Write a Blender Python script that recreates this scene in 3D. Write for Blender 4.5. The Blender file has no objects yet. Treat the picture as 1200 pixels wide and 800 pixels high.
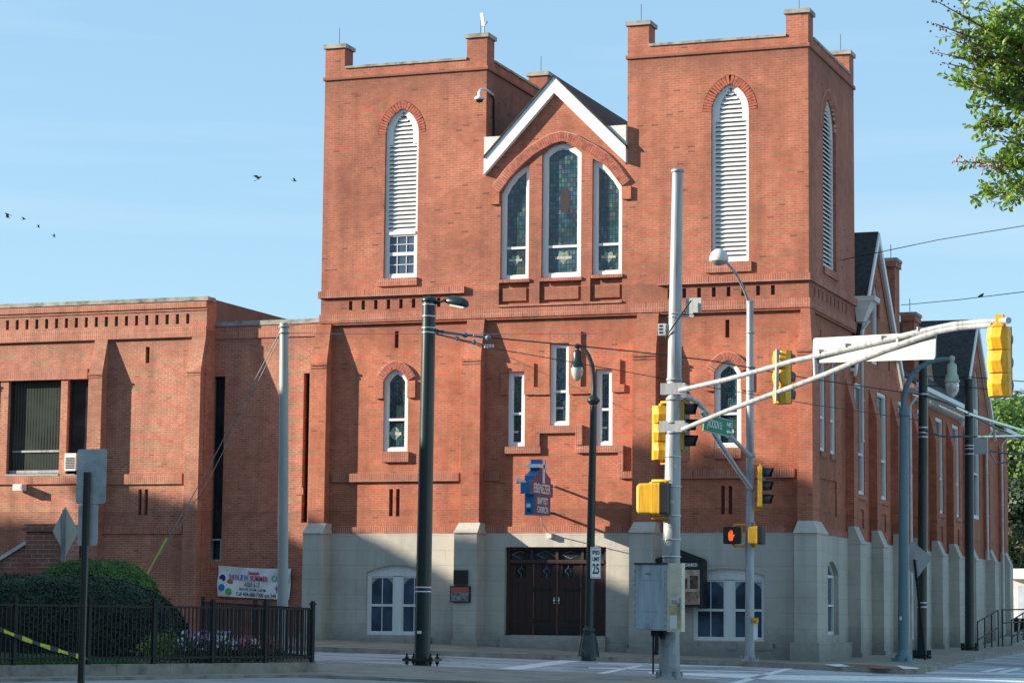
import bpy, math, random
from mathutils import Vector, Matrix
from mathutils.geometry import tessellate_polygon
random.seed(7)
V = Vector
scene = bpy.context.scene
COL = scene.collection

# ------------------------------------------------------------------ surveyed camera
FPX = 2869.3147
CX, CY = 600.0, 400.0
_v1 = (-7880.0, 243.0); _v2 = (1055.0, 331.0)
AX = -V((_v1[0], _v1[1], FPX)).normalized()
AY = V((_v2[0], _v2[1], FPX)).normalized()
AZ = AX.cross(AY).normalized()
AY = AZ.cross(AX).normalized()
CAM = V((15.204, -65.0, 1.13))
def ray(px, py):
    d = V((px - CX, py - CY, FPX))
    return V((AX.dot(d), AY.dot(d), AZ.dot(d)))
def F(px, py, y=0.0):            # photo point -> point on a plane parallel to the front wall
    r = ray(px, py); t = (y - CAM.y) / r.y
    return CAM + r * t
def S(px, py, x=0.0):            # photo point -> point on a plane parallel to the side wall
    r = ray(px, py); t = (x - CAM.x) / r.x
    return CAM + r * t
def grd(X, Y):
    X = max(-60, min(60, X)); Y = max(-80, min(80, Y))
    return -0.028 * X + 0.0086 * Y
def G(px, py, dz=0.0):           # photo point -> point on the street surface
    r = ray(px, py); n = V((0.028, -0.0086, 1.0))
    t = (dz - n.dot(CAM)) / n.dot(r)
    return CAM + r * t
def D(px, py, d):                # photo point at a given distance along the view axis
    return CAM + ray(px, py) * (d / FPX)

# ------------------------------------------------------------------ mesh builder
class MB:
    def __init__(s): s.v = []; s.f = []; s.m = []; s.s = []
    def add(s, vs, fs, mat=0, smooth=False):
        o = len(s.v); s.v += [tuple(v) for v in vs]
        for f in fs:
            s.f.append([i + o for i in f]); s.m.append(mat); s.s.append(smooth)
        return s
    def quad(s, a, b, c, d, mat=0): return s.add([a, b, c, d], [(0, 1, 2, 3)], mat)
    def box(s, x0, x1, y0, y1, z0, z1, mat=0):
        vs = [(x, y, z) for z in (z0, z1) for y in (y0, y1) for x in (x0, x1)]
        return s.add(vs, [(0, 2, 3, 1), (4, 5, 7, 6), (0, 1, 5, 4), (2, 6, 7, 3), (0, 4, 6, 2), (1, 3, 7, 5)], mat)
    def hexa(s, p, mat=0):       # 8 points: bottom ring 0-3, top ring 4-7
        return s.add(p, [(3, 2, 1, 0), (4, 5, 6, 7), (0, 1, 5, 4), (1, 2, 6, 5), (2, 3, 7, 6), (3, 0, 4, 7)], mat)
    def obox(s, c, ux, uy, uz, mat=0):   # oriented box: centre, half vectors
        c = V(c); p = []
        for k in (-1, 1):
            for a, b in ((-1, -1), (1, -1), (1, 1), (-1, 1)):
                p.append(c + ux * a + uy * b + uz * k)
        return s.hexa(p, mat)
    def tube(s, pts, r, n=12, mat=0, cap=True):
        pts = [V(p) for p in pts]
        if not hasattr(r, '__len__'): r = [r] * len(pts)
        ref = V((0.013, 0.02, 1)).normalized()
        d0 = (pts[-1] - pts[0]).normalized()
        if abs(d0.dot(ref)) > 0.9: ref = V((1, 0.03, 0.01)).normalized()
        vs = []
        for i, p in enumerate(pts):
            t = (pts[min(i + 1, len(pts) - 1)] - pts[max(i - 1, 0)]).normalized()
            a = t.cross(ref)
            if a.length < 1e-4: a = t.cross(V((0, 1, 0)))
            a.normalize(); b = t.cross(a).normalized()
            for k in range(n):
                an = 2 * math.pi * k / n
                vs.append(p + (a * math.cos(an) + b * math.sin(an)) * r[i])
        fs = []
        for i in range(len(pts) - 1):
            for k in range(n):
                k2 = (k + 1) % n
                fs.append((i * n + k, i * n + k2, (i + 1) * n + k2, (i + 1) * n + k))
        s.add(vs, fs, mat, True)
        if cap:
            s.add(vs[:n], [tuple(range(n))], mat); s.add(vs[-n:], [tuple(reversed(range(n)))], mat)
        return s
    def lathe(s, c, prof, n=20, mat=0):   # profile of (radius, z) about a vertical axis
        c = V(c); vs = []
        for r, z in prof:
            for k in range(n):
                an = 2 * math.pi * k / n
                vs.append(c + V((math.cos(an) * r, math.sin(an) * r, z)))
        fs = []
        for i in range(len(prof) - 1):
            for k in range(n):
                k2 = (k + 1) % n
                fs.append((i * n + k, i * n + k2, (i + 1) * n + k2, (i + 1) * n + k))
        s.add(vs, fs, mat, True)
        if prof[0][0] > 0.002: s.add(vs[:n], [tuple(range(n))], mat)
        if prof[-1][0] > 0.002: s.add(vs[-n:], [tuple(range(n))], mat)
        return s
    def build(s, name, mats, parent=None, label=None, kind=None):
        me = bpy.data.meshes.new(name)
        me.from_pydata(s.v, [], s.f)
        if not isinstance(mats, (list, tuple)): mats = [mats]
        for m in mats: me.materials.append(m)
        me.polygons.foreach_set('material_index', s.m)
        me.polygons.foreach_set('use_smooth', s.s)
        me.update()
        o = bpy.data.objects.new(name, me); COL.objects.link(o)
        if parent is not None:
            o.parent = parent
            if parent.type == 'EMPTY':
                o.matrix_parent_inverse = parent_matrix(parent).inverted()
        if label: o['label'] = label
        if kind: o['kind'] = kind
        return o
def _split(s):
    par = list(range(len(s.v)))
    def find(a):
        while par[a] != a: par[a] = par[par[a]]; a = par[a]
        return a
    for f in s.f:
        for i in f[1:]: par[find(i)] = find(f[0])
    groups = {}
    for k, f in enumerate(s.f): groups.setdefault(find(f[0]), []).append(k)
    out = []
    for ks in groups.values():
        m = MB(); mp = {}
        for k in ks:
            for i in s.f[k]:
                if i not in mp: mp[i] = len(m.v); m.v.append(s.v[i])
            m.f.append([mp[i] for i in s.f[k]]); m.m.append(s.m[k]); m.s.append(s.s[k])
        out.append(m)
    return out
def builds(s, name, mats, parent=None, kind=None):     # every separate piece becomes an object of its own
    return [m.build(name, mats, parent, kind=kind) for m in _split(s)]
MB.builds = builds
def weld(s):            # slab() makes loose quads: join vertices that coincide
    idx = {}; nv = []; mp = []
    for v in s.v:
        k = (round(v[0], 4), round(v[1], 4), round(v[2], 4))
        if k not in idx: idx[k] = len(nv); nv.append(v)
        mp.append(idx[k])
    s.v = nv; s.f = [[mp[i] for i in f] for f in s.f]; keep = [i for i, f in enumerate(s.f) if len(set(f)) > 2]
    s.f = [list(dict.fromkeys(s.f[i])) for i in keep]; s.m = [s.m[i] for i in keep]; s.s = [s.s[i] for i in keep]
    return s
MB.weld = weld
def parent_matrix(p): return Matrix.Translation(p.location)
def thing(name, label, cat, loc=(0, 0, 0), group=None):
    o = bpy.data.objects.new(name, None); COL.objects.link(o)
    o.location = loc; o.empty_display_size = 0.3
    o['label'] = label; o['category'] = cat
    if group: o['group'] = group
    return o
def tag(o, label, cat, group=None):
    o['label'] = label; o['category'] = cat
    if group: o['group'] = group
    return o

# wall planes: u along the wall, v up, w out of the wall
class Plane:
    def __init__(s, kind, at, flip=1): s.k = kind; s.a = at; s.fl = flip
    def p(s, u, v, w=0.0):
        return V((u, s.a - w, v)) if s.k == 'F' else V((s.a + w * s.fl, u, v))
def signed(poly):
    return sum(poly[i][0] * poly[(i + 1) % len(poly)][1] - poly[(i + 1) % len(poly)][0] * poly[i][1] for i in range(len(poly))) / 2
def wall(mb, pl, outline, holes=(), w=0.0, reveal=0.25, edge=0.0, mat=0, rmat=None):
    loops = [outline] + list(holes)
    flat = [q for l in loops for q in l]
    tris = tessellate_polygon([[V((a, b, 0)) for a, b in l] for l in loops])
    mb.add([pl.p(a, b, w) for a, b in flat], [tuple(t) for t in tris], mat)
    for h in holes:
        for i in range(len(h)):
            a, b = h[i], h[(i + 1) % len(h)]
            mb.quad(pl.p(*a, w), pl.p(*b, w), pl.p(*b, w - reveal), pl.p(*a, w - reveal), mat if rmat is None else rmat)
    if edge:
        for i in range(len(outline)):
            a, b = outline[i], outline[(i + 1) % len(outline)]
            mb.quad(pl.p(*a, w), pl.p(*b, w), pl.p(*b, w - edge), pl.p(*a, w - edge), mat)
def slab(mb, pl, poly, w0, w1, mat=0, back=False):
    tris = tessellate_polygon([[V((a, b, 0)) for a, b in poly]])
    mb.add([pl.p(a, b, w1) for a, b in poly], [tuple(t) for t in tris], mat)
    if back: mb.add([pl.p(a, b, w0) for a, b in poly], [tuple(t) for t in tris], mat)
    for i in range(len(poly)):
        a, b = poly[i], poly[(i + 1) % len(poly)]
        mb.quad(pl.p(*a, w1), pl.p(*b, w1), pl.p(*b, w0), pl.p(*a, w0), mat)
def rect(u0, u1, v0, v1): return [(u0, v0), (u1, v0), (u1, v1), (u0, v1)]
def inset(poly, t):
    if signed(poly) < 0: poly = poly[::-1]; rev = True
    else: rev = False
    n = len(poly); out = []
    for i in range(n):
        p0 = V(poly[i - 1]); p1 = V(poly[i]); p2 = V(poly[(i + 1) % n])
        d1 = (p1 - p0).normalized(); d2 = (p2 - p1).normalized()
        n1 = V((-d1.y, d1.x)); n2 = V((-d2.y, d2.x))
        b = (n1 + n2); k = b.length
        if k < 1e-4: out.append(tuple(p1 + n1 * t)); continue
        b /= k
        out.append(tuple(p1 + b * (t / max(0.35, b.dot(n1)))))
    return out[::-1] if rev else out
def ring(mb, pl, outer, inner, w0, w1, mat=0):
    n = len(outer)
    for i in range(n):
        j = (i + 1) % n
        mb.quad(pl.p(*outer[i], w1), pl.p(*outer[j], w1), pl.p(*inner[j], w1), pl.p(*inner[i], w1), mat)
        mb.quad(pl.p(*inner[i], w1), pl.p(*inner[j], w1), pl.p(*inner[j], w0), pl.p(*inner[i], w0), mat)
        mb.quad(pl.p(*outer[i], w1), pl.p(*outer[j], w1), pl.p(*outer[j], w0), pl.p(*outer[i], w0), mat)
def gothic(u0, u1, vb, vs, vt, n=8):     # pointed arch outline, anticlockwise from bottom left
    a = (u1 - u0) / 2; h = vt - vs; c = (u0 + u1) / 2
    pts = [(u0, vb), (u1, vb)]
    if h >= a:
        r = (a * a + h * h) / (2 * a)
        th = math.asin(min(1, h / r))
        for k in range(n + 1):
            t = th * k / n; pts.append((u1 - r + r * math.cos(t), vs + r * math.sin(t)))
        for k in range(n - 1, -1, -1):
            t = th * k / n; pts.append((u0 + r - r * math.cos(t), vs + r * math.sin(t)))
    else:
        for k in range(n + 1):
            t = min(1.5706, math.pi / 2 * k / n); pts.append((c + a * math.cos(t), vs + h * (1 - math.cos(t) ** 1.35) ** .72))
        for k in range(n - 1, -1, -1):
            t = math.pi / 2 * k / n; pts.append((c - a * math.cos(t), vs + h * (1 - math.cos(t) ** 1.35) ** .72))
    return pts
def segm(u0, u1, vb, vs, vt, n=10):
    pts = [(u0, vb), (u1, vb)]
    for k in range(n + 1):
        q = k / n; pts.append((u1 + (u0 - u1) * q, vs + (vt - vs) * (1 - (2 * q - 1) ** 2)))
    return pts

# ------------------------------------------------------------------ materials
def new_mat(name):
    m = bpy.data.materials.new(name); m.use_nodes = True
    nt = m.node_tree; nt.nodes.clear()
    out = nt.nodes.new('ShaderNodeOutputMaterial'); b = nt.nodes.new('ShaderNodeBsdfPrincipled')
    nt.links.new(b.outputs[0], out.inputs[0])
    return m, nt, b
def nd(nt, t, **k):
    n = nt.nodes.new(t)
    for a, v in k.items():
        if a.startswith('i_'): n.inputs[a[2:].replace('_', ' ')].default_value = v
        else: setattr(n, a, v)
    return n
def c4(c): return (c[0], c[1], c[2], 1)
def ramp(nt, fac, stops):
    r = nt.nodes.new('ShaderNodeValToRGB'); nt.links.new(fac, r.inputs[0])
    e = r.color_ramp.elements
    e[0].position = stops[0][0]; e[0].color = c4(stops[0][1])
    e[1].position = stops[-1][0]; e[1].color = c4(stops[-1][1])
    for p, c in stops[1:-1]:
        x = e.new(p); x.color = c4(c)
    return r.outputs[0]
def mix(nt, fac, a, b, mode='MIX'):
    n = nt.nodes.new('ShaderNodeMix'); n.data_type = 'RGBA'; n.blend_type = mode; n.clamp_factor = True
    for i, v in ((0, fac), (6, a), (7, b)):
        if hasattr(v, 'links') or isinstance(v, bpy.types.NodeSocket): nt.links.new(v, n.inputs[i])
        elif i == 0: n.inputs[0].default_value = v
        else: n.inputs[i].default_value = c4(v)
    return n.outputs[2]
def noise(nt, vec, scale, detail=4, rough=0.55, out=0):
    n = nt.nodes.new('ShaderNodeTexNoise'); n.inputs['Scale'].default_value = scale
    n.inputs['Detail'].default_value = detail; n.inputs['Roughness'].default_value = rough
    if vec is not None: nt.links.new(vec, n.inputs['Vector'])
    return n.outputs[out]
def boxuv(nt, swap=False, jit=0.0):
    g = nt.nodes.new('ShaderNodeNewGeometry')
    sp = nt.nodes.new('ShaderNodeSeparateXYZ'); nt.links.new(g.outputs['Position'], sp.inputs[0])
    sn = nt.nodes.new('ShaderNodeSeparateXYZ'); nt.links.new(g.outputs['True Normal'], sn.inputs[0])
    ab = nd(nt, 'ShaderNodeMath', operation='ABSOLUTE'); nt.links.new(sn.outputs[0], ab.inputs[0])
    gt = nd(nt, 'ShaderNodeMath', operation='GREATER_THAN'); nt.links.new(ab.outputs[0], gt.inputs[0]); gt.inputs[1].default_value = 0.7
    mx = nt.nodes.new('ShaderNodeMix'); nt.links.new(gt.outputs[0], mx.inputs[0]); nt.links.new(sp.outputs[0], mx.inputs[2]); nt.links.new(sp.outputs[1], mx.inputs[3])
    cb = nt.nodes.new('ShaderNodeCombineXYZ')
    if swap:
        nt.links.new(sp.outputs[2], cb.inputs[0]); nt.links.new(mx.outputs[0], cb.inputs[1])
    else:
        nt.links.new(mx.outputs[0], cb.inputs[0]); nt.links.new(sp.outputs[2], cb.inputs[1])
    return cb.outputs[0], g.outputs['Position']
def brick_mat(name, c1, c2, dark, mortar, soldier=False, bw=0.215, rh=0.0677, ms=0.006, stain=0.5, white=0.3):
    m, nt, b = new_mat(name)
    uv, pos = boxuv(nt, soldier)
    def bt(col1, col2, mort, bias=0.0, off=0.5):
        t = nt.nodes.new('ShaderNodeTexBrick'); nt.links.new(uv, t.inputs['Vector'])
        t.inputs['Scale'].default_value = 1; t.inputs['Brick Width'].default_value = bw; t.inputs['Row Height'].default_value = rh
        t.inputs['Mortar Size'].default_value = ms; t.inputs['Mortar Smooth'].default_value = 0.1; t.inputs['Bias'].default_value = bias
        t.offset = 0.0 if soldier else off
        t.inputs['Color1'].default_value = c4(col1); t.inputs['Color2'].default_value = c4(col2); t.inputs['Mortar'].default_value = c4(mort)
        return t
    t1 = bt(c1, c2, mortar)
    # a few dark headers
    t2 = bt((0, 0, 0), (1, 1, 1), (0, 0, 0)); 
    dk = nd(nt, 'ShaderNodeMath', operation='GREATER_THAN'); nt.links.new(t2.outputs[0], dk.inputs[0]); dk.inputs[1].default_value = 0.985
    col = mix(nt, dk.outputs[0], t1.outputs[0], dark)
    # mortar tone wanders between fresh light and dirty joints
    n1 = noise(nt, pos, 0.9, 5, 0.6)
    mcol = ramp(nt, n1, [(0.35, [x * 0.55 for x in mortar]), (0.62, mortar)])
    col = mix(nt, t1.outputs['Fac'], col, mcol)
    # broad weathering
    n2 = noise(nt, pos, 0.28, 6, 0.65)
    st = ramp(nt, n2, [(0.30, (1 - stain * 0.42,) * 3), (0.5, (1, 1, 1)), (0.75, (1 + stain * 0.16,) * 3)])
    col = mix(nt, 1.0, col, st, 'MULTIPLY')
    n3 = noise(nt, pos, 3.1, 3, 0.7)
    st2 = ramp(nt, n3, [(0.3, (0.80,) * 3), (0.7, (1.14,) * 3)])
    col = mix(nt, 1.0, col, st2, 'MULTIPLY')
    # pale efflorescence flecks
    n4 = noise(nt, pos, 7.5, 2, 0.5)
    fl = nd(nt, 'ShaderNodeMapRange'); nt.links.new(n4, fl.inputs[0]); fl.inputs[1].default_value = 0.68; fl.inputs[2].default_value = 0.76; fl.inputs[4].default_value = white
    col = mix(nt, fl.outputs[0], col, (0.55, 0.42, 0.36))
    # grime at the foot, rain streaks
    sp = nt.nodes.new('ShaderNodeSeparateXYZ'); nt.links.new(pos, sp.inputs[0])
    mp = nt.nodes.new('ShaderNodeMapping'); mp.inputs['Scale'].default_value = (1.6, 1.6, 0.12); nt.links.new(pos, mp.inputs[0])
    n5 = noise(nt, mp.outputs[0], 1.0, 5, 0.6)
    st3 = ramp(nt, n5, [(0.34, (0.76,) * 3), (0.54, (1.0,) * 3)])
    col = mix(nt, 1.0, col, st3, 'MULTIPLY')
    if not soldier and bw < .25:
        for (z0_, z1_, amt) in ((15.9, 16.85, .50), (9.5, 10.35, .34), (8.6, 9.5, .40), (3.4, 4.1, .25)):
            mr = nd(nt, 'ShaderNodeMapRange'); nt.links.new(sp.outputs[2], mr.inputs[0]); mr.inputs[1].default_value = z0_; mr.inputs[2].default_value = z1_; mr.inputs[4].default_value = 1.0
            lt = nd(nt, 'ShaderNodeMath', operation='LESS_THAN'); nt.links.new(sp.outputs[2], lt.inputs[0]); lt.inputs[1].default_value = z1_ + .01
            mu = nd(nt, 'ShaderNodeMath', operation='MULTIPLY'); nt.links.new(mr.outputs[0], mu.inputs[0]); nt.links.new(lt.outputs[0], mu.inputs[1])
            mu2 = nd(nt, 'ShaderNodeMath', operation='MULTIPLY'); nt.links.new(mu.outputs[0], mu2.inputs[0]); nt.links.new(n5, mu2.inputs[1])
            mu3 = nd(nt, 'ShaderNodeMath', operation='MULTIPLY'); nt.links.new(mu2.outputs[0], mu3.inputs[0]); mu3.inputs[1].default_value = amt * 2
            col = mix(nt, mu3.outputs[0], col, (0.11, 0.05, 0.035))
        # repointed / replaced patches
        v = nt.nodes.new('ShaderNodeTexVoronoi'); v.inputs['Scale'].default_value = .35; nt.links.new(pos, v.inputs['Vector'])
        pr = ramp(nt, v.outputs['Color'], [(0.0, (.90, .88, .88)), (.5, (1, 1, 1)), (1.0, (1.08, 1.10, 1.10))])
        col = mix(nt, 1.0, col, pr, 'MULTIPLY')
    nt.links.new(col, b.inputs['Base Color']); b.inputs['Roughness'].default_value = 0.88
    bp = nt.nodes.new('ShaderNodeBump'); bp.inputs['Strength'].default_value = 0.5; bp.inputs['Distance'].default_value = 0.008; bp.invert = True
    nt.links.new(t1.outputs['Fac'], bp.inputs['Height']); nt.links.new(bp.outputs[0], b.inputs['Normal'])
    return m
def plain(name, col, rough=0.6, var=0.12, scale=2.0, metal=0.0, streak=False, bump=0.0, spec=0.5):
    m, nt, b = new_mat(name)
    g = nt.nodes.new('ShaderNodeNewGeometry'); vec = g.outputs['Position']
    if streak:
        mp = nt.nodes.new('ShaderNodeMapping'); mp.inputs['Scale'].default_value = (3, 3, 0.35); nt.links.new(vec, mp.inputs[0]); vec = mp.outputs[0]
    n = noise(nt, vec, scale, 6, 0.62)
    col2 = ramp(nt, n, [(0.3, [c * (1 - var * 1.6) for c in col]), (0.5, col), (0.72, [min(1, c * (1 + var)) for c in col])])
    nt.links.new(col2, b.inputs['Base Color'])
    r = nd(nt, 'ShaderNodeMapRange'); nt.links.new(n, r.inputs[0]); r.inputs[3].default_value = min(1, rough + 0.12); r.inputs[4].default_value = max(0.05, rough - 0.12)
    nt.links.new(r.outputs[0], b.inputs['Roughness'])
    b.inputs['Metallic'].default_value = metal; b.inputs['Specular IOR Level'].default_value = spec
    if bump:
        bp = nt.nodes.new('ShaderNodeBump'); bp.inputs['Strength'].default_value = bump; bp.inputs['Distance'].default_value = 0.01
        n2 = noise(nt, g.outputs['Position'], scale * 12, 3, 0.6); nt.links.new(n2, bp.inputs['Height']); nt.links.new(bp.outputs[0], b.inputs['Normal'])
    return m
def stone_mat():
    m, nt, b = new_mat('painted_stone')
    uv, pos = boxuv(nt)
    t = nt.nodes.new('ShaderNodeTexBrick'); nt.links.new(uv, t.inputs['Vector'])
    t.inputs['Scale'].default_value = 1; t.inputs['Brick Width'].default_value = 0.92; t.inputs['Row Height'].default_value = 0.42
    t.inputs['Mortar Size'].default_value = 0.008; t.inputs['Mortar Smooth'].default_value = 0.3
    t.inputs['Color1'].default_value = (0.46, 0.425, 0.365, 1); t.inputs['Color2'].default_value = (0.475, 0.44, 0.38, 1); t.inputs['Mortar'].default_value = (0.38, 0.35, 0.305, 1)
    n = noise(nt, pos, 0.8, 7, 0.65)
    st = ramp(nt, n, [(0.28, (0.78,) * 3), (0.5, (1,) * 3), (0.8, (1.08,) * 3)])
    col = mix(nt, 1.0, t.outputs[0], st, 'MULTIPLY')
    mp = nt.nodes.new('ShaderNodeMapping'); mp.inputs['Scale'].default_value = (2.5, 2.5, 0.2); nt.links.new(pos, mp.inputs[0])
    n5 = noise(nt, mp.outputs[0], 1.0, 5, 0.6)
    col = mix(nt, 1.0, col, ramp(nt, n5, [(0.32, (0.83,) * 3), (0.52, (1,) * 3)]), 'MULTIPLY')
    sp = nt.nodes.new('ShaderNodeSeparateXYZ'); nt.links.new(pos, sp.inputs[0])
    n6 = noise(nt, pos, 4, 4, 0.6)
    ad = nd(nt, 'ShaderNodeMath', operation='MULTIPLY_ADD'); nt.links.new(n6, ad.inputs[0]); ad.inputs[1].default_value = -0.8; nt.links.new(sp.outputs[2], ad.inputs[2])
    fr = nd(nt, 'ShaderNodeMapRange'); nt.links.new(ad.outputs[0], fr.inputs[0]); fr.inputs[1].default_value = -0.2; fr.inputs[2].default_value = 0.5; fr.inputs[3].default_value = 0.75; fr.inputs[4].default_value = 0.0
    col = mix(nt, fr.outputs[0], col, (0.20, 0.19, 0.17))
    nt.links.new(col, b.inputs['Base Color']); b.inputs['Roughness'].default_value = 0.85
    bp = nt.nodes.new('ShaderNodeBump'); bp.inputs['Strength'].default_value = 0.4; bp.inputs['Distance'].default_value = 0.01; bp.invert = True
    nt.links.new(t.outputs['Fac'], bp.inputs['Height']); 
    bp2 = nt.nodes.new('ShaderNodeBump'); bp2.inputs['Strength'].default_value = 0.25; bp2.inputs['Distance'].default_value = 0.01
    nt.links.new(noise(nt, pos, 9, 4, 0.6), bp2.inputs['Height']); nt.links.new(bp.outputs[0], bp2.inputs['Normal'])
    nt.links.new(bp2.outputs[0], b.inputs['Normal'])
    return m
def stained_mat(name='stained_glass', mul=1.0, cellw=0.085, cellh=0.13):
    m, nt, b = new_mat(name)
    uv, pos = boxuv(nt)
    t = nt.nodes.new('ShaderNodeTexBrick'); nt.links.new(uv, t.inputs['Vector'])
    t.inputs['Scale'].default_value = 1; t.inputs['Brick Width'].default_value = cellw; t.inputs['Row Height'].default_value = cellh; t.offset = 0.0
    t.inputs['Mortar Size'].default_value = 0.008; t.inputs['Mortar Smooth'].default_value = 0.0
    t.inputs['Color1'].default_value = (0, 0, 0, 1); t.inputs['Color2'].default_value = (1, 1, 1, 1)
    k = mul
    pal = ramp(nt, t.outputs[0], [(0.0, (0.02 * k, 0.045 * k, 0.06 * k)), (0.35, (0.03 * k, 0.10 * k, 0.12 * k)), (0.6, (0.05 * k, 0.14 * k, 0.15 * k)), (0.8, (0.04 * k, 0.09 * k, 0.16 * k)), (0.93, (0.12 * k, 0.18 * k, 0.16 * k)), (1.0, (0.16 * k, 0.11 * k, 0.06 * k))])
    v = nt.nodes.new('ShaderNodeTexVoronoi'); nt.links.new(uv, v.inputs['Vector']); v.inputs['Scale'].default_value = 5.5
    hv = mix(nt, 0.30, pal, v.outputs['Color'], 'SOFT_LIGHT')
    big = ramp(nt, noise(nt, pos, 1.7, 3, 0.5), [(0.35, (0.55,) * 3), (0.65, (1.5,) * 3)])
    col = mix(nt, 1.0, hv, big, 'MULTIPLY')
    col = mix(nt, t.outputs['Fac'], col, (0.015, 0.018, 0.02))
    nt.links.new(col, b.inputs['Base Color'])
    b.inputs['Roughness'].default_value = 0.16; b.inputs['Specular IOR Level'].default_value = 0.6
    bp = nt.nodes.new('ShaderNodeBump'); bp.inputs['Strength'].default_value = 0.15; bp.inputs['Distance'].default_value = 0.02
    nt.links.new(noise(nt, pos, 3, 2, 0.5), bp.inputs['Height']); nt.links.new(bp.outputs[0], b.inputs['Normal'])
    return m
def glass_mat(name, col=(0.02, 0.03, 0.035), rough=0.06, blinds=None, screen=False):
    m, nt, b = new_mat(name)
    uv, pos = boxuv(nt)
    base = ramp(nt, noise(nt, pos, 1.3, 3, 0.5), [(0.35, [c * 0.6 for c in col]), (0.65, [c * 1.6 for c in col])])
    if blinds:
        w = nt.nodes.new('ShaderNodeTexWave'); w.bands_direction = 'X'; w.inputs['Scale'].default_value = 1.0 / blinds; w.inputs['Distortion'].default_value = 0
        w.inputs['Scale'].default_value = 0.314 / blinds
        nt.links.new(uv, w.inputs['Vector'])
        base = mix(nt, w.outputs[1], base, [c * 2.2 for c in col])
    nt.links.new(base, b.inputs['Base Color']); b.inputs['Roughness'].default_value = rough; b.inputs['Specular IOR Level'].default_value = 0.5
    bp = nt.nodes.new('ShaderNodeBump'); bp.inputs['Strength'].default_value = 0.05; bp.inputs['Distance'].default_value = 0.05
    nt.links.new(noise(nt, pos, 0.9, 2, 0.5), bp.inputs['Height']); nt.links.new(bp.outputs[0], b.inputs['Normal'])
    return m
def leaf_mat(name, stops, trans=0.35, rough=0.55):
    m, nt, b = new_mat(name)
    g = nt.nodes.new('ShaderNodeNewGeometry')
    col = ramp(nt, g.outputs['Random Per Island'], stops)
    col = mix(nt, 1.0, col, ramp(nt, noise(nt, g.outputs['Position'], 1.2, 3, 0.5), [(0.3, (0.65,) * 3), (0.7, (1.25,) * 3)]), 'MULTIPLY')
    nt.links.new(col, b.inputs['Base Color']); b.inputs['Roughness'].default_value = rough
    tr = nt.nodes.new('ShaderNodeBsdfTranslucent'); nt.links.new(col, tr.inputs[0])
    ms = nt.nodes.new('ShaderNodeMixShader'); ms.inputs[0].default_value = trans
    out = [n for n in nt.nodes if n.type == 'OUTPUT_MATERIAL'][0]
    nt.links.new(b.outputs[0], ms.inputs[1]); nt.links.new(tr.outputs[0], ms.inputs[2]); nt.links.new(ms.outputs[0], out.inputs[0])
    return m

M = {}
M['brick'] = brick_mat('red_brick', (0.43, 0.108, 0.050), (0.475, 0.138, 0.068), (0.30, 0.078, 0.042), (0.47, 0.25, 0.175), white=.15)
M['brick_old'] = brick_mat('old_red_brick', (0.37, 0.100, 0.052), (0.42, 0.130, 0.072), (0.23, 0.066, 0.042), (0.42, 0.24, 0.17), stain=0.8, white=0.3)
M['soldier'] = brick_mat('soldier_brick', (0.355, 0.098, 0.054), (0.42, 0.13, 0.074), (0.24, 0.07, 0.045), (0.50, 0.32, 0.25), soldier=True, ms=0.007)
M['brick_new'] = brick_mat('annex_brick', (0.41, 0.135, 0.076), (0.47, 0.18, 0.108), (0.33, 0.105, 0.062), (0.52, 0.36, 0.27), stain=0.25, white=0.1)
M['soldier_new'] = brick_mat('annex_soldier_brick', (0.39, 0.125, 0.07), (0.46, 0.165, 0.10), (0.30, 0.095, 0.06), (0.52, 0.35, 0.27), soldier=True, stain=0.25, white=0.1)
M['brick_pillar'] = brick_mat('pillar_brick', (0.30, 0.10, 0.07), (0.38, 0.14, 0.10), (0.15, 0.06, 0.05), (0.42, 0.32, 0.28), bw=0.30, rh=0.10, ms=0.010)
M['slot'] = plain('shaded_slot_brick', (0.10, 0.030, 0.022), 0.9)  # brick darkened to paint the shade inside slots and slits
M['voussoir'] = plain('arch_brick', (0.36, 0.10, 0.056), 0.85, 0.35, 9)
M['mortar'] = plain('pale_mortar', (0.58, 0.42, 0.34), 0.9, 0.2, 6)
M['stone'] = stone_mat()
M['coping'] = plain('weathered_coping', (0.30, 0.29, 0.25), 0.9, 0.4, 3.0, bump=0.3)
M['white'] = plain('white_paint', (0.70, 0.70, 0.68), 0.45, 0.06, 3, streak=True)
M['greywhite'] = plain('weathered_white', (0.62, 0.61, 0.57), 0.7, 0.15, 2)
M['shingle'] = plain('dark_shingles', (0.035, 0.034, 0.036), 0.9, 0.35, 6, bump=0.5)
M['stained'] = stained_mat(mul=.62)
M['stained_low'] = stained_mat('stained_glass_dark', .9, 0.05, 0.06)
M['glass'] = glass_mat('dark_glass')
M['glass_blue'] = glass_mat('screened_glass', (0.035, 0.06, 0.10), 0.22)
M['glass_blinds'] = glass_mat('glass_with_blinds', (0.026, 0.032, 0.028), 0.07, blinds=0.10)
M['darkframe'] = plain('dark_bronze_frame', (0.02, 0.022, 0.022), 0.5)
M['door'] = plain('dark_brown_door', (0.034, 0.014, 0.011), 0.38, 0.2, 5, streak=True)
M['door_trim'] = plain('door_trim', (0.045, 0.022, 0.018), 0.45)
M['iron'] = plain('black_iron', (0.008, 0.009, 0.010), 0.65, 0.2, 5)
M['steel'] = plain('bright_steel', (0.6, 0.6, 0.6), 0.3, metal=0.9)
M['galv'] = plain('galvanised_steel', (0.34, 0.35, 0.355), 0.48, 0.30, 2, metal=0.25, streak=True)
M['galv_dark'] = plain('dull_galvanised', (0.30, 0.31, 0.31), 0.55, 0.2, 3, metal=0.3)
M['green_black'] = plain('dark_green_pole_paint', (0.014, 0.028, 0.026), 0.30, 0.2, 2, streak=True)
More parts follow.
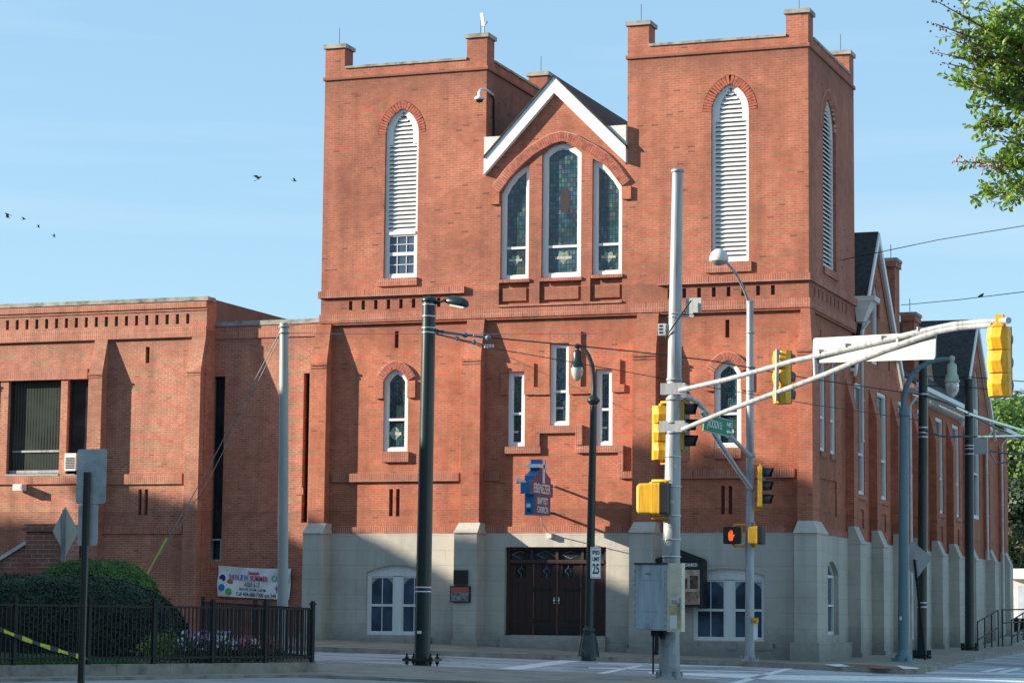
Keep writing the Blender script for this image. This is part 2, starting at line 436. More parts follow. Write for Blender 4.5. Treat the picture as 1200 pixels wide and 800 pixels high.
M['teal'] = plain('blue_green_pole_paint', (0.10, 0.19, 0.22), 0.40, 0.15, 2, streak=True)
M['brownblack'] = plain('dark_bronze_pole', (0.06, 0.062, 0.045), 0.45)
M['yellow'] = plain('signal_yellow', (0.72, 0.36, 0.012), 0.5, 0.24, 5, streak=True)
M['black'] = plain('black_plastic', (0.012, 0.013, 0.014), 0.45)
M['lens'] = plain('dark_lens', (0.03, 0.025, 0.02), 0.2)
M['signback'] = plain('bare_aluminium_sign', (0.42, 0.44, 0.43), 0.5, 0.2, 3, metal=0.3)
M['cream'] = plain('cream_panel', (0.62, 0.55, 0.42), 0.6, 0.15, 6)
M['cabinet'] = plain('grey_cabinet_paint', (0.34, 0.39, 0.41), 0.5, 0.22, 3, streak=True)
M['signwhite'] = plain('sign_white', (0.78, 0.78, 0.76), 0.45, 0.05, 5)
M['signgreen'] = plain('sign_green', (0.0, 0.20, 0.10), 0.4, 0.05, 5)
M['textblack'] = plain('black_lettering', (0.015, 0.015, 0.015), 0.5)
M['textwhite'] = plain('white_lettering', (0.8, 0.8, 0.78), 0.5, 0.03)
M['blue'] = plain('enamel_blue', (0.012, 0.16, 0.36), 0.35, 0.15, 4)
M['blue_shaded'] = plain('shaded_sign_face', (0.06, 0.065, 0.16), 0.4, 0.15, 4)  # sign blue darkened: the shade on the face is put into the colour
M['handred'] = None
M['road'] = None
def emis(name, col, s):
    m, nt, b = new_mat(name)
    b.inputs['Base Color'].default_value = c4(col); b.inputs['Emission Color'].default_value = c4(col); b.inputs['Emission Strength'].default_value = s
    return m
M['handred'] = emis('lit_hand_symbol', (1.0, 0.10, 0.01), 1.1)
def road_mat():
    m, nt, b = new_mat('worn_street_surface')
    g = nt.nodes.new('ShaderNodeNewGeometry'); pos = g.outputs['Position']
    mp = nt.nodes.new('ShaderNodeMapping'); mp.inputs['Rotation'].default_value = (0, 0, -0.16); mp.inputs['Scale'].default_value = (0.06, 1.0, 1); nt.links.new(pos, mp.inputs[0])
    n = noise(nt, mp.outputs[0], 0.9, 6, 0.6)
    col = ramp(nt, n, [(0.34, (0.22, 0.22, 0.225)), (0.47, (0.42, 0.43, 0.44)), (0.65, (0.54, 0.55, 0.56))])
    n2 = noise(nt, pos, 14, 4, 0.7)
    col = mix(nt, 1.0, col, ramp(nt, n2, [(0.3, (0.82,) * 3), (0.7, (1.1,) * 3)]), 'MULTIPLY')
    v = nt.nodes.new('ShaderNodeTexVoronoi'); v.feature = 'DISTANCE_TO_EDGE'; v.inputs['Scale'].default_value = 0.28
    nw = noise(nt, pos, 1.3, 3, 0.6, out=1)
    ad = nd(nt, 'ShaderNodeMix', data_type='VECTOR'); ad.inputs[0].default_value = 0.35; nt.links.new(pos, ad.inputs[4]); nt.links.new(nw, ad.inputs[5]); nt.links.new(ad.outputs[1], v.inputs['Vector'])
    lt = nd(nt, 'ShaderNodeMapRange'); nt.links.new(v.outputs[0], lt.inputs[0]); lt.inputs[1].default_value = 0.0; lt.inputs[2].default_value = 0.012; lt.inputs[3].default_value = 0.6; lt.inputs[4].default_value = 0.0
    col = mix(nt, lt.outputs[0], col, (0.07, 0.07, 0.07))
    n7 = noise(nt, pos, 0.22, 3, .6)
    col = mix(nt, 1.0, col, ramp(nt, n7, [(0.42, (.70,) * 3), (0.46, (1,) * 3), (.62, (1.05,) * 3), (.64, (1.22,) * 3)]), 'MULTIPLY')
    n8 = noise(nt, pos, 1.1, 4, .7)
    sm = nd(nt, 'ShaderNodeMapRange'); nt.links.new(n8, sm.inputs[0]); sm.inputs[1].default_value = .64; sm.inputs[2].default_value = .72; sm.inputs[4].default_value = .55
    col = mix(nt, sm.outputs[0], col, (.10, .10, .105))
    nt.links.new(col, b.inputs['Base Color']); b.inputs['Roughness'].default_value = 0.75
    return m
M['road'] = road_mat()
M['pave'] = brick_mat('tan_pavement', (0.27, 0.205, 0.16), (0.31, 0.24, 0.19), (0.20, 0.15, 0.12), (0.22, 0.18, 0.15), stain=0.6, white=0.1)
M['pave'] = plain('tan_pavement_concrete', (0.27, 0.235, 0.195), 0.85, 0.22, 1.2, bump=0.2)
M['kerb'] = plain('kerb_stone', (0.27, 0.24, 0.20), 0.9, 0.3, 2.5, bump=0.3)
M['paint'] = plain('worn_road_paint', (0.78, 0.78, 0.76), 0.7, 0.16, 5)
M['brickpave'] = plain('brick_paving', (0.22, 0.09, 0.065), 0.9, 0.25, 6)
M['soil'] = plain('bark_mulch', (0.06, 0.04, 0.03), 0.95, 0.4, 9, bump=0.6)

def text_mesh(txt, size, mat, parent, mtx, name='lettering', bold=0.0, extrude=0.002, sx=1.0, align='CENTER', spacing=1.0):
    cu = bpy.data.curves.new(name, 'FONT'); cu.body = txt; cu.size = size; cu.extrude = extrude; cu.offset = bold
    cu.align_x = align; cu.align_y = 'CENTER'; cu.space_character = spacing
    cu.resolution_u = 3
    tmp = bpy.data.objects.new('tmp', cu); COL.objects.link(tmp)
    dg = bpy.context.evaluated_depsgraph_get()
    me = bpy.data.meshes.new_from_object(tmp.evaluated_get(dg))
    bpy.data.objects.remove(tmp)
    me.transform(mtx @ Matrix.Diagonal((sx, 1, 1, 1)))
    me.materials.clear(); me.materials.append(mat)
    o = bpy.data.objects.new(name, me); COL.objects.link(o)
    if parent is not None:
        o.parent = parent
        if parent.type == 'EMPTY': o.matrix_parent_inverse = parent_matrix(parent).inverted()
    return o
def frame_mtx(origin, ux, uy):   # local x -> ux, local y -> uy
    ux = V(ux).normalized(); uz = ux.cross(V(uy)).normalized(); uy = uz.cross(ux).normalized()
    return Matrix(((ux.x, uy.x, uz.x, origin[0]), (ux.y, uy.y, uz.y, origin[1]), (ux.z, uy.z, uz.z, origin[2]), (0, 0, 0, 1)))
# ================================================================== the church
church = thing('church', 'red brick church with two square towers and grey stone base on the street corner', 'church', (-7.3, 0, 0))
PF = Plane('F', 0.0); PS = Plane('S', 0.0)
ZB, ZS, ZBELT, ZTOP, ZCOP = 3.42, 9.50, 10.30, 16.80, 17.13
XL, XR = -14.60, 0.0
X1, X2 = -9.48, -5.21
TD = 5.9
REC = 0.10            # lower wall panels are set back under the soldier course
def U(px, py): return F(px, py).x
def W(px, py): return F(px, py).z

def frect(x0, y0, x1, y1):     # rectangle on the front plane from two photo corners
    m = ((x0 + x1) / 2, (y0 + y1) / 2)
    return (U(x0, m[1]), U(x1, m[1]), W(m[0], y1), W(m[0], y0))
# --- windows shapes on the front
def louver_shape(x0, x1, yb, ys, yt):
    m = (x0 + x1) / 2
    return gothic(U(x0, (yb + ys) / 2), U(x1, (yb + ys) / 2), W(m, yb), W(m, ys), W(m, yt))
LOUV_L = louver_shape(450.5, 489.5, 325.5, 157, 127)
LOUV_R = louver_shape(833.5, 877.5, 306.5, 130, 98)
def pts(l): return [(U(x, y), W(x, y)) for x, y in l]
T1 = [(-9.03, W(603, 327)), (U(619.5, 300), W(603, 327)), (U(619.5, 300), W(620, 191)), (U(611, 197), W(611, 197)), (U(602, 204.5), W(602, 204.5)), (U(594, 214.5), W(594, 214.5)), (-9.03, W(587, 228))]
T1[0] = (U(586.5, 280), T1[0][1]); T1[-1] = (U(586.5, 280), T1[-1][1])
xm0, xm1 = U(634.7, 260), U(681, 260)
T2 = [(xm0, W(658, 325)), (xm1, W(658, 325)), (xm1, W(681, 179)), (U(675, 173.5), W(675, 173.5)), (U(667, 169.3), W(667, 169.3)), (U(659, 167.3), W(659, 167.3)), (U(650, 169.6), W(650, 169.6)), (U(642, 174.5), W(642, 174.5)), (xm0, W(635, 181.5))]
xr0, xr1 = U(694, 260), U(729, 260)
T3 = [(xr0, W(711, 321.5)), (xr1, W(711, 321.5)), (xr1, W(729, 220)), (U(722, 208), W(722, 208)), (U(713, 197.5), W(713, 197.5)), (U(704, 190.5), W(704, 190.5)), (xr0, W(694, 186))]
SW1 = gothic(*[U(448, 480), U(476.5, 480)], W(462, 528.5), W(462, 446), W(462, 432), 6)
SW2 = gothic(*[U(836, 470), U(867.5, 470)], W(852, 524), W(852, 436), W(852, 421.5), 6)
def fr(x0, y0, x1, y1): return rect(*frect(x0, y0, x1, y1))
N1, N2, N3 = fr(594, 435, 613.7, 522.5), fr(643.5, 401.5, 666, 498), fr(697.5, 432, 716.5, 521.5)
# --- upper front wall: two towers and the gable between
ga = (U(651, 100), 16.12)
up_outline = [(XL, ZS), (XR, ZS), (XR, ZCOP), (X2, ZCOP), (X2, 13.75), ga, (X1, 13.72), (X1, ZCOP), (XL, ZCOP)]
slotsL = [410.8 + 14.75 * i for i in range(8)]
slotsR = [784.5 + 17.3 * i for i in range(8)]
zs0, zs1 = W(460, 364.5), W(460, 353)
slots = []
for sx in slotsL: u = U(sx, 359); slots.append(rect(u - 0.055, u + 0.055, 9.93, 10.20))
for sx in slotsR: u = U(sx, 342); slots.append(rect(u - 0.055, u + 0.055, 9.93, 10.20))
bays = []
for (a, b) in ((584.5, 620), (632, 681), (691.5, 729)):
    bays.append(rect(U(a, 340), U(b, 340), 9.92, W((a + b) / 2, 329 - (a > 600) * 2 - (a > 690) * 3.3)))
mb = MB()
wall(mb, PF, up_outline, [LOUV_L, LOUV_R, T1, T2, T3] + slots + bays, 0, 0.22)
for sh in slots: slab(mb, PF, sh, -0.12, -0.1)
for sh in bays: slab(mb, PF, sh, -0.2, -0.11)
for (a, b) in ((587.5, 616), (637.5, 677), (696.5, 725.5)):
    slab(mb, PF, rect(U(a, 340), U(b, 340), 10.03, 10.40), -0.11, -0.045)
# tower inner flanks, back faces and flat tops
for (xa, xb) in ((XL, X1), (X2, XR)):
    mb.quad((xa, 0, 9), (xa, TD, 9), (xa, TD, ZCOP), (xa, 0, ZCOP)) if xa == XL else mb.quad((xa, 0, 13.3), (xa, TD, 9), (xa, TD, ZCOP), (xa, 0, ZCOP))
    if xb == X1: mb.quad((xb, 0, 13.3), (xb, TD, 13.3), (xb, TD, ZCOP), (xb, 0, ZCOP))
    mb.quad((xa, TD, 9), (xb, TD, 9), (xb, TD, ZCOP), (xa, TD, ZCOP))
    mb.quad((xa, .3, ZCOP - .9), (xb, .3, ZCOP - .9), (xb, TD, ZCOP - .9), (xa, TD, ZCOP - .9), 1)
    # inner faces of the parapet
    mb.quad((xa, .3, 16.2), (xb, .3, 16.2), (xb, .3, ZCOP), (xa, .3, ZCOP))
    mb.quad((xa, TD - .3, 16.2), (xb, TD - .3, 16.2), (xb, TD - .3, ZCOP), (xa, TD - .3, ZCOP))
    for xx in (xa + .3, xb - .3): mb.quad((xx, 0, 16.2), (xx, TD, 16.2), (xx, TD, ZCOP), (xx, 0, ZCOP))
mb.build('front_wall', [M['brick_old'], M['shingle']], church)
# dark sheets paint the shade on the slot recess faces
mb = MB()
for sh in slots: slab(mb, PF, sh, -0.099, -0.092)
mb.weld().builds('slot_opening', M['slot'], church)
# parapet copings and corner piers
for (xa, xb) in ((XL, X1), (X2, XR)):
    mb = MB(); e = 0.04
    for (a, b, c, d) in ((xa + .625, xb - .625, -e, .3), (xa + .625, xb - .625, TD - .3, TD + e), (xa - e, xa + .3, .605, TD - .605), (xb - .3, xb + e, .605, TD - .605)):
        mb.box(a, b, c, d, ZCOP, ZCOP + .07)
    mb.builds('parapet_coping', M['coping'], church)
    band = MB()
    band.box(xa - .05, xb + .05, -.05, 0, ZTOP, ZTOP + .10)
    band.box(xb, xb + .05, 0, TD, ZTOP, ZTOP + .10); band.box(xa - .05, xa, 0, TD, ZTOP, ZTOP + .10); band.box(xa - .05, xb + .05, TD, TD + .05, ZTOP, ZTOP + .10)
    band.build('parapet_band', M['brick_old'], church)
    for (px_, py_) in ((xa, 0), (xb - .62, 0), (xa, TD - .6), (xb - .62, TD - .6)):
        p = MB(); p.box(px_ - .002, px_ + .622, py_ - .002, py_ + .602, ZCOP - .01, 17.76)
        po = p.build('corner_pier', M['brick_old'], church)
        c = MB(); c.box(px_ - .06, px_ + .68, py_ - .06, py_ + .66, 17.76, 17.88); c.build('pier_cap', M['coping'], po)
        r = MB(); r.tube([(px_ + .3, py_ + .3, 17.88), (px_ + .3, py_ + .3, 18.45)], .009, 5); r.build('lightning_rod', M['iron'], po)
# --- side wall (east), tower stage
slS = []
for i in range(9):
    y = S(957.8 + 4.15 * i, 352).y; slS.append(rect(0.62 + 0.50 * i, 0.74 + 0.50 * i, 9.93, 10.20))
louS = gothic(1.78, 3.42, 10.95, 14.9, 15.85)
mb = MB()
side_out = [(0, ZS), (TD, ZS), (TD, ZCOP), (0, ZCOP)]
wall(mb, PS, side_out, [louS] + slS, 0, 0.22)
for sh in slS: slab(mb, PS, sh, -0.12, -0.1)
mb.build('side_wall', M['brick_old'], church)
mb = MB()
for sh in slS: slab(mb, PS, sh, -0.099, -0.092)
mb.weld().builds('slot_opening', M['slot'], church)

# --- belt and soldier courses
mb = MB()
def fbox(mb, x0, x1, z0, z1, w0, w1, mat=0): mb.box(x0, x1, -w1, -w0, z0, z1, mat)
fbox(mb, XL - .06, U(545, 342), ZBELT, ZBELT + .20, 0, .10); fbox(mb, U(771, 330), .06, ZBELT, ZBELT + .20, 0, .10)
mb.box(0, .07, 0, TD + .02, ZBELT, ZBELT + .20); mb.box(XL - .07, XL, 0, TD, ZBELT, ZBELT + .20)
fbox(mb, U(584, 355), U(729, 355), 9.86, 9.92, 0, .05)
mb.weld().builds('belt_course', M['soldier'], church)
mb = MB()
for (x0, x1) in ((XL - .06, XL + .10), (U(545, 342), U(545, 342) + .001)): pass
fbox(mb, XL - .04, .04, 9.56, 9.82, 0, .035); mb.box(0, .035, 0, TD + .02, 9.56, 9.82); mb.box(XL - .035, XL, 0, TD, 9.56, 9.82)
mb.weld().builds('soldier_course', M['soldier'], church)

# --- lower front wall, set back
PL = Plane('F', REC)
holes_low = [SW1, SW2, N1, N2, N3]
slits = []
for (a, b, c, d) in ((461, 387.5, 465.5, 407), (454.3, 572.5, 458.7, 604.5), (462.3, 572.5, 466.7, 604.5), (848.8, 374, 853.6, 395), (843.8, 569, 848.2, 602), (852.6, 569, 857, 602)):
    slits.append(fr(a, b, c, d))
mb = MB()
wall(mb, PL, [(XL, ZB), (XR, ZB), (XR, ZS), (XL, ZS)], holes_low + slits, 0, 0.2)
mb.quad((XL, REC, ZS), (XR, REC, ZS), (XR, 0, ZS), (XL, 0, ZS))
for sh in slits: slab(mb, PL, sh, -0.12, -0.1)
mb.quad((XL, REC, ZB), (XL, 6, ZB), (XL, 6, ZS), (XL, REC, ZS))
mb.build('lower_front_wall', M['brick'], church)
mb = MB()
for sh in slits: slab(mb, PL, sh, -0.099, -0.092)
mb.weld().builds('slit_opening', M['slot'], church)
mb = MB()
fbox(mb, XL, XR, ZB, ZB + .20, -REC, -REC + .05)
for (a, b) in ((389, 537), (770, 931)): fbox(mb, U(a, 560), U(b, 560), 4.92 + .0, 5.16, -REC, -REC + .09)
fbox(mb, U(566, 560), U(584, 560), 4.92, 5.16, -REC, -REC + .05)
mb.weld().builds('soldier_course', M['soldier'], church)

# --- brick buttresses and stone buttresses on the front
def buttress_front(xa, xb, zslope_b=8.36, ret=0.0, bx=None, plinth=False, zc=3.72, right_ret=0.0):
    o = MB(); yb = -.26; ye = xb + right_ret
    ysl = -.03
    o.hexa([V((xa, REC, ZB)), V((xa, yb, ZB)), V((xb, yb, ZB)), V((xb, REC, ZB)), V((xa, REC, zslope_b)), V((xa, yb, zslope_b)), V((xb, yb, zslope_b)), V((xb, REC, zslope_b))])
    o.hexa([V((xa, REC, zslope_b)), V((xa, yb, zslope_b)), V((xb, yb, zslope_b)), V((xb, REC, zslope_b)), V((xa + .06, REC, ZS + .03)), V((xa + .06, ysl, ZS + .03)), V((xb + .02, ysl, ZS + .03)), V((xb + .02, REC, ZS + .03))])
    ob = o.build('buttress', M['brick'], church)
    l = MB(); l.box(xa - .015, xb + .02, yb - .035, yb, zslope_b - .05, zslope_b + .02); l.box(xa - .01, xb + .01, yb - .02, yb, zslope_b - .14, zslope_b - .09)
    l.build('corbel', M['brick_old'], ob)
    sa, sb = (xa - .16, xb - .03) if bx is None else bx
    s = MB(); ys = -.58
    s.box(sa, sb, ys, REC, -1.2, 3.42)
    if plinth: s.box(sa - .10, sb + .09, ys - .09, REC, -1.2, grd(xa, 0) + .36)
    else: s.box(sa - .05, sb + .05, ys - .05, REC, -1.2, grd(xa, 0) + .14)
    so = s.build('stone_buttress', M['stone'], church)
    c = MB()
    c.hexa([V((sa - .02, yb, 3.42)), V((sa - .02, ys - .04, 3.42)), V((sb + .03, ys - .04, 3.42)), V((sb + .03, REC, 3.42)), V((sa + .03, yb - .01, 3.72)), V((sa + .03, yb - .02, 3.72)), V((sb - .02, yb - .02, 3.72)), V((sb - .02, REC, 3.72))])
    c.build('buttress_cap', M['stone'], so)
def ub(px, py=500): return F(px, py, -.26).x
buttress_front(ub(363), ub(381.5), bx=(F(354, 680, -.58).x, F(376.5, 680, -.58).x))
buttress_front(ub(540.5), ub(562.3), bx=(F(531.5, 680, -.58).x, F(558.2, 680, -.58).x))
buttress_front(ub(741), ub(768), bx=(F(737, 680, -.58).x, F(765, 680, -.58).x))
# corner buttress wraps both faces
xa, xb = ub(934), .14
o = MB(); yb = -.26; zb = 8.36
o.hexa([V((xa, .3, ZB)), V((xa, yb, ZB)), V((xb, yb, ZB)), V((xb, .6, ZB)), V((xa, .3, zb)), V((xa, yb, zb)), V((xb, yb, zb)), V((xb, .6, zb))])
o.hexa([V((xa, .3, zb)), V((xa, yb, zb)), V((xb, yb, zb)), V((xb, .6, zb)), V((xa + .06, .3, ZS + .03)), V((xa + .06, -.03, ZS + .03)), V((.03, -.03, ZS + .03)), V((.03, .55, ZS + .03))])
ob = o.build('buttress', M['brick'], church)
l = MB(); l.box(xa - .015, xb + .03, yb - .035, yb, zb - .05, zb + .02); l.box(xb, xb + .035, yb - .035, .6, zb - .05, zb + .02); l.box(xa - .01, xb + .02, yb - .02, yb, zb - .14, zb - .09)
l.build('corbel', M['brick_old'], ob)
sa, sb = F(930.5, 680, -.58).x, F(957.5, 700, -.58).x
s = MB(); s.box(sa, sb, -.56, .72, -1.2, 3.40)
s.box(sa - .10, sb + .07, -.66, .78, -1.2, .48)
so = s.build('stone_buttress', M['stone'], church)
c = MB(); c.hexa([V((sa - .02, .2, 3.4)), V((sa - .02, -.60, 3.4)), V((sb + .03, -.60, 3.4)), V((sb + .03, .76, 3.4)), V((sa + .04, .2, 3.74)), V((sa + .04, -.28, 3.74)), V((.16, -.28, 3.74)), V((.16, .68, 3.74))])
c.build('buttress_cap', M['stone'], so)

# --- stone base with basement windows and the church door
PB = Plane('F', 0.04)
bw1 = segm(U(428, 710), U(499, 710), W(460, 743.5), W(428, 670), W(460, 661.5))
bw2 = segm(U(811, 710), U(895, 710), W(850, 750.5), W(850, 673.5), W(850, 665.5))
dr = fr(590.5, 640.5, 709.5, 744.5)
mb = MB()
wall(mb, PB, [(XL, -1.5), (XR, -1.5), (XR, ZB), (XL, ZB)], [bw1, bw2, dr], 0, 0.30)
mb.quad((XL, .04, ZB), (XR, .04, ZB), (XR, .2, ZB), (XL, .2, ZB))
mb.quad((XL, .04, -1.5), (XL, 3, -1.5), (XL, 3, ZB), (XL, .04, ZB))
xs = [XL, U(590, 740), U(710, 740), sa]
def plinth(x0, x1, h): mb.hexa([V((x0, .04, -1.5)), V((x0, -.05, -1.5)), V((x1, -.05, -1.5)), V((x1, .04, -1.5)), V((x0, .04, grd(x0, 0) + h)), V((x0, -.05, grd(x0, 0) + h)), V((x1, -.05, grd(x1, 0) + h)), V((x1, .04, grd(x1, 0) + h))])
plinth(U(566, 740), U(736, 740), .22); plinth(U(770, 740), sa, .28)
mb.build('stone_base', M['stone'], church)
mb = MB(); mb.box(dr[0][0] - .05, dr[1][0] + .05, -.16, .34, -1.2, dr[0][1]); mb.build('door_step', M['stone'], church)
for bw in (bw1, bw2):
    x0, x1 = bw[0][0], bw[1][0]; z0 = bw[0][1]; zt = bw[5][1]
    wo = MB()
    ring(wo, PB, bw, inset(bw, .07), -.22, -.10)
    zh = z0 + (zt - z0) * .86; xm = (x0 + x1) / 2
    wo.box(xm - .13, xm + .13, .16, .26, z0, zh)
    wo.box(x0 + .05, x1 - .05, .16, .26, zh - .02, zt)      # white tympanum
    frm = wo.build('window', M['white'], church)
    for (a, b) in ((x0 + .07, xm - .13), (xm + .13, x1 - .07)):
        sm = MB(); mz = z0 + (zh - z0) * .50
        for q in (rect(a, b, z0 + .07, mz), rect(a, b, mz, zh - .03)):
            ring(sm, PB, q, inset(q, .035), -.19, -.14)
        sm.box((a + b) / 2 - .012, (a + b) / 2 + .012, .20, .215, z0 + .07, zh - .03)
        sm.build('sash', M['white'], frm)
        g = MB(); slab(g, PB, rect(a, b, z0 + .05, zh), -.21, -.185); g.build('pane', M['glass_blue'], frm)
        # arched inner lining in the upper sash
        ar = MB(); aa = (b - a) / 2; cx_ = (a + b) / 2; n = 14; zs_ = zh - .05 - aa
        for k in range(n):
            t0, t1 = math.pi * k / n, math.pi * (k + 1) / n
            ar.quad((cx_ + aa * math.cos(t0), .222, zs_ + aa * math.sin(t0)), (cx_ + aa * math.cos(t1), .222, zs_ + aa * math.sin(t1)), (cx_ + aa * math.cos(t1), .222, zh), (cx_ + aa * math.cos(t0), .222, zh))
        ar.build('arch_panel', M['galv'], frm)
    rs = MB(); random.seed(3)
    xx = x0
    while xx < x1 + .15:
        w_ = random.uniform(.15, .35); rs.box(xx, xx + w_, -.03 - random.random() * .05, .04, z0 - .20 - random.random() * .05, z0 - .08 + random.random() * .03); xx += w_
    rs.build('rough_sill', M['stone'], church)
# door leaves
dx0, dx1, dz0, dz1 = dr[0][0], dr[1][0], dr[0][1], dr[2][1]
mb = MB(); e = .10
mb.box(dx0, dx0 + e, .20, .34, dz0, dz1); mb.box(dx1 - e, dx1, .20, .34, dz0, dz1); mb.box(dx0 + e, dx1 - e, .20, .34, dz1 - .07, dz1)
zt = dz1 - .40
mb.box(dx0 + e, dx1 - e, .17, .34, zt - .05, zt + .05)
for k in range(1, 4):
    x = dx0 + (dx1 - dx0) * k / 4; mb.box(x - .04, x + .04, .21, .33, zt + .05, dz1 - .07)
frm = mb.build('door_frame', M['door_trim'], church)
g = MB(); g.box(dx0 + e, dx1 - e, .28, .30, zt + .05, dz1 - .07); g.build('transom_pane', M['glass'], frm)
for k in range(4):
    cx_ = dx0 + (dx1 - dx0) * (k + .5) / 4; cz = (zt + dz1) / 2 - .01
    t = MB(); t.tube([(cx_ - .25, .275, cz), (cx_, .275, cz + .10), (cx_ + .25, .275, cz), (cx_, .275, cz - .10), (cx_ - .25, .275, cz)], .008, 5); t.build('leaded_tracery', M['galv_dark'], frm)
wl = (dx1 - dx0 - 2 * e) / 4
for k in range(4):
    a = dx0 + e + wl * k + .008; b = a + wl - .016; rot_in = .0
    d = MB(); vis = rect(a + .16, b - .22, dz0 + 1.62, dz0 + 1.98) if k % 2 == 0 else rect(a + .22, b - .16, dz0 + 1.62, dz0 + 1.98)
    PD = Plane('F', .25)
    wall(d, PD, rect(a, b, dz0 + .01, zt - .05), [vis], 0, .05, .05)
    for fx in (.33, .66): d.box(a + wl * fx - .012, a + wl * fx + .012, .24, .252, dz0 + .05, vis[0][1] - .12)
    for xe in (a, b - .05): d.box(xe, xe + .05, .235, .25, dz0 + .01, zt - .05)
    d.box(a + .05, b - .05, .235, .25, dz0 + .28, dz0 + .36)
    dl = d.build('door', M['door'], church)
    g = MB(); g.box(vis[0][0], vis[1][0], .285, .295, vis[0][1], vis[2][1]); g.build('pane', M['glass'], dl)
    cx_, cz = (vis[0][0] + vis[1][0]) / 2, (vis[0][1] + vis[2][1]) / 2
    t = MB(); hw, hh = (vis[1][0] - vis[0][0]) * .32, .10
    t.tube([(cx_ - hw, .262, cz), (cx_, .262, cz + hh), (cx_ + hw, .262, cz), (cx_, .262, cz - hh), (cx_ - hw, .262, cz)], .009, 5, cap=False)
    t.tube([(cx_, .262, cz + hh), (cx_, .262, vis[2][1])], .007, 5); t.tube([(cx_, .262, cz - hh), (cx_, .262, vis[0][1])], .007, 5)
    t.build('tracery', M['galv_dark'], dl)
    if k in (1, 2):
        for hz in (.42, 1.28, 2.08):
            h = MB(); x0_, x1_ = (a - .0, a + wl * .75) if k == 1 else (b - wl * .78, b); zz = dz0 + hz
            h.box(x0_, x1_, .225, .235, zz - .022, zz + .022); h.box(x0_ - .01 if k == 1 else x1_ - .04, x0_ + .03 if k == 1 else x1_ + .01, .222, .236, zz - .08, zz + .08)
            h.build('strap_hinge', M['iron'], dl)
        h = MB(); hx = b - .06 if k == 1 else a + .06
        h.obox((hx, .215, dz0 + .98), V((.025, 0, 0)), V((0, .012, 0)), V((0, 0, .09))); h.lathe((hx, .19, dz0 + .97), [(0, -.05), (.03, -.03), (.035, 0), (.03, .03), (0, .05)], 10)
        h.build('handle', M['steel'], dl)
        kp = MB(); kp.box(a + .04, b - .04, .228, .236, dz0 + .05, dz0 + .27); kp.build('kick_plate', M['iron'], dl)

# --- gable rakes and roof between the towers
zap = 16.42; xap = ga[0]
def rake(xe, ze, top):
    o = MB(); 
    # a board parallel to the slope
    d = V((xap - xe, 0, zap - ze)).normalized(); nrm = V((-d.z, 0, d.x)); nrm = nrm if nrm.z > 0 else -nrm
    wd = .33; b0 = V((xe, 0, ze)); b1 = V((xap, 0, zap)); cutz = wd / abs(nrm.z)
    P_ = [V((xe, -.16, ze - cutz)), V((xe, -.16, ze)), V((xap, -.16, zap)), V((xap, -.16, zap - cutz))]
    Q = [p + V((0, .16, 0)) for p in P_]
    o.hexa([P_[0], P_[3], P_[2], P_[1], Q[0], Q[3], Q[2], Q[1]])
    return o.build('bargeboard', M['white'], church)
zel = 14.17; zer = 14.27
rake(X1 + .0, zel, 0); rake(X2 + .0, zer, 0)
# eave returns that box in the slope against each tower
for (xe, ze, sgn) in ((X1, zel, 1), (X2, zer, -1)):
    o = MB(); h = .62; run = h / ((zap - ze) / abs(xap - xe))
    o.hexa([V((xe, -.14, ze - .05)), V((xe + sgn * .01, -.14, ze - .05)), V((xe + sgn * .01, .9, ze - .05)), V((xe, .9, ze - .05)), V((xe, -.14, ze + h)), V((xe + sgn * run, -.14, ze + h)), V((xe + sgn * run, .9, ze + h)), V((xe, .9, ze + h))])
    o.build('eave_return', M['greywhite'], church)
o = MB()
for (xe, ze) in ((X1, zel), (X2, zer)):
    o.hexa([V((xe, -.2, ze)), V((xe, 28, ze)), V((xap, 28, zap)), V((xap, -.2, zap)), V((xe, -.2, ze + .06)), V((xe, 28, ze + .06)), V((xap, 28, zap + .06)), V((xap, -.2, zap + .06))])
o.build('nave_roof', M['shingle'], church)

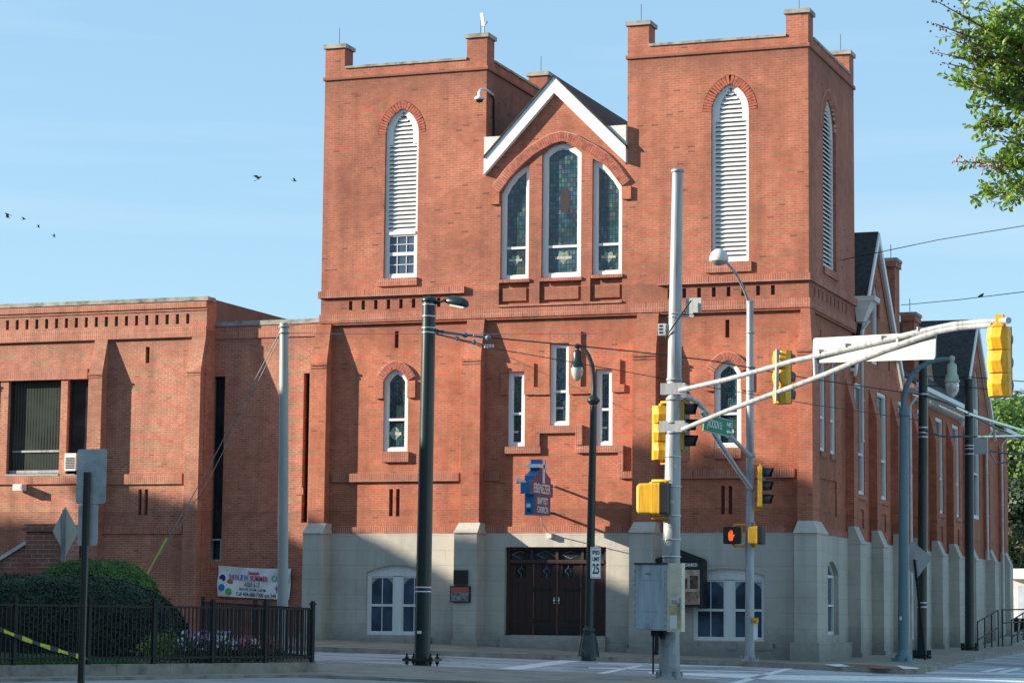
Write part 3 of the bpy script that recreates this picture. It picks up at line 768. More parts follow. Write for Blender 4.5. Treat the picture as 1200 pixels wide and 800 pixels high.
# --- arches made of single voussoirs
def voussoirs(pl, inner, wid, w0, name='brick_arch', t=.072, parent=church, legs=0.0, mort=True):
    b = MB(); m_ = MB(); lg = MB(); pts_ = [V(p) for p in inner]
    L = [0]
    for i in range(1, len(pts_)): L.append(L[-1] + (pts_[i] - pts_[i - 1]).length)
    tot = L[-1]; n = max(4, int(round(tot / t)))
    cen = sum(pts_, V((0, 0))) / len(pts_)
    def at(s):
        for i in range(1, len(L)):
            if s <= L[i] + 1e-6:
                q = (s - L[i - 1]) / max(1e-6, L[i] - L[i - 1]); p = pts_[i - 1].lerp(pts_[i], q)
                d = (pts_[i] - pts_[i - 1]).normalized(); return p, V((d.y, -d.x))
        d = (pts_[-1] - pts_[-2]).normalized(); return pts_[-1], V((d.y, -d.x))
    def nrm(s):
        r = V((0, 0))
        for k in (-.12, -.06, 0, .06, .12): r += at(min(max(s + k, 0), tot))[1]
        return r.normalized()
    for k in range(n):
        s0, s1 = tot * k / n, tot * (k + 1) / n; g_ = .09
        a0 = s0 + (s1 - s0) * g_; a1 = s1 - (s1 - s0) * g_
        p0, p1 = at(a0)[0], at(a1)[0]; n0, n1 = nrm(a0), nrm(a1)
        quad = [p0, p1, p1 + n1 * wid, p0 + n0 * wid]
        slab(b, pl, [tuple(q) for q in quad], w0, w0 + .02)
        p0, p1 = at(s0)[0], at(s1)[0]; n0, n1 = nrm(s0), nrm(s1)
        quad = [p0 - n0 * .0, p1 - n1 * .0, p1 + n1 * (wid + .012), p0 + n0 * (wid + .012)]
        slab(m_, pl, [tuple(q) for q in quad], w0 - .05, w0 + .012)
    if legs:
        for p in (pts_[0], pts_[-1]):
            s_ = 1 if (p - cen).x > 0 else -1
            x0_, x1_ = sorted((p.x, p.x + s_ * wid))
            slab(lg, pl, rect(x0_, x1_, p.y - legs, p.y), w0 - .06, w0 + .02)
    o = b.build(name, M['voussoir'], parent)
    if legs: lg.weld().builds('arch_leg', M['brick'], o)
    m_.build('mortar', M['mortar'], o)
    return o
def arch_top(shape): # right-to-left upper run of the opening, as left-to-right
    return [V(p) for p in shape[2:]]
voussoirs(PF, arch_top(LOUV_L), .22, -.012); voussoirs(PF, arch_top(LOUV_R), .24, -.012)
voussoirs(PL, arch_top(SW1), .24, .06, legs=.50); voussoirs(PL, arch_top(SW2), .24, .06, legs=.50)
big = pts([(729.5, 219), (717, 202), (706, 190), (694.7, 182), (681.5, 175), (670, 168.5), (659, 165.5), (647, 169), (635.6, 175.5), (626, 181.5), (611, 194.5), (599, 207), (586, 225)])
voussoirs(PF, big, .27, .05, legs=.36)
voussoirs(PS, [V(p) for p in louS[2:]], .26, .01)

# --- hood moulds and sills round the three narrow windows
mb = MB()
def raised(x0, y0, x1, y1, holes=(), h=.06): 
    r_ = frect(x0, y0, x1, y1); slab(mb, PL, rect(*r_), 0, h)
for q in ((586, 425, 594, 462), (613.7, 425, 625, 462), (594, 425, 613.7, 435), (625, 453, 643.5, 462),
          (630, 388.5, 643.5, 453), (666, 388, 680, 453), (643.5, 388.5, 666, 401.5), (666, 453, 697.5, 461),
          (689, 421.5, 697.5, 453), (716.5, 421, 726, 450), (697.5, 421.5, 716.5, 432), (716.5, 450, 731, 459)):
    raised(*q)
mb.weld().builds('hood_mould', M['brick'], church)
mb = MB()
for q in ((590, 522.8, 633, 531), (627, 498.3, 682, 507), (627, 507, 632, 522.8), (674, 507, 682, 521), (674, 521.8, 730, 530), (724, 530, 730, 552), (724, 552, 741, 560),
          (447, 529, 478, 541), (836.5, 524.5, 868, 537)):
    raised(*q, h=.09)
mb.weld().builds('brick_sill', M['soldier'], church)
mb = MB()
for q in ((443, 326, 489, 335), (827, 307, 881, 319)):
    r_ = frect(*q); fbox(mb, r_[0], r_[1], r_[2], r_[3], 0, .06)
for q in ((585, 327.5, 621, 331), (633, 325.5, 682, 329), (693, 322, 730, 325.5)):
    r_ = frect(*q); fbox(mb, r_[0], r_[1], r_[2], r_[3], 0, .05)
mb.box(0, .06, 1.7, 3.5, 10.72, 10.93)
mb.weld().builds('brick_sill', M['soldier'], church)

# --- windows
def framed(pl, shape, fw, w0, w1, glassm, bars=(), name='stained_glass_window', parent=church, wall_w=0.0):
    o = MB(); inn = inset(shape, fw); ring(o, pl, shape, inn, w0, w1)
    inn2 = inset(shape, fw + .03); ring(o, pl, inn, inn2, w0, w1 - .03)
    us = [p[0] for p in inn]
    for zb_ in bars: slab(o, pl, rect(min(us), max(us), zb_ - .035, zb_ + .035), w0, w1 - .01)
    fo = o.build(name, M['white'], parent)
    g = MB(); slab(g, pl, inn, w0 - .02, w0 + .02); g.build('pane', glassm, fo)
    return fo
tb = W(658, 289)
framed(PF, T1, .11, -.2, -.11, M['stained'], [W(602, 290)]); framed(PF, T2, .13, -.2, -.11, M['stained'], [W(658, 288)]); framed(PF, T3, .11, -.2, -.11, M['stained'], [W(711, 285.5)])
framed(PL, SW1, .10, -.16, -.05, M['stained_low'], [W(462, 491)]); framed(PL, SW2, .11, -.16, -.05, M['stained_low'], [W(852, 484)])
for n_, zz in ((N1, 483), (N2, 458), (N3, 480)):
    framed(PL, n_, .10, -.16, -.05, M['stained_low'], [F(655, zz).z])
# emblems in the lower lights
M['emblem'] = plain('painted_glass_emblem', (0.20, 0.27, 0.20), 0.25, 0.4, 12)
M['emblem_pale'] = plain('pale_glass_scroll', (0.42, 0.38, 0.36), 0.25, 0.3, 12)
mb = MB(); mp_ = MB()
for (x, y, s_) in ((604, 305, .16), (660, 302, .20), (713, 301, .17)):
    c_ = F(x, y, .16); u, v = c_.x, c_.z
    slab(mb, PF, [(u - s_ * .6, v + s_), (u - s_ * .8, v + s_ * .2), (u - s_ * .4, v - s_ * .5), (u, v - s_), (u + s_ * .4, v - s_ * .5), (u + s_ * .8, v + s_ * .2), (u + s_ * .6, v + s_), (u, v + s_ * .7)], -.178, -.174)
    slab(mp_, PF, rect(u - s_ * 1.25, u + s_ * 1.25, v - s_ * .18, v + s_ * .22), -.174, -.170)
for (x, y, s_) in ((604, 506, .07), (656, 478, .08), (708, 501, .07)):
    c_ = F(x, y, .25); u, v = c_.x, c_.z
    slab(mp_, PL, rect(u - s_ * 1.3, u + s_ * 1.3, v - s_ * .4, v + s_ * .4), -.139, -.135)
for (x, y) in ((463, 508), (852, 505)):
    c_ = F(x, y, .25); u, v = c_.x, c_.z
    slab(mb, PL, [(u - .12, v + .12), (u - .16, v - .06), (u, v - .2), (u + .16, v - .06), (u + .12, v + .12), (u, v + .22)], -.139, -.135)
    slab(mp_, PL, rect(u - .2, u + .2, v - .05, v + .05), -.135, -.131)
mb.weld().builds('glass_emblem', M['emblem'], church); mp_.weld().builds('glass_scroll', M['emblem_pale'], church)
mb = MB()
c_ = F(662, 232, .16); slab(mb, PF, [(c_.x - .10, c_.z - .42), (c_.x + .10, c_.z - .42), (c_.x + .16, c_.z), (c_.x + .05, c_.z + .3), (c_.x - .08, c_.z + .28), (c_.x - .15, c_.z)], -.178, -.174)
mb.build('glass_figure', plain('dark_glass_figure', (0.05, 0.035, 0.03), 0.3, .3, 8), church)

def louvers(pl, shape, z0, z1, step, name='louver_window'):
    o = MB(); inn = inset(shape, .09); ring(o, pl, shape, inn, -.2, -.09)
    fo = o.build(name, M['white'], church)
    def span(z):   # width of the inner shape at height z
        xs_ = []
        for i in range(len(inn)):
            a, b = inn[i], inn[(i + 1) % len(inn)]
            if (a[1] - z) * (b[1] - z) < 0: xs_.append(a[0] + (b[0] - a[0]) * (z - a[1]) / (b[1] - a[1]))
        return (min(xs_), max(xs_)) if len(xs_) > 1 else None
    s = MB(); z = z0
    while z < z1:
        q = span(z + step * .5)
        if q and q[1] - q[0] > .08:
            top = z > z1 - .95
            m_ = .12 if top else 0.0
            a, b = q[0] + m_, q[1] - m_
            if b - a > .06:
                P_ = [pl.p(a, z, -.10), pl.p(b, z, -.10), pl.p(b, z + step * .80, -.18), pl.p(a, z + step * .80, -.18)]
                dn = V((0, 0, -.018)); s.hexa(P_ + [p + dn for p in P_])
        z += step
    s.build('slats', M['white'], fo)
    # solid shoulders of the arched head
    h = MB(); zz = z1 - .95
    while zz < z1:
        q = span(zz + .03)
        if q and q[1] - q[0] > .1:
            for (a, b) in ((q[0], q[0] + .12), (q[1] - .12, q[1])): slab(h, pl, rect(a, b, zz, zz + .07), -.2, -.095)
        zz += .07
    h.build('head_panel', M['white'], fo)
    k = MB(); slab(k, pl, inn, -.22, -.19); k.build('backing', M['black'], fo)
    return fo
zl = W(470, 272)
fo = louvers(PF, LOUV_L, zl + .06, LOUV_L[2 + 8][1] - .1, .125)
louvers(PF, LOUV_R, LOUV_R[0][1] + .1, LOUV_R[2 + 8][1] - .1, .125); louvers(PS, louS, louS[0][1] + .1, louS[2 + 8][1] - .1, .125)
a, b = LOUV_L[0][0] + .09, LOUV_L[1][0] - .09; z0 = LOUV_L[0][1] + .09
o = MB(); o.box(a, b, .06, .16, zl - .06, zl + .03)
for (za, zb_) in ((z0, (z0 + zl) / 2), ((z0 + zl) / 2, zl - .06)):
    q = rect(a, b, za, zb_); ring(o, PF, q, inset(q, .05), -.16, -.10)
    for k in (1, 2): xx = a + (b - a) * k / 3; o.box(xx - .01, xx + .01, .115, .13, za, zb_)
    o.box(a, b, .115, .13, (za + zb_) / 2 - .01, (za + zb_) / 2 + .01)
o.build('sash', M['white'], fo)
o = MB(); slab(o, PF, rect(a, b, z0, zl), -.15, -.135); o.build('pane', M['glass_blue'], fo)

# --- things fixed to the church face
o = MB(); r_ = frect(537, 668, 553.5, 685); yb = -.58
o.box(r_[0] + .12, r_[1] + .10, yb - .10, yb, r_[2], r_[3])
for k in range(6):
    zz = r_[2] + .05 + (r_[3] - r_[2] - .1) * k / 6; o.box(r_[0] + .15, r_[1] + .07, yb - .112, yb - .10, zz, zz + .03)
tag(o.build('wall_vent', M['darkframe']), 'small dark louvred vent box on the grey buttress left of the church door', 'vent')
r_ = frect(533, 686.5, 556.5, 705.5)
bd = thing('information_plaque', 'small framed picture plaque with red top below the vent on the grey buttress', 'plaque', (r_[0], yb, r_[2]))
o = MB(); o.box(r_[0] + .10, r_[1] + .10, yb - .06, yb, r_[2], r_[3]); o.build('board', M['iron'], bd)
o = MB(); o.box(r_[0] + .13, r_[1] + .07, yb - .066, yb - .06, r_[2] + .27, r_[3] - .03); o.build('title_strip', plain('plaque_red', (.42, .10, .08), .4), bd)
o = MB(); o.box(r_[0] + .13, r_[1] + .07, yb - .066, yb - .06, r_[2] + .03, r_[2] + .27); o.build('picture', plain('plaque_picture', (.20, .19, .18), .4, .9, 16), bd)
# security camera, antenna
c_ = F(570, 104, 0)
sc_ = thing('security_camera', 'white dome security camera on the upper right edge of the left tower', 'camera', (X1, -.1, c_.z))
o = MB(); o.lathe((X1 - .10, -.30, 15.87), [(0, .24), (.05, .22), (.06, .10), (.14, .05), (.15, 0), (.13, -.02), (.12, -.02)], 14); o.tube([(X1 - .10, -.30, 16.12), (X1 - .10, -.12, 16.2), (X1 + .03, -.03, 16.18), (X1 + .10, .3, 16.1)], .035, 8); o.build('housing', M['greywhite'], sc_)
o = MB(); o.lathe((X1 - .10, -.30, 15.87), [(.11, -.01), (.09, -.08), (0, -.11)], 14); o.build('lens_dome', M['black'], sc_)
o = MB(); o.tube([(X1 + .05, .2, 16.15), (X1 + .06, .45, 16.0), (X1 + .06, .5, 14.6)], .035, 6); o.build('conduit', M['iron'], sc_)
an = thing('antenna', 'small white panel antenna standing on the right corner pier of the left tower', 'antenna', (X1 - .2, .3, 17.88))
o = MB(); o.tube([(X1 - .22, .3, 17.88), (X1 - .22, .3, 18.15), (X1 - .12, .3, 18.3)], .025, 6); o.build('bracket', M['galv_dark'], an)
o = MB(); o.obox((X1 - .22, .2, 18.33), V((.05, 0, 0)), V((0, .03, 0)), V((-.03, 0, .2))); o.build('panel', M['white'], an)
# ================================================================== east flank of the church
YEND = 35.4
BUT = [4.9 + 3.3 * i for i in range(6)] + [24.9, 29.3, 33.0]
SR = .08
PSL = Plane('S', -SR)
ZSL = 4.62         # sill height of the long windows
def S_(px, py): p = S(px, py); return p.y, p.z
# low wall pieces: brick between z 3.42 and eave (8.7), with window openings
wins = []
pair = [gothic(1.62, 2.30, 5.75, 8.0, 8.5, 5), gothic(2.92, 3.60, 5.75, 8.0, 8.5, 5)]
bayw = []
cent = [BUT[i] + 1.95 for i in range(8)]
for i, c_ in enumerate(cent):
    if i == 7: continue
    bayw.append(rect(c_ - .72, c_ + .72, 4.80, 8.10) if i < 6 else rect(c_ - .4, c_ + .4, 4.70, 7.4))
panels = []
mb = MB()
# tower flank, below the soldier course
recp = [rect(c_ - .55, c_ + .55, 3.75 + .05, 4.35) for c_ in cent[:7]] + [rect(1.6, 3.7, 4.0, 5.0)]
wall(mb, PSL, [(0, ZB), (TD, ZB), (TD, ZS), (0, ZS)], pair + [recp[-1], rect(1.7, 1.82, 8.75, 9.15), rect(3.3, 3.42, 8.75, 9.15)], 0, .2)
slab(mb, PSL, recp[-1], -.08, -.05); 
for q in (rect(1.7, 1.82, 8.75, 9.15), rect(3.3, 3.42, 8.75, 9.15)): slab(mb, PSL, q, -.14, -.12)
mb.quad((-SR, 0, ZS), (-SR, TD, ZS), (0, TD, ZS), (0, 0, ZS)); mb.quad((-3, TD, 8), (0, TD, 8), (0, TD, ZS + .1), (-3, TD, ZS + .1))
# flank wall with the two gables
g1a, g1l, g1r = (9.15, 12.80), (5.9, 8.70), (13.0, 8.70)
g2a, g2l, g2r = (27.6, 12.20), (24.3, 8.70), (31.2, 8.60)
gw1 = gothic(8.65, 9.75, 7.5, 10.6, 11.35, 6); gw2 = gothic(26.9, 28.5, 4.9, 9.6, 10.6, 6)
fl = [(TD, ZB), (YEND, ZB), (YEND, 8.5), (g2r[0], 8.5), g2a, (g2l[0], 8.5), (g1r[0], 8.5), g1a, (TD, 9.2)]
holes = bayw[:6] + [gw2] + [rect(7.0, 7.25, 8.9, 9.8), rect(11.2, 11.45, 8.9, 9.8)] + recp[:6]
bay67 = rect(30.5, 31.3, 4.7, 7.2)
holes += [bay67]
gwin1 = gothic(8.7, 9.6, 8.9, 10.8, 11.5, 6)
holes += [gwin1]
wall(mb, PSL, fl, holes, 0, .2)
for q in recp[:6]: slab(mb, PSL, q, -.08, -.05)
for q in (rect(7.0, 7.25, 8.9, 9.8), rect(11.2, 11.45, 8.9, 9.8)): slab(mb, PSL, q, -.12, -.10)
mb.quad((-SR, YEND, -1), (-12, YEND, -1), (-12, YEND, 8.5), (-SR, YEND, 8.5))
mb.build('side_wall', M['brick'], church)
for q in pair: framed(PSL, q, .09, -.16, -.04, M['stained_low'], [6.7], 'window')
for q in bayw[:6]: framed(PSL, q, .09, -.16, -.04, M['stained_low'], [q[0][1] + 1.2], 'window')
framed(PSL, bay67, .09, -.16, -.04, M['stained_low'], [], 'window')
framed(PSL, gwin1, .09, -.16, -.04, M['stained_low'], [], 'window')
fo = framed(PSL, gw2, .12, -.16, -.04, M['stained'], [6.6, 7.6], 'window')
voussoirs(PSL, [V(p) for p in gwin1[2:]], .22, .04, legs=.4); voussoirs(PSL, [V(p) for p in gw2[2:]], .22, .04); 
for q in pair: voussoirs(PSL, [V(p) for p in q[2:]], .20, .02)
mb = MB()
for q in bayw[:6] + pair + [bay67]: slab(mb, PSL, rect(q[0][0] - .08, q[1][0] + .08, q[0][1] - .16, q[0][1] - .01), 0, .05)
mb.box(-SR, -SR + .05, 0, TD, ZB, ZB + .2)
mb.weld().builds('brick_sill', M['soldier'], church)
# base
PSB = Plane('S', -.02)
bwin = segm(1.9, 3.6, .68, 2.35, 2.72)
mb = MB()
bl = [bwin] + [segm(c_ - .45, c_ + .45, .68, 2.3, 2.5) for c_ in cent[:6]]
wall(mb, PSB, [(0, -1.5), (YEND, -1.5), (YEND, ZB), (0, ZB)], bl, 0, .3)
for q in bl[1:]: slab(mb, PSB, q, -.2, -.14)
mb.quad((-.02, 0, ZB), (-.02, YEND, ZB), (-.2, YEND, ZB), (-.2, 0, ZB))
mb.hexa([V((-.02, 1.2, -1)), V((.10, 1.2, -1)), V((.10, 4.9, -1)), V((-.02, 4.9, -1)), V((-.02, 1.2, .42)), V((.10, 1.2, .42)), V((.10, 4.9, .46)), V((-.02, 4.9, .46))])
mb.build('stone_base', M['stone'], church)
o = MB(); ring(o, PSB, bwin, inset(bwin, .09), -.24, -.14)
o.box(-.22, -.15, 1.95, 3.5, 2.26, 2.34); o.box(-.22, -.15, 2.45, 2.51, .68, 2.3); o.box(-.22, -.15, 1.95, 3.5, 1.46, 1.52)
t_ = MB()
fo = o.build('window', M['white'], church)
o = MB(); slab(o, PSB, bwin, -.26, -.2); o.build('pane', M['glass_blue'], fo)
for q in bl[1:]:
    pass
# buttresses
for i, yb in enumerate(BUT):
    o = MB(); d = .16; ln = .62
    zt = 8.05
    o.hexa([V((-SR, yb, ZB)), V((d, yb, ZB)), V((d, yb + ln, ZB)), V((-SR, yb + ln, ZB)), V((-SR, yb, zt - .9)), V((d, yb, zt - .9)), V((d, yb + ln, zt - .9)), V((-SR, yb + ln, zt - .9))])
    o.hexa([V((-SR, yb, zt - .9)), V((d, yb, zt - .9)), V((d, yb + ln, zt - .9)), V((-SR, yb + ln, zt - .9)), V((-SR, yb, zt)), V((-SR + .02, yb, zt)), V((-SR + .02, yb + ln, zt)), V((-SR, yb + ln, zt))])
    o.build('buttress', M['brick'], church)
    s = MB(); ds = .34; s.box(-.02, ds, yb - .02, yb + ln + .15, -1.2, 3.28)
    s.box(-.02, ds + .05, yb - .06, yb + ln + .12, -1.2, grd(0, yb) + .12)
    so = s.build('stone_buttress', M['stone'], church)
    c = MB(); c.hexa([V((-.02, yb - .04, 3.28)), V((ds + .03, yb - .04, 3.28)), V((ds + .03, yb + ln + .07, 3.28)), V((-.02, yb + ln + .07, 3.28)), V((-.02, yb - .03, 3.78)), V((.16, yb - .03, 3.78)), V((.16, yb + ln, 3.78)), V((-.02, yb + ln, 3.78))])
    c.build('buttress_cap', M['stone'], so)
# roofs
def gable_roof(ya, za, yl, yr, ze, xback=-9.0):
    o = MB(); k = .10
    sl = (za - ze) / (ya - yl); sr = (za - ze) / (yr - ya)
    for (ye, s_) in ((yl, -1), (yr, 1)):
        o.hexa([V((.05, ye, ze)), V((xback, ye, ze)), V((xback, ya, za)), V((.05, ya, za)), V((.05, ye, ze + k)), V((xback, ye, ze + k)), V((xback, ya, za + k)), V((.05, ya, za + k))])
    o.build('gable_roof', M['shingle'], church)
    b = MB(); hh = .24
    for ye in (yl, yr):
        b.hexa([V((.02, ye, ze - hh - .02)), V((.10, ye, ze - hh - .02)), V((.10, ya, za - hh)), V((.02, ya, za - hh)), V((.02, ye, ze + .02)), V((.10, ye, ze + .02)), V((.10, ya, za + .06)), V((.02, ya, za + .06))])
        b.hexa([V((-SR, ye, ze - .10)), V((.02, ye, ze - .10)), V((.02, ya, za - .08)), V((-SR, ya, za - .08)), V((-SR, ye, ze - .02)), V((.02, ye, ze - .02)), V((.02, ya, za - .005)), V((-SR, ya, za - .005))])
    b.weld().builds('bargeboard', M['white'], church)
gable_roof(9.15, 12.92, 5.6, 13.3, 7.55 + .9)
gable_roof(27.6, 12.35, 24.0, 31.5, 8.35)
o = MB()
# long slope between and behind the gables
o.hexa([V((.42, 12.9, 8.62)), V((.42, 25.2, 8.62)), V((-7.3, 25.2, 14.2)), V((-7.3, 12.9, 14.2)), V((.42, 12.9, 8.70)), V((.42, 25.2, 8.70)), V((-7.3, 25.2, 14.3)), V((-7.3, 12.9, 14.3))])
o.hexa([V((.42, 31.0, 8.52)), V((.42, YEND, 8.52)), V((-7.3, YEND, 12.2)), V((-7.3, 31.0, 12.2)), V((.42, 31.0, 8.60)), V((.42, YEND, 8.60)), V((-7.3, YEND, 12.3)), V((-7.3, 31.0, 12.3))])
o.build('aisle_roof', M['shingle'], church)
g = MB()
for (a, b, z_) in ((13.2, 24.6, 8.56), (31.4, YEND, 8.46)):
    g.box(.36, .52, a, b, z_, z_ + .15); g.box(-SR, .36, a, b, z_ - .04, z_)
g.weld().builds('gutter', M['white'], church)
br = MB(); y = 15.2
while y < 24.4: br.box(-SR, .22, y, y + .09, 8.30, 8.50); y += .34
br.weld().builds('eave_bracket', M['greywhite'], church)
# leader head and downpipes
o = MB(); o.hexa([V((.02, 6.0, 9.85)), V((.22, 6.0, 9.85)), V((.22, 6.4, 9.85)), V((.02, 6.4, 9.85)), V((-.02, 5.92, 10.45)), V((.50, 5.92, 10.45)), V((.50, 6.55, 10.45)), V((-.02, 6.55, 10.45))]); o.box(-.02, .6, 5.88, 6.62, 10.45, 10.6)
o.build('eave_box', M['greywhite'], church)
for (y, zt, z0) in ((6.2, 9.9, 6.3), (13.6, 8.3, .5), (28.85, 8.3, 3.4), (32.55, 8.3, .3)):
    o = MB(); o.tube([(.14, y, z0), (.14, y, zt - .3), (.36, y, zt)], .05, 8); 
    for k in range(3): o.tube([(.14, y, z0 + k * (zt - z0) / 3), (.14, y, z0 + .05 + k * (zt - z0) / 3)], .065, 8)
    o.build('downpipe', M['greywhite'], church)
# chimneys
def chimney(px0, px1, pyt, Y, dpt, capd=.06):
    a, b = F(px0, pyt, Y), F(px1, pyt, Y)
    o = MB(); o.box(a.x, b.x, Y, Y + dpt, 6, a.z - .14); o.box(a.x - capd, b.x + capd, Y - capd, Y + dpt + capd, a.z - .30, a.z - .10)
    co_ = o.build('chimney', M['brick_old'], church)
    c = MB(); c.box(a.x - capd * 1.5, b.x + capd * 1.5, Y - capd, Y + dpt + capd * 1.5, a.z - .10, a.z); c.build('chimney_cap', M['coping'], co_)
    r = MB(); r.tube([((a.x + b.x) / 2, Y + .3, a.z), ((a.x + b.x) / 2, Y + .3, a.z + .5)], .012, 5); r.build('lightning_rod', M['iron'], co_)
chimney(1035.5, 1048.3, 302.5, 15.5, .8)
chimney(1057.5, 1071, 366, 17.0, .9)
# ================================================================== annex
annex = thing('annex_building', 'low modern brick annex with tall narrow windows joined to the left of the church', 'building', (-22, 0, 0))
AX1 = -18.33; AX0 = -40.0; ZA = 10.50
def zz(px, py): return F(px, py).z
mb = MB(); PA = Plane('F', .06)
aw = [fr(7.5, 445, 69, 555), fr(77, 444, 101, 555), fr(-60, 446, -2, 556), fr(-95, 446, -70, 556)]
asl = []
for i in range(36):
    x = U(220.5 - 13.55 * i, 371) if False else -18.97 - .335 * i * 1.03
    asl.append(rect(x - .055, x + .055, 9.70, 10.00))
asl2 = [fr(169.5, 406, 174, 425), fr(160.8, 573, 164.6, 603), fr(168, 573, 172, 603), fr(83, 625, 95, 662)]
wall(mb, PA, [(AX0, -1), (AX1, -1), (AX1, 9.28), (AX0, 9.28)], aw + asl2, 0, .28)
for q in asl2: slab(mb, PA, q, -.2, -.15)
PA2 = Plane('F', 0.0)
wall(mb, PA2, [(AX0, 9.28), (AX1, 9.28), (AX1, ZA - .12), (AX0, ZA - .12)], asl, 0, .1)
for q in asl: slab(mb, PA2, q, -.12, -.08)
mb.quad((AX0, .06, 9.28), (AX1, .06, 9.28), (AX1, 0, 9.28), (AX0, 0, 9.28))
mb.quad((AX1, 0, -1), (AX1, .62, -1), (AX1, .62, ZA - .12), (AX1, 0, ZA - .12))
mb.build('annex_wall', M['brick_new'], annex)
mb = MB()
for q in asl: slab(mb, PA2, q, -.079, -.074)
for q in asl2: slab(mb, PA, q, -.149, -.142)
mb.weld().builds('slot_opening', M['slot'], annex)
# roof-top side wall behind
mb = MB(); mb.hexa([V((AX1 - .06, .46, 9.6)), V((AX1 - .01, .46, 9.6)), V((AX1 - .01, 7.6, 9.6)), V((AX1 - .06, 7.6, 9.6)), V((AX1 - .06, .46, ZA - .03)), V((AX1 - .01, .46, ZA - .03)), V((AX1 - .01, 7.6, ZA - .03)), V((AX1 - .06, 7.6, ZA - .03))])
mb.box(AX0, AX1 - .3, .3, 7.6, 9.7, 9.9)
mb.build('roof_side_wall', plain('brown_metal_panel', (.10, .075, .065), .6), annex)
mb = MB(); x = AX0
while x < AX1 - .1:
    x2 = min(x + 3.0, AX1 + .06); mb.box(x + .004, x2 - .004, -.07, .45, ZA - .12, ZA + random.uniform(-.004, .004)); x = x2
mb.build('coping', M['coping'], annex)
mb = MB(); fbox(mb, AX0, AX1 + .0, 9.30, 9.60, 0, .035); fbox(mb, AX0, AX1, 10.18, 10.36, 0, .05)
fbox(mb, AX0, AX1 + .02, 10.10, 10.14, 0, .03)
fbox(mb, AX0, U(102, 440), W(50, 445), W(50, 433), -.06, -.01); fbox(mb, AX0, U(101, 560), W(50, 567), W(50, 557), -.06, -.0)
fbox(mb, U(120, 560), U(213, 560), W(170, 567), W(170, 555), -.06, -.0); fbox(mb, U(120, 620), U(213, 620), W(170, 625), W(170, 615), -.06, -.0)
mb.weld().builds('soldier_course', M['soldier_new'], annex)
def annex_buttress(x0, x1, zsl):
    o = MB(); yb = -.28
    o.box(x0, x1, yb, .06, -1, zsl)
    o.hexa([V((x0, .06, zsl)), V((x0, yb, zsl)), V((x1, yb, zsl)), V((x1, .06, zsl)), V((x0 + .03, .06, 9.3)), V((x0 + .03, -.03, 9.3)), V((x1 + .02, -.03, 9.3)), V((x1 + .02, .06, 9.3))])
    l = MB(); l.box(x0 - .02, x1 + .02, yb - .03, yb, zsl - .05, zsl + .02); l.box(x0 - .01, x1 + .01, yb - .015, yb, zsl - .13, zsl - .09)
    ob = o.build('buttress', M['brick_new'], annex); l.build('corbel', M['brick_new'], ob)
annex_buttress(F(102.5, 500, -.28).x, F(118, 500, -.28).x, 8.25)
annex_buttress(F(217, 500, -.28).x, F(233.5, 500, -.28).x, 8.25)
for x in (-26.2, -30, -34): annex_buttress(x - .45, x, 8.25)
# return wall at the annex's right end down to the link
mb = MB(); mb.quad((F(233.5, 500, -.28).x + .001, -.28, -1), (AX1, .5, -1), (AX1, .5, 9.28), (F(233.5, 500, -.28).x + .001, -.02, 9.28)); mb.build('annex_wall', M['brick_new'], annex)
# windows
def annex_window(q, glassm, rail=None, ac=False):
    o = MB(); ring(o, PA, q, inset(q, .06), -.24, -.14)
    fo = o.build('window', M['darkframe'], annex)
    g = MB(); slab(g, PA, inset(q, .05), -.26, -.21); g.build('pane', glassm, fo)
    if rail is not None:
        r = MB(); slab(r, PA, rect(q[0][0] + .1, q[1][0] - .05, rail - .03, rail + .03), -.21, -.17); slab(r, PA, rect(q[0][0] + .04, q[1][0] - .03, q[0][1] + .03, q[0][1] + .12), -.22, -.12); r.build('metal_rail', M['galv'], fo)
    s = MB(); slab(s, PA, rect(q[0][0], q[1][0], q[0][1] - .05, q[0][1]), -.05, .03); s.build('sill', M['galv_dark'], fo)
annex_window(aw[0], M['glass_blinds'], zz(40, 528)); annex_window(aw[1], M['glass']); annex_window(aw[2], M['glass_blinds'], zz(40, 528)); annex_window(aw[3], M['glass'])
ac = thing('air_conditioner', 'white window air conditioner in the small window of the left annex', 'air conditioner', (U(83, 540), -.05, zz(83, 552)))
q = frect(77.5, 531, 90.5, 551.5)
o = MB(); o.box(q[0], q[1], -.10, .2, q[2], q[3]); o.build('casing', M['white'], ac)
o = MB()
for k in range(7): z_ = q[2] + .07 + k * .05; o.box(q[0] + .04, q[1] - .04, -.112, -.10, z_, z_ + .028)
o.build('grille', M['black'], ac)
q = frect(20.5, 567.5, 31, 575)
wl_ = thing('wall_lamp', 'small white flood lamp fixed to the brick wall under the wide annex window', 'wall lamp', (q[0], 0, q[2]))
o = MB(); o.box(q[0], q[1], -.28, .0, q[2], q[3]); o.box(q[0] + .05, q[1] - .05, 0, .06, q[2] + .03, q[3] - .03); o.build('housing', M['white'], wl_)
o = MB(); o.box(q[0] + .03, q[1] - .03, -.287, -.28, q[2] + .03, q[3] - .03); o.build('lens', M['greywhite'], wl_)
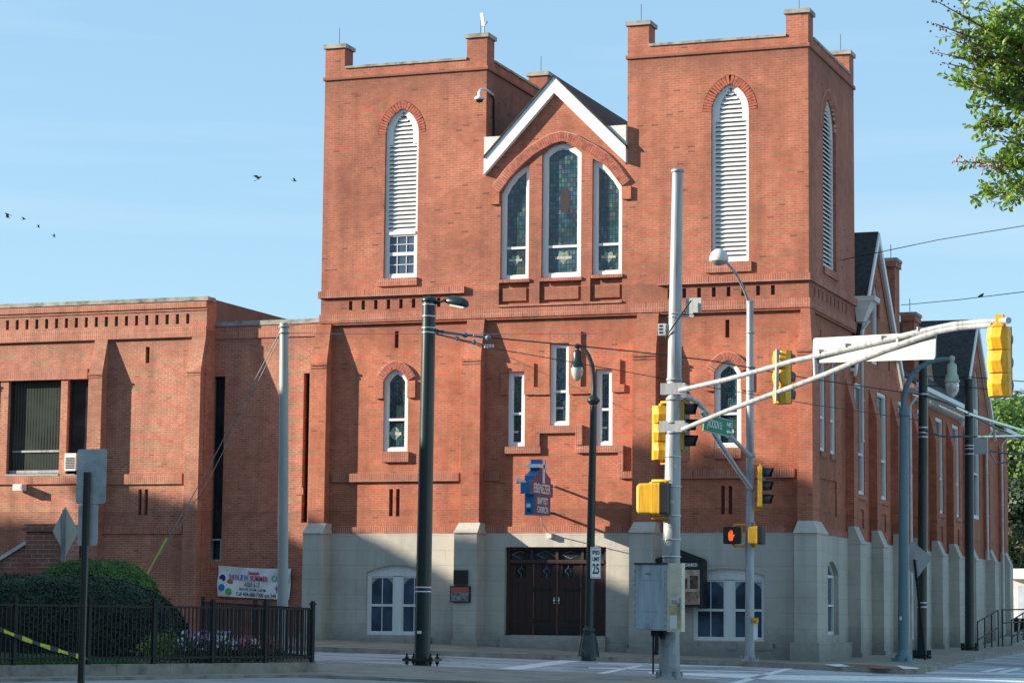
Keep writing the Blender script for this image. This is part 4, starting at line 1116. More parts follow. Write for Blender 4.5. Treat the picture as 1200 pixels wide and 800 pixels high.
# link between annex and church, set back
YL = .62; PK = Plane('F', YL); ZK = 9.66
def UL(px, py): return F(px, py, YL).x
def fl_(x0, y0, x1, y1):
    m = ((x0 + x1) / 2, (y0 + y1) / 2); return rect(UL(x0, m[1]), UL(x1, m[1]), F(m[0], y1, YL).z, F(m[0], y0, YL).z)
k1 = fl_(247.5, 441, 261.5, 657); k2 = fl_(354.5, 437, 361.5, 612)
mb = MB()
wall(mb, PK, [(AX1 - .2, -1), (XL + .1, -1), (XL + .1, ZK), (AX1 - .2, ZK)], [k1, k2], 0, .35)
mb.build('link_wall', M['brick_new'], annex)
mb = MB(); mb.box(AX1 - .2, XL - .02, YL - .06, YL + .5, ZK, ZK + .14); mb.build('coping', M['coping'], annex)
mb = MB(); mb.box(AX1, XL - .02, YL - .035, YL, ZK - .38, ZK - .02); mb.box(AX1, UL(263, 430), YL - .03, YL, k1[2][1], k1[2][1] + .28); mb.box(UL(346, 600), UL(355, 600), YL - .02, YL, 4.6, 4.8); mb.box(UL(247, 660), UL(262, 660), YL - .02, YL, k1[0][1] - .22, k1[0][1]); mb.weld().builds('soldier_course', M['soldier_new'], annex)
for q in (k1, k2):
    o = MB(); ring(o, PK, q, inset(q, .04), -.3, -.2); fo = o.build('window', M['darkframe'], annex)
    g = MB(); slab(g, PK, q, -.33, -.27); g.build('pane', M['glass'], fo)
o = MB(); q = rect(k1[0][0] - .01, k1[1][0] + .01, k1[0][1], F(255, 631, YL).z); ring(o, PK, q, inset(q, .05), -.2, .01); o.build('vent_frame', M['galv'], annex)
# banner
b0, b1, b2, b3 = F(256, 698, YL - .06), F(339.5, 702.5, YL - .06), F(342.5, 666, YL - .06), F(256.5, 662, YL - .06)
ban = thing('banner', 'white summer programme banner with coloured discs hanging on the brick wall behind the grey pole', 'banner', (b0.x, YL - .06, b0.z))
m, nt_, b_ = new_mat('banner_cloth'); b_.inputs['Base Color'].default_value = (.74, .75, .74, 1); b_.inputs['Roughness'].default_value = .6
o = MB(); NX, NZ = 44, 16; vs = []
def bpt(u, v, off=0):
    p = (b0 * (1 - u) + b1 * u) * (1 - v) + (b3 * (1 - u) + b2 * u) * v
    p.z -= .035 * math.sin(math.pi * u) * v
    y = .018 * math.sin(9 * u + 5 * v) + .014 * math.sin(23 * u - 11 * v) * (0.4 + v) + .02 * math.sin(3.3 * (u + 1.6 * v))
    return V((p.x, p.y - .05 - y - off, p.z))
for j in range(NZ + 1):
    for i in range(NX + 1): vs.append(bpt(i / NX, j / NZ))
o.add(vs, [(j * (NX + 1) + i, j * (NX + 1) + i + 1, (j + 1) * (NX + 1) + i + 1, (j + 1) * (NX + 1) + i) for j in range(NZ) for i in range(NX)], 0, True)
cloth = o.build('cloth', m, ban)
def btext(s_, u, v, size, col, sx=1.0, bold=.004, rot=0):
    p = bpt(u, v, .03); ux = (bpt(min(1, u + .05), v) - bpt(u - .05, v)); ux.y = 0
    mt = plain('banner_ink', col, .6, .03)
    o_ = text_mesh(s_, size, mt, cloth, frame_mtx(p, ux, V((0, 0, 1))), 'lettering', bold, .001, 1.0)
    xs__ = [v.co.x for v in o_.data.vertices]; w__ = max(xs__) - min(xs__); k__ = sx / w__
    for v in o_.data.vertices: v.co.x = p.x + (v.co.x - p.x) * k__
btext('THE', .185, .65, .20, (.03, .04, .08), .19, .001); btext('N', .262, .65, .23, (.35, .04, .30), .11, .005); btext('.E', .322, .65, .22, (.05, .12, .5), .14, .005); btext('W', .392, .65, .22, (.02, .25, .5), .15, .005)
btext('Summer', .50, .83, .13, (.5, .02, .04), .36, .005)
btext('SUMMER', .57, .64, .22, (.45, .06, .18), .58, .005); btext('CAMP', .83, .66, .23, (.05, .35, .2), .42, .004)
btext('AGES 6-17', .48, .43, .19, (.05, .04, .05), .50, .002); btext('MON-FRI 7:30 AM - 6:30 PM', .49, .27, .10, (.03, .03, .05), .86, .002)
btext('Call 404-688-7300 ext 240', .54, .10, .16, (.03, .03, .04), 1.30, .002)
for (u, v, col) in ((.065, .60, (.02, .03, .22)), (.165, .47, (.55, .12, .06)), (.06, .29, (.02, .22, .6)), (.16, .17, (.12, .4, .08))):
    d = MB(); n = 22; c_ = bpt(u, v, .012); d.add([c_ + V((.105 * math.cos(2 * math.pi * k / n), 0, .105 * math.sin(2 * math.pi * k / n))) for k in range(n)], [tuple(range(n))])
    d.build('disc', plain('disc_ink', col, .5, .1), cloth)
d = MB(); c_ = bpt(.84, .33, .014); n = 16
d.add([c_ + V(((.17 if k % 2 else .08) * math.cos(2 * math.pi * k / n), 0, (.15 if k % 2 else .07) * math.sin(2 * math.pi * k / n))) for k in range(n)], [tuple(range(n))]); d.build('star_burst', plain('burst_ink', (.35, .03, .25), .5, .1), cloth)
# ================================================================== ground, street, pavements
def sheet(name, mat, dz, x0, x1, y0, y1, nx, ny):
    o = MB(); vs = []
    for j in range(ny + 1):
        for i in range(nx + 1):
            x = x0 + (x1 - x0) * i / nx; y = y0 + (y1 - y0) * j / ny; vs.append((x, y, grd(x, y) + dz))
    o.add(vs, [(j * (nx + 1) + i, j * (nx + 1) + i + 1, (j + 1) * (nx + 1) + i + 1, (j + 1) * (nx + 1) + i) for j in range(ny) for i in range(nx)])
    return o.build(name, mat, kind='structure')
o = MB(); xs_ = [-1500, -60, 60, 1500]; ys_ = [-1500, -80, 80, 1500]
o.add([(x, y, grd(x, y) - .25) for y in ys_ for x in xs_], [(j * 4 + i, j * 4 + i + 1, j * 4 + 5 + i, j * 4 + 4 + i) for j in range(3) for i in range(3)])
o.build('ground', plain('dry_grass_ground', (.09, .10, .05), .95, .3, .3), kind='structure')
sheet('road', M['road'], -.12, -60, 60, -80, 80, 1, 1)
def slab_on_ground(name, poly, top, thick, mats, kind='structure', kerb=.0):
    o = MB(); tris = tessellate_polygon([[V((x, y, 0)) for x, y in poly]])
    o.add([(x, y, grd(x, y) + top) for x, y in poly], [tuple(t) for t in tris], 0)
    n = len(poly)
    for i in range(n):
        a, b = poly[i], poly[(i + 1) % n]
        o.quad((a[0], a[1], grd(*a) + top), (b[0], b[1], grd(*b) + top), (b[0], b[1], grd(*b) + top - thick), (a[0], a[1], grd(*a) + top - thick), 1)
    return o.build(name, mats, kind=kind)
def gxy(px, py, dz=0): p = G(px, py, dz); return (p.x, p.y)
far_k = [gxy(370, 757.5), gxy(500, 762), gxy(690, 768.8), gxy(900, 776), gxy(985, 780.5), gxy(1060, 784), gxy(1082, 783), gxy(1100, 779), gxy(1130, 771.5), gxy(1200, 760)]
last = far_k[-1]
fp = [(-60, far_k[0][1] - 3.5), (-30, far_k[0][1] - 1.5)] + far_k + [(last[0] + 4, last[1] + 30), (last[0] + 4, 80), (-60, 80)]
slab_on_ground('pavement', fp, 0.0, .2, [M['pave'], M['kerb']])
def strip_along(poly, wd, top, name, mat):
    o = MB()
    for i in range(len(poly) - 1):
        a, b = V(poly[i]), V(poly[i + 1]); d = (b - a).normalized(); n_ = V((-d.y, d.x))
        if i == 0: na = n_
        q = [a, b, b + n_ * wd, a + n_ * wd]
        o.add([(p.x, p.y, grd(p.x, p.y) + top) for p in q], [(0, 1, 2, 3)])
    return o.build(name, mat, kind='structure')
strip_along(fp[:12], .16, .004, 'kerb', M['kerb'])
# red brick strip and white ramp at the corner
def patch(name, pl, top, mat):
    o = MB(); p_ = [G(x, y, top) for x, y in pl]; tris = tessellate_polygon([[V((p.x, p.y, 0)) for p in p_]]); o.add(p_, [tuple(t) for t in tris]); return o.build(name, mat, kind='structure')
patch('brick_paving', [(988, 777.5), (1020, 778.2), (1078, 783), (1030, 783), (1000, 780)], .006, M['brickpave'])
patch('corner_ramp', [(965, 777.8), (985, 777.5), (997, 780), (980, 780.4)], .008, M['paint'])
patch('corner_ramp', [(1050, 779), (1078, 782), (1075, 783.4), (1058, 783)], .009, M['paint'])
# crossing lines
R = -.116
for q in ([(580, 783.5), (606, 784.5), (702, 771.2), (676, 770.2)], [(692, 789.8), (702, 790.2), (765, 777.5), (756, 777)], [(852, 800.5), (866, 800.5), (935, 781.5), (925, 781)],
          [(760, 786.5), (900, 790), (1215, 794.5), (1215, 800.5), (900, 795.5), (760, 788.5)], [(690, 781.5), (760, 783.2), (900, 786.6), (900, 787.4), (760, 784.2), (690, 782.5)],
          [(1148, 786.5), (1158, 787), (1182, 782), (1172, 781.6)], [(1166, 787.3), (1177, 787.7), (1200, 782.6), (1191, 782)], [(1060, 787), (1215, 788.5), (1215, 789.5), (1060, 788)],
          [(700, 776), (790, 778.6), (870, 780.4), (870, 781.2), (790, 779.6), (700, 777)]):
    patch('road_marking', q, R, M['paint'])
# near corner: pavement island and the raised bed
isl = [gxy(360, 773), gxy(480, 778.8), gxy(604, 784.3), gxy(700, 788.6), gxy(790, 793), gxy(850, 800), gxy(830, 812), gxy(700, 806), gxy(600, 799.5), gxy(350, 789.5), gxy(0, 794.5)]
l0 = isl[0]
isl += [(-30, isl[-1][1]), (-30, l0[1] - 1)]
slab_on_ground('pavement', isl, 0.0, .2, [M['pave'], M['kerb']])
strip_along([isl[i] for i in (5, 4, 3, 2, 1, 0)], -.14, .004, 'kerb', M['kerb'])
near = [(-30, isl[10][1]), gxy(0, 794.5), gxy(350, 789.5), gxy(600, 799.5), gxy(700, 806), gxy(830, 812), (6, -30), (6, -62), (-30, -62)]
slab_on_ground('pavement', near, -.06, .1, [plain('pale_concrete', (.33, .32, .31), .85, .2, 1.0), M['kerb']])
# planting bed with its kerb
kf0, kf1 = G(0, 792), G(372, 787); kb = G(368, 775.5)
dirk = (V((kf1.x, kf1.y)) - V((kf0.x, kf0.y))).normalized()
kl = V((kf0.x, kf0.y)) - dirk * 16
bed = [(kl.x, kl.y), (kf1.x, kf1.y), (kb.x - .2, kb.y), (-20, kb.y + .3), (kl.x - 3, kb.y + .3)]
slab_on_ground('planting_bed', bed, .16, .4, [M['soil'], M['kerb']])
nn = V((-dirk.y, dirk.x))
o = MB()
for i in range(40):
    a = V((kf1.x, kf1.y)) - dirk * (1.3 * i); b = V((kf1.x, kf1.y)) - dirk * (1.3 * i + 1.285)
    q = [b, a, a + nn * .2, b + nn * .2]
    lo = [V((p.x, p.y, grd(p.x, p.y) - .1)) for p in q]; hi = [V((p.x, p.y, grd(p.x, p.y) + .185)) for p in q]; o.hexa([lo[0] - V((nn.x, nn.y, 0)) * .006, lo[1] - V((nn.x, nn.y, 0)) * .006, lo[2], lo[3], hi[0] - V((nn.x, nn.y, 0)) * .004, hi[1] - V((nn.x, nn.y, 0)) * .004, hi[2], hi[3]])
o.build('kerb', M['kerb'], kind='structure')
# ------------------------------------------------------------------ fence along the kerb
fence = thing('metal_fence', 'black metal picket fence along the kerb in front of the hedge', 'fence', (kf1.x, kf1.y, 0))
def fpt(s_, z): 
    p = V((kf1.x, kf1.y)) - dirk * s_ + nn * .10; return V((p.x, p.y, grd(p.x, p.y) + .18 + z))
def along(px):   # arc length on the fence line seen at photo column px
    best = None
    lo, hi = -1.0, 40.0
    for _ in range(50):
        md = (lo + hi) / 2; p = fpt(md, .5); c_ = p - CAM
        u = CX + FPX * (AX.x * c_.x + AY.x * c_.y + AZ.x * c_.z) / (AX.z * c_.x + AY.z * c_.y + AZ.z * c_.z)
        if u > px: lo = md
        else: hi = md
    return md
posts = [along(x) for x in (366, 311, 249, 180, 104, 17)]
stp = posts[-1] - posts[-2]; posts += [posts[-1] + stp, posts[-1] + 2 * stp]
DK = V((dirk.x, dirk.y, 0)); NN = V((nn.x, nn.y, 0))
for p_ in posts:
    o = MB(); c_ = fpt(p_, .56); o.obox(c_, DK * .035, NN * .035, V((0, 0, .58)))
    for (h_, r_) in ((1.16, .05), (1.20, .03)): o.obox(fpt(p_, h_), DK * r_, NN * r_, V((0, 0, .02)))
    o.build('post', M['iron'], fence)
for (h_, t_) in ((1.06, .02), (.12, .02)):
    o = MB(); a, b = fpt(posts[0], h_), fpt(posts[-1], h_)
    o.hexa([a - NN * .02 - V((0, 0, t_)), b - NN * .02 - V((0, 0, t_)), b + NN * .02 - V((0, 0, t_)), a + NN * .02 - V((0, 0, t_)), a - NN * .02 + V((0, 0, t_)), b - NN * .02 + V((0, 0, t_)), b + NN * .02 + V((0, 0, t_)), a + NN * .02 + V((0, 0, t_))])
    o.build('rail', M['iron'], fence)
o = MB(); s_ = posts[0] + .1
while s_ < posts[-1]: o.obox(fpt(s_, .56), DK * .011, NN * .011, V((0, 0, .49))); s_ += .1
o.build('pickets', M['iron'], fence, kind='stuff')
# return run going back from the corner post
o = MB(); P0 = fpt(posts[0], 0); P1 = V((P0.x - 4.2, P0.y + 3.4, grd(P0.x - 4.2, P0.y + 3.4) + .17)); dd = (P1 - P0); L_ = dd.length; dd.normalize(); n2 = V((-dd.y, dd.x, 0))
k = .12
while k < L_: o.obox(P0 + dd * k + V((0, 0, .56)), dd * .011, n2 * .011, V((0, 0, .49))); k += .1
for h_ in (1.06, .12): o.obox((P0 + P1) / 2 + V((0, 0, h_)), dd * (L_ / 2), n2 * .02, V((0, 0, .02)))
for q in (.5, 1.0): o.obox(P0 + dd * L_ * q + V((0, 0, .58)), dd * .035, n2 * .035, V((0, 0, .6)))
o.build('return_panel', M['iron'], fence)
# caution tape
m, nt_, b_ = new_mat('caution_tape_plastic'); g_ = nt_.nodes.new('ShaderNodeNewGeometry'); wv = nt_.nodes.new('ShaderNodeTexWave'); wv.inputs['Scale'].default_value = 2.2; wv.bands_direction = 'X'; nt_.links.new(g_.outputs['Position'], wv.inputs[0])
nt_.links.new(ramp(nt_, wv.outputs[1], [(.35, (.03, .03, .02)), (.5, (.62, .62, .05))]), b_.inputs['Base Color'])
o = MB(); TP = []
for i in range(25):
    q = i / 24; px = -12 + 117 * q; py = 732 + (772 - 732) * q + 2.5 * math.sin(math.pi * q); s_ = along(px)
    p = F(px, py, fpt(s_, 0).y - .09); TP.append(p)
for i in range(24):
    wv_ = .035 + .008 * math.sin(i); t_ = V((0, .01 * math.sin(i * 1.3), wv_)); o.add([TP[i] - t_, TP[i + 1] - t_, TP[i + 1] + t_, TP[i] + t_], [(0, 1, 2, 3)])
tag(o.build('caution_tape', m), 'yellow and black caution tape sagging along the left end of the fence', 'tape')
# ================================================================== street furniture
def pbase(px, py): return G(px, py)
def along_pole(pts_, Y): return [F(x, y, Y) for x, y in pts_]
# ---- dark green trolley pole with cobra lamp
B = pbase(494.5, 779); Y = B.y; T = F(503, 351, Y)
tp = thing('trolley_pole', 'thick dark green wire pole with silver bands and a short lamp, nearest the church door', 'pole', B)
o = MB(); o.tube([V((B.x, Y, B.z - .1)), T], [.178, .150], 24); o.lathe(T, [(.15, -.06), (.175, -.05), (.175, .0), (.14, .05), (0, .08)], 20); o.build('shaft', M['green_black'], tp)
for (py, c_) in ((357.5, 0), (371, 0), (384.5, 0), (390, 0), (688, 0), (693, 0)):
    q = (T.z - F(500, py, Y).z) / (T.z - B.z); p = T.lerp(B, q); r_ = .152 + .028 * q
    o = MB(); o.lathe(p, [(r_, -.018), (r_ + .008, -.018), (r_ + .008, .018), (r_, .018)], 20); o.build('band', M['steel'], tp)
o = MB(); 
for (dx, dy) in ((-.28, -.2), (.28, -.2), (-.28, .2), (.28, .2)):
    o.tube([B + V((dx, dy, -.02)), B + V((dx, dy, .26))], .022, 8); o.tube([B + V((dx, dy, .03)), B + V((dx, dy, .08))], .045, 6); o.tube([B + V((dx, dy, .15)), B + V((dx, dy, .19))], .045, 6)
o.builds('anchor_bolt', M['iron'], tp)
o = MB(); o.box(B.x - .36, B.x + .36, B.y - .27, B.y + .27, B.z + .09, B.z + .15); o.build('base_plate', M['green_black'], tp)
o = MB(); hp = B + V((-.02, -.172, .52)); o.box(hp.x - .06, hp.x + .06, hp.y - .01, hp.y + .03, hp.z - .1, hp.z + .1); o.build('hand_hole_cover', M['iron'], tp)
o = MB(); o.box(hp.x - .03, hp.x + .07, hp.y - .018, hp.y + .03, hp.z + .22 - .55 + .5, hp.z + .28 - .05); o.build('sticker', M['white'], tp)
l0_ = F(507, 357, Y); l1_ = F(521, 352, Y - .1)
o = MB(); o.tube([l0_, F(514, 354, Y), l1_, F(531, 351, Y)], .03, 8); o.build('lamp_arm', M['green_black'], tp)
def cobra(parent, a, b, wd, hh, mat, lens=M['lens'], up=V((0, 0, 1))):
    d = (b - a); L_ = d.length; d.normalize(); sd = d.cross(up).normalized(); u = sd.cross(d)
    o = MB(); n = 12; prof = [(0, .25), (.12, .5), (.3, .9), (.55, 1.0), (.8, .9), (.95, .6), (1.0, .2)]; vs = []
    for (t, k) in prof:
        for j in range(n):
            an = 2 * math.pi * j / n; vz = math.sin(an); vs.append(a + d * (L_ * t) + sd * (wd * k * math.cos(an)) + u * (hh * k * (vz if vz > 0 else vz * .45)))
    fs = []
    for i in range(len(prof) - 1):
        for j in range(n): fs.append((i * n + j, i * n + (j + 1) % n, (i + 1) * n + (j + 1) % n, (i + 1) * n + j))
    fs += [tuple(range(n)), tuple((len(prof) - 1) * n + j for j in range(n))]
    o.add(vs, fs, 0, True); ho = o.build('lamp_head', mat, parent)
    l = MB(); l.obox(a + d * L_ * .62 - u * hh * .46, d * L_ * .27, sd * wd * .62, u * .02); l.build('lens', lens, ho)
    return ho
cobra(tp, F(519, 352, Y), F(549, 358, Y), .15, .16, M['green_black'], M['greywhite'])
# ---- dark lamp post with hanging acorn globe
B = pbase(690, 768.5); Y = B.y
lp = thing('street_lamp', 'dark green lamp post with hanging glass globe in front of the church door', 'street lamp', B)
tz = lambda py, px=692: F(px, py, Y)
P1 = tz(490); 
o = MB(); o.lathe(B, [(.27, -.1), (.27, .12), (.25, .16), (.235, .30), (.19, .50), (.155, .62), (.165, .64), (.165, .70), (.12, .74), (.115, .78)], 24); o.build('base', M['green_black'], lp)
ring_z = tz(469, 695.5); pt = [V((B.x, Y, B.z + .7)), F(695.5, 475, Y)]
o = MB(); o.tube(pt, [.118, .088], 20); o.lathe(F(695.5, 469, Y), [(.085, -.12), (.11, -.10), (.17, -.02), (.17, .02), (.11, .08), (.08, .14)], 20)
o.tube(along_pole([(695.5, 470), (696.2, 455), (695.5, 440), (693.5, 427), (690, 417), (685, 409), (677.5, 404.5)], Y), [.075, .07, .065, .06, .055, .05, .045], 14)
o.build('shaft', M['green_black'], lp)
def globe_lamp(parent, top, k, mat, gl):
    o = MB(); o.lathe(top, [(0, .09 * k), (.07 * k, .06 * k), (.09 * k, 0), (.07 * k, -.06 * k), (.05 * k, -.1 * k), (.12 * k, -.16 * k), (.135 * k, -.22 * k), (.135 * k, -.42 * k), (.17 * k, -.47 * k), (.19 * k, -.60 * k), (.215 * k, -.62 * k), (.215 * k, -.66 * k), (.19 * k, -.66 * k)], 22)
    hd = o.build('lamp_hood', mat, parent)
    g = MB(); g.lathe(top, [(.175 * k, -.64 * k), (.19 * k, -.75 * k), (.175 * k, -.90 * k), (.12 * k, -1.02 * k), (.05 * k, -1.09 * k), (0, -1.10 * k)], 22); g.build('globe', gl, hd)
m, nt_, b_ = new_mat('prismatic_globe_glass'); gg = nt_.nodes.new('ShaderNodeNewGeometry'); b_.inputs['Roughness'].default_value = .12
nt_.links.new(ramp(nt_, noise(nt_, gg.outputs['Position'], 7, 2, .5), [(.3, (.30, .29, .26)), (.7, (.68, .67, .62))]), b_.inputs['Base Color']); b_.inputs['Transmission Weight'].default_value = .25
M['globe'] = m
globe_lamp(lp, F(676.5, 405.5, Y), .84, M['green_black'], M['globe'])
sg = thing('speed_limit_sign', 'white SPEED LIMIT 25 sign strapped to the dark lamp post', 'sign', F(697.5, 660, Y - .1))
u_ = V((.50, -.86, 0)).normalized(); u_ = V((.42, .2, 0)).normalized()
c_ = F(698, 659, Y - .16); hw = .115; hh = .40
ux = V((1, .0, 0)); a_ = math.radians(72); ux = V((math.cos(a_), math.sin(a_), 0)); nrm = V((math.sin(a_), -math.cos(a_), 0))
W_ = .22; 
o = MB(); o.obox(c_, ux * W_, nrm * .006, V((0, 0, hh))); pl_ = o.build('panel', M['signwhite'], sg)
fm = lambda z_: frame_mtx(c_ + nrm * .009 + V((0, 0, z_)), ux, V((0, 0, 1)))
o = MB()
for (p_, q_, r_, s_) in ((-W_ + .02, W_ - .02, hh - .03, hh - .02), (-W_ + .02, W_ - .02, -hh + .02, -hh + .03), (-W_ + .02, -W_ + .03, -hh + .03, hh - .03), (W_ - .03, W_ - .02, -hh + .03, hh - .03)):
    o.add([c_ + nrm * .0075 + ux * p_ + V((0, 0, r_)), c_ + nrm * .0075 + ux * q_ + V((0, 0, r_)), c_ + nrm * .0075 + ux * q_ + V((0, 0, s_)), c_ + nrm * .0075 + ux * p_ + V((0, 0, s_))], [(0, 1, 2, 3)])
o.build('border', M['textblack'], pl_)
text_mesh('SPEED', .145, M['textblack'], pl_, fm(.26), sx=.85, bold=.004); text_mesh('LIMIT', .145, M['textblack'], pl_, fm(.09), sx=.9, bold=.004); text_mesh('25', .36, M['textblack'], pl_, fm(-.17), sx=.85, bold=.008)

# ---- big galvanised signal mast
B = pbase(784.5, 794.5); Y = B.y; T = F(794, 201, Y)
mast = thing('signal_mast', 'tall tapered galvanised mast with twin-tube signal arm in the centre foreground', 'mast', B)
o = MB(); o.tube([V((B.x, Y, B.z)), B.lerp(T, .09), T], [.215, .195, .112], 28); o.lathe(T, [(.11, -.03), (.14, -.02), (.14, .03), (.10, .05), (0, .06)], 20); o.build('shaft', M['galv'], mast)
zc0 = F(785, 742, Y).z; o = MB(); o.lathe(B, [(.235, .0), (.235, .25), (.222, .30), (.218, zc0 - B.z)], 8); o.build('pedestal', M['galv_dark'], mast)
o = MB(); o.lathe(B, [(.30, -.05), (.30, .03), (.24, .05), (.23, .10), (.2, .14)], 20)
for k in range(4):
    an = math.pi / 4 + k * math.pi / 2; q = B + V((.27 * math.cos(an), .27 * math.sin(an), 0)); o.tube([q, q + V((0, 0, .15))], .05, 8)
o.build('base_flange', M['galv_dark'], mast)
def onmast(py): 
    zz_ = F(789, py, Y).z; q = (zz_ - B.z) / (T.z - B.z); return B.lerp(T, q), .215 + (.112 - .215) * q
for py in (368, 372, 445, 468, 495, 507, 535, 570, 604, 632, 652):
    p, r_ = onmast(py); o = MB(); w_ = .03 if py in (445, 468, 495, 507) else .012
    o.lathe(p, [(r_, -w_), (r_ + .012, -w_), (r_ + .012, w_), (r_, w_)], 22); o.build('clamp_band', M['galv_dark'] if w_ > .02 else M['steel'], mast)
for py in (456, 500):
    p, r_ = onmast(py); o = MB(); o.box(p.x - r_ - .10, p.x + r_ + .12, p.y - .16, p.y - .02, p.z - .12, p.z + .12); o.box(p.x + r_, p.x + r_ + .2, p.y - .2, p.y - .05, p.z - .06, p.z + .06); o.build('arm_clamp', M['galv'], mast)
D0 = FPX / 57.2; D1 = 38.5
def arm(px, py, off=0): q = (px - 797) / (1172 - 797); return D(px, py, D0 + (D1 - D0) * q + off)
armU = [(797, 457), (850, 445), (890, 434), (930, 422.7), (961, 416), (992, 409), (1023, 402), (1054, 394.5), (1085, 387), (1116, 380.5), (1140, 377.8), (1162, 376.4), (1182, 375.3)]
armL = [(800, 503), (850, 482), (890, 467), (930, 452.5), (967, 438.5), (1003, 423.5), (1040, 409), (1077, 395.5), (1100, 388), (1124, 383.6), (1145, 381.8), (1164, 380.6)]
o = MB(); o.tube([arm(*p) for p in armU], .050, 14); o.build('mast_arm', M['galv'], mast)
o = MB(); o.tube([arm(*p) for p in armL], .050, 14); o.build('mast_arm', M['galv'], mast)
for (x0, y0, x1, y1) in ((955, 418, 956, 443), (1053, 395, 1053, 404)):
    o = MB(); o.tube([arm(x0, y0), arm(x1, y1)], .045, 10); o.build('arm_strut', M['galv'], mast)
# sensors on the mast
o = MB(); p, r_ = onmast(386); o.box(p.x - r_ - .20, p.x - r_ - .03, p.y - .12, p.y + .06, p.z - .13, p.z + .12)
o.build('detector_box', M['signback'], mast)
o = MB()
for k in range(3): o.box(p.x - r_ - .17, p.x - r_ - .09, p.y - .126, p.y - .12, p.z - .09 + k * .07, p.z - .05 + k * .07)
o.build('detector_windows', M['black'], mast)
p2 = F(813, 358, Y)
o = MB(); o.box(p2.x - .17, p2.x - .02, Y - .02, Y + .02, p2.z - .18, p2.z + .16); o.box(p2.x - .01, p2.x + .17, Y - .03, Y, p2.z - .15, p2.z + .16); o.box(p.x + .1, p2.x, Y - .02, Y + .02, p2.z - .24, p2.z - .20); o.build('antenna_panel', M['signback'], mast)
o = MB(); o.tube([F(810, 352, Y - .1), F(803, 362, Y - .15), F(790, 380, Y - .24), F(780, 396, Y - .1)], .018, 6); o.build('cable', M['black'], mast)
R9 = random.Random(9)
for py, w_, h_ in ((590, .10, .07), (618, .07, .10), (640, .12, .05), (548, .06, .06)):
    p, r_ = onmast(py); an = R9.uniform(-2.2, -1.0); o = MB(); n_ = 5
    for j in range(n_):
        a0, a1 = an + w_ / r_ * j / n_, an + w_ / r_ * (j + 1) / n_; rr = r_ + .003
        q = lambda a, z: V((p.x + rr * math.cos(a), p.y + rr * math.sin(a), p.z + z)); o.quad(q(a0, 0), q(a1, 0), q(a1, h_), q(a0, h_))
    o.build('sticker_residue', M['cream'] if py != 618 else M['galv_dark'], mast)
# control cabinet strapped to the mast
cab = thing('control_cabinet', 'grey and cream signal control cabinet strapped low on the signal mast', 'cabinet', F(770, 738, Y - .3))
q0, q1 = F(744.5, 738, Y - .45), F(781, 661, Y - .45)
dpt = .0
x0, x1, z0, z1 = q0.x, q1.x, q0.z, q1.z
o = MB(); o.box(x0, x1 + .012, Y - .50, Y - .22, z0, z1); bo = o.build('body', M['cabinet'], cab)
o = MB(); o.box(x0 + .03, x1 - .03, Y - .515, Y - .50, z0 + .03, z1 - .03); dro = o.build('door', M['cabinet'], cab)
o = MB(); o.box(x0 + .22, x0 + .32, Y - .522, Y - .515, z0 + .05, z0 + .13); o.tube([V((x0 + .24, Y - .52, z1 - .20)), V((x0 + .30, Y - .55, z1 - .17)), V((x0 + .36, Y - .52, z1 - .20))], .012, 6); o.box(x0 + .14, x0 + .50, Y - .518, Y - .515, z1 - .34, z1 - .325); o.box(x0 + .10, x0 + .5, Y - .518, Y - .515, z0 + .38, z0 + .392); o.build('handle', M['galv_dark'], dro)
o = MB(); o.box(x0 - .02, x1 + .03, Y - .52, Y - .2, z1, z1 + .03); o.build('lid', M['iron'], cab)
o = MB()
for k in range(9):
    for xx in (x0 - .012, x1 - .008): o.box(xx, xx + .02, Y - .52, Y - .49, z0 + .08 + k * .14, z0 + .13 + k * .14)
o.build('hinge', M['steel'], bo)
cx0 = x1 + .015; cx1 = F(799, 700, Y - .45).x
o = MB(); o.box(cx0, cx1, Y - .46, Y - .22, z0 - .02, z1 + .03); so_ = o.build('side_box', M['cream'], cab)
o = MB(); o.box(cx0 + .10, cx0 + .21, Y - .466, Y - .46, z0 + .55, z0 + .63); o.box(cx0 + .21, cx1 - .02, Y - .49, Y - .46, z0 + .52, z0 + .58); o.tube([V((cx1 - .02, Y - .49, z0 + .3)), V((cx1 - .02, Y - .49, z0 + .68))], .018, 6); o.build('latch', M['galv_dark'], so_)
o = MB(); o.box(cx0 + .06, cx0 + .22, Y - .464, Y - .46, z0 + .04, z0 + .32); o.build('label', M['white'], so_)
o = MB(); o.box(cx0 + .05, cx1 - .02, Y - .462, Y - .46, z0 + .03, z0 + .52); o.build('worn_patch', plain('bare_tan_patch', (.50, .38, .20), .7, .2, 8), so_)
o = MB(); o.tube([V((x0 + .42, Y - .30, z0)), V((x0 + .42, Y - .30, z0 - .3)), V((x0 + .40, Y - .28, z0 - .5))], .04, 8); o.tube([V((x0 + .56, Y - .26, z0)), V((x0 + .55, Y - .26, z0 - .12)), V((x0 + .48, Y - .26, z0 - .14))], .05, 8); o.tube([V((x0 + .33, Y - .25, z0)), V((x0 + .33, Y - .25, z0 - .9))], .02, 6); o.box(x0 + .30, x0 + .5, Y - .32, Y - .2, z0 - .12, z0); o.build('conduit', M['iron'], cab)

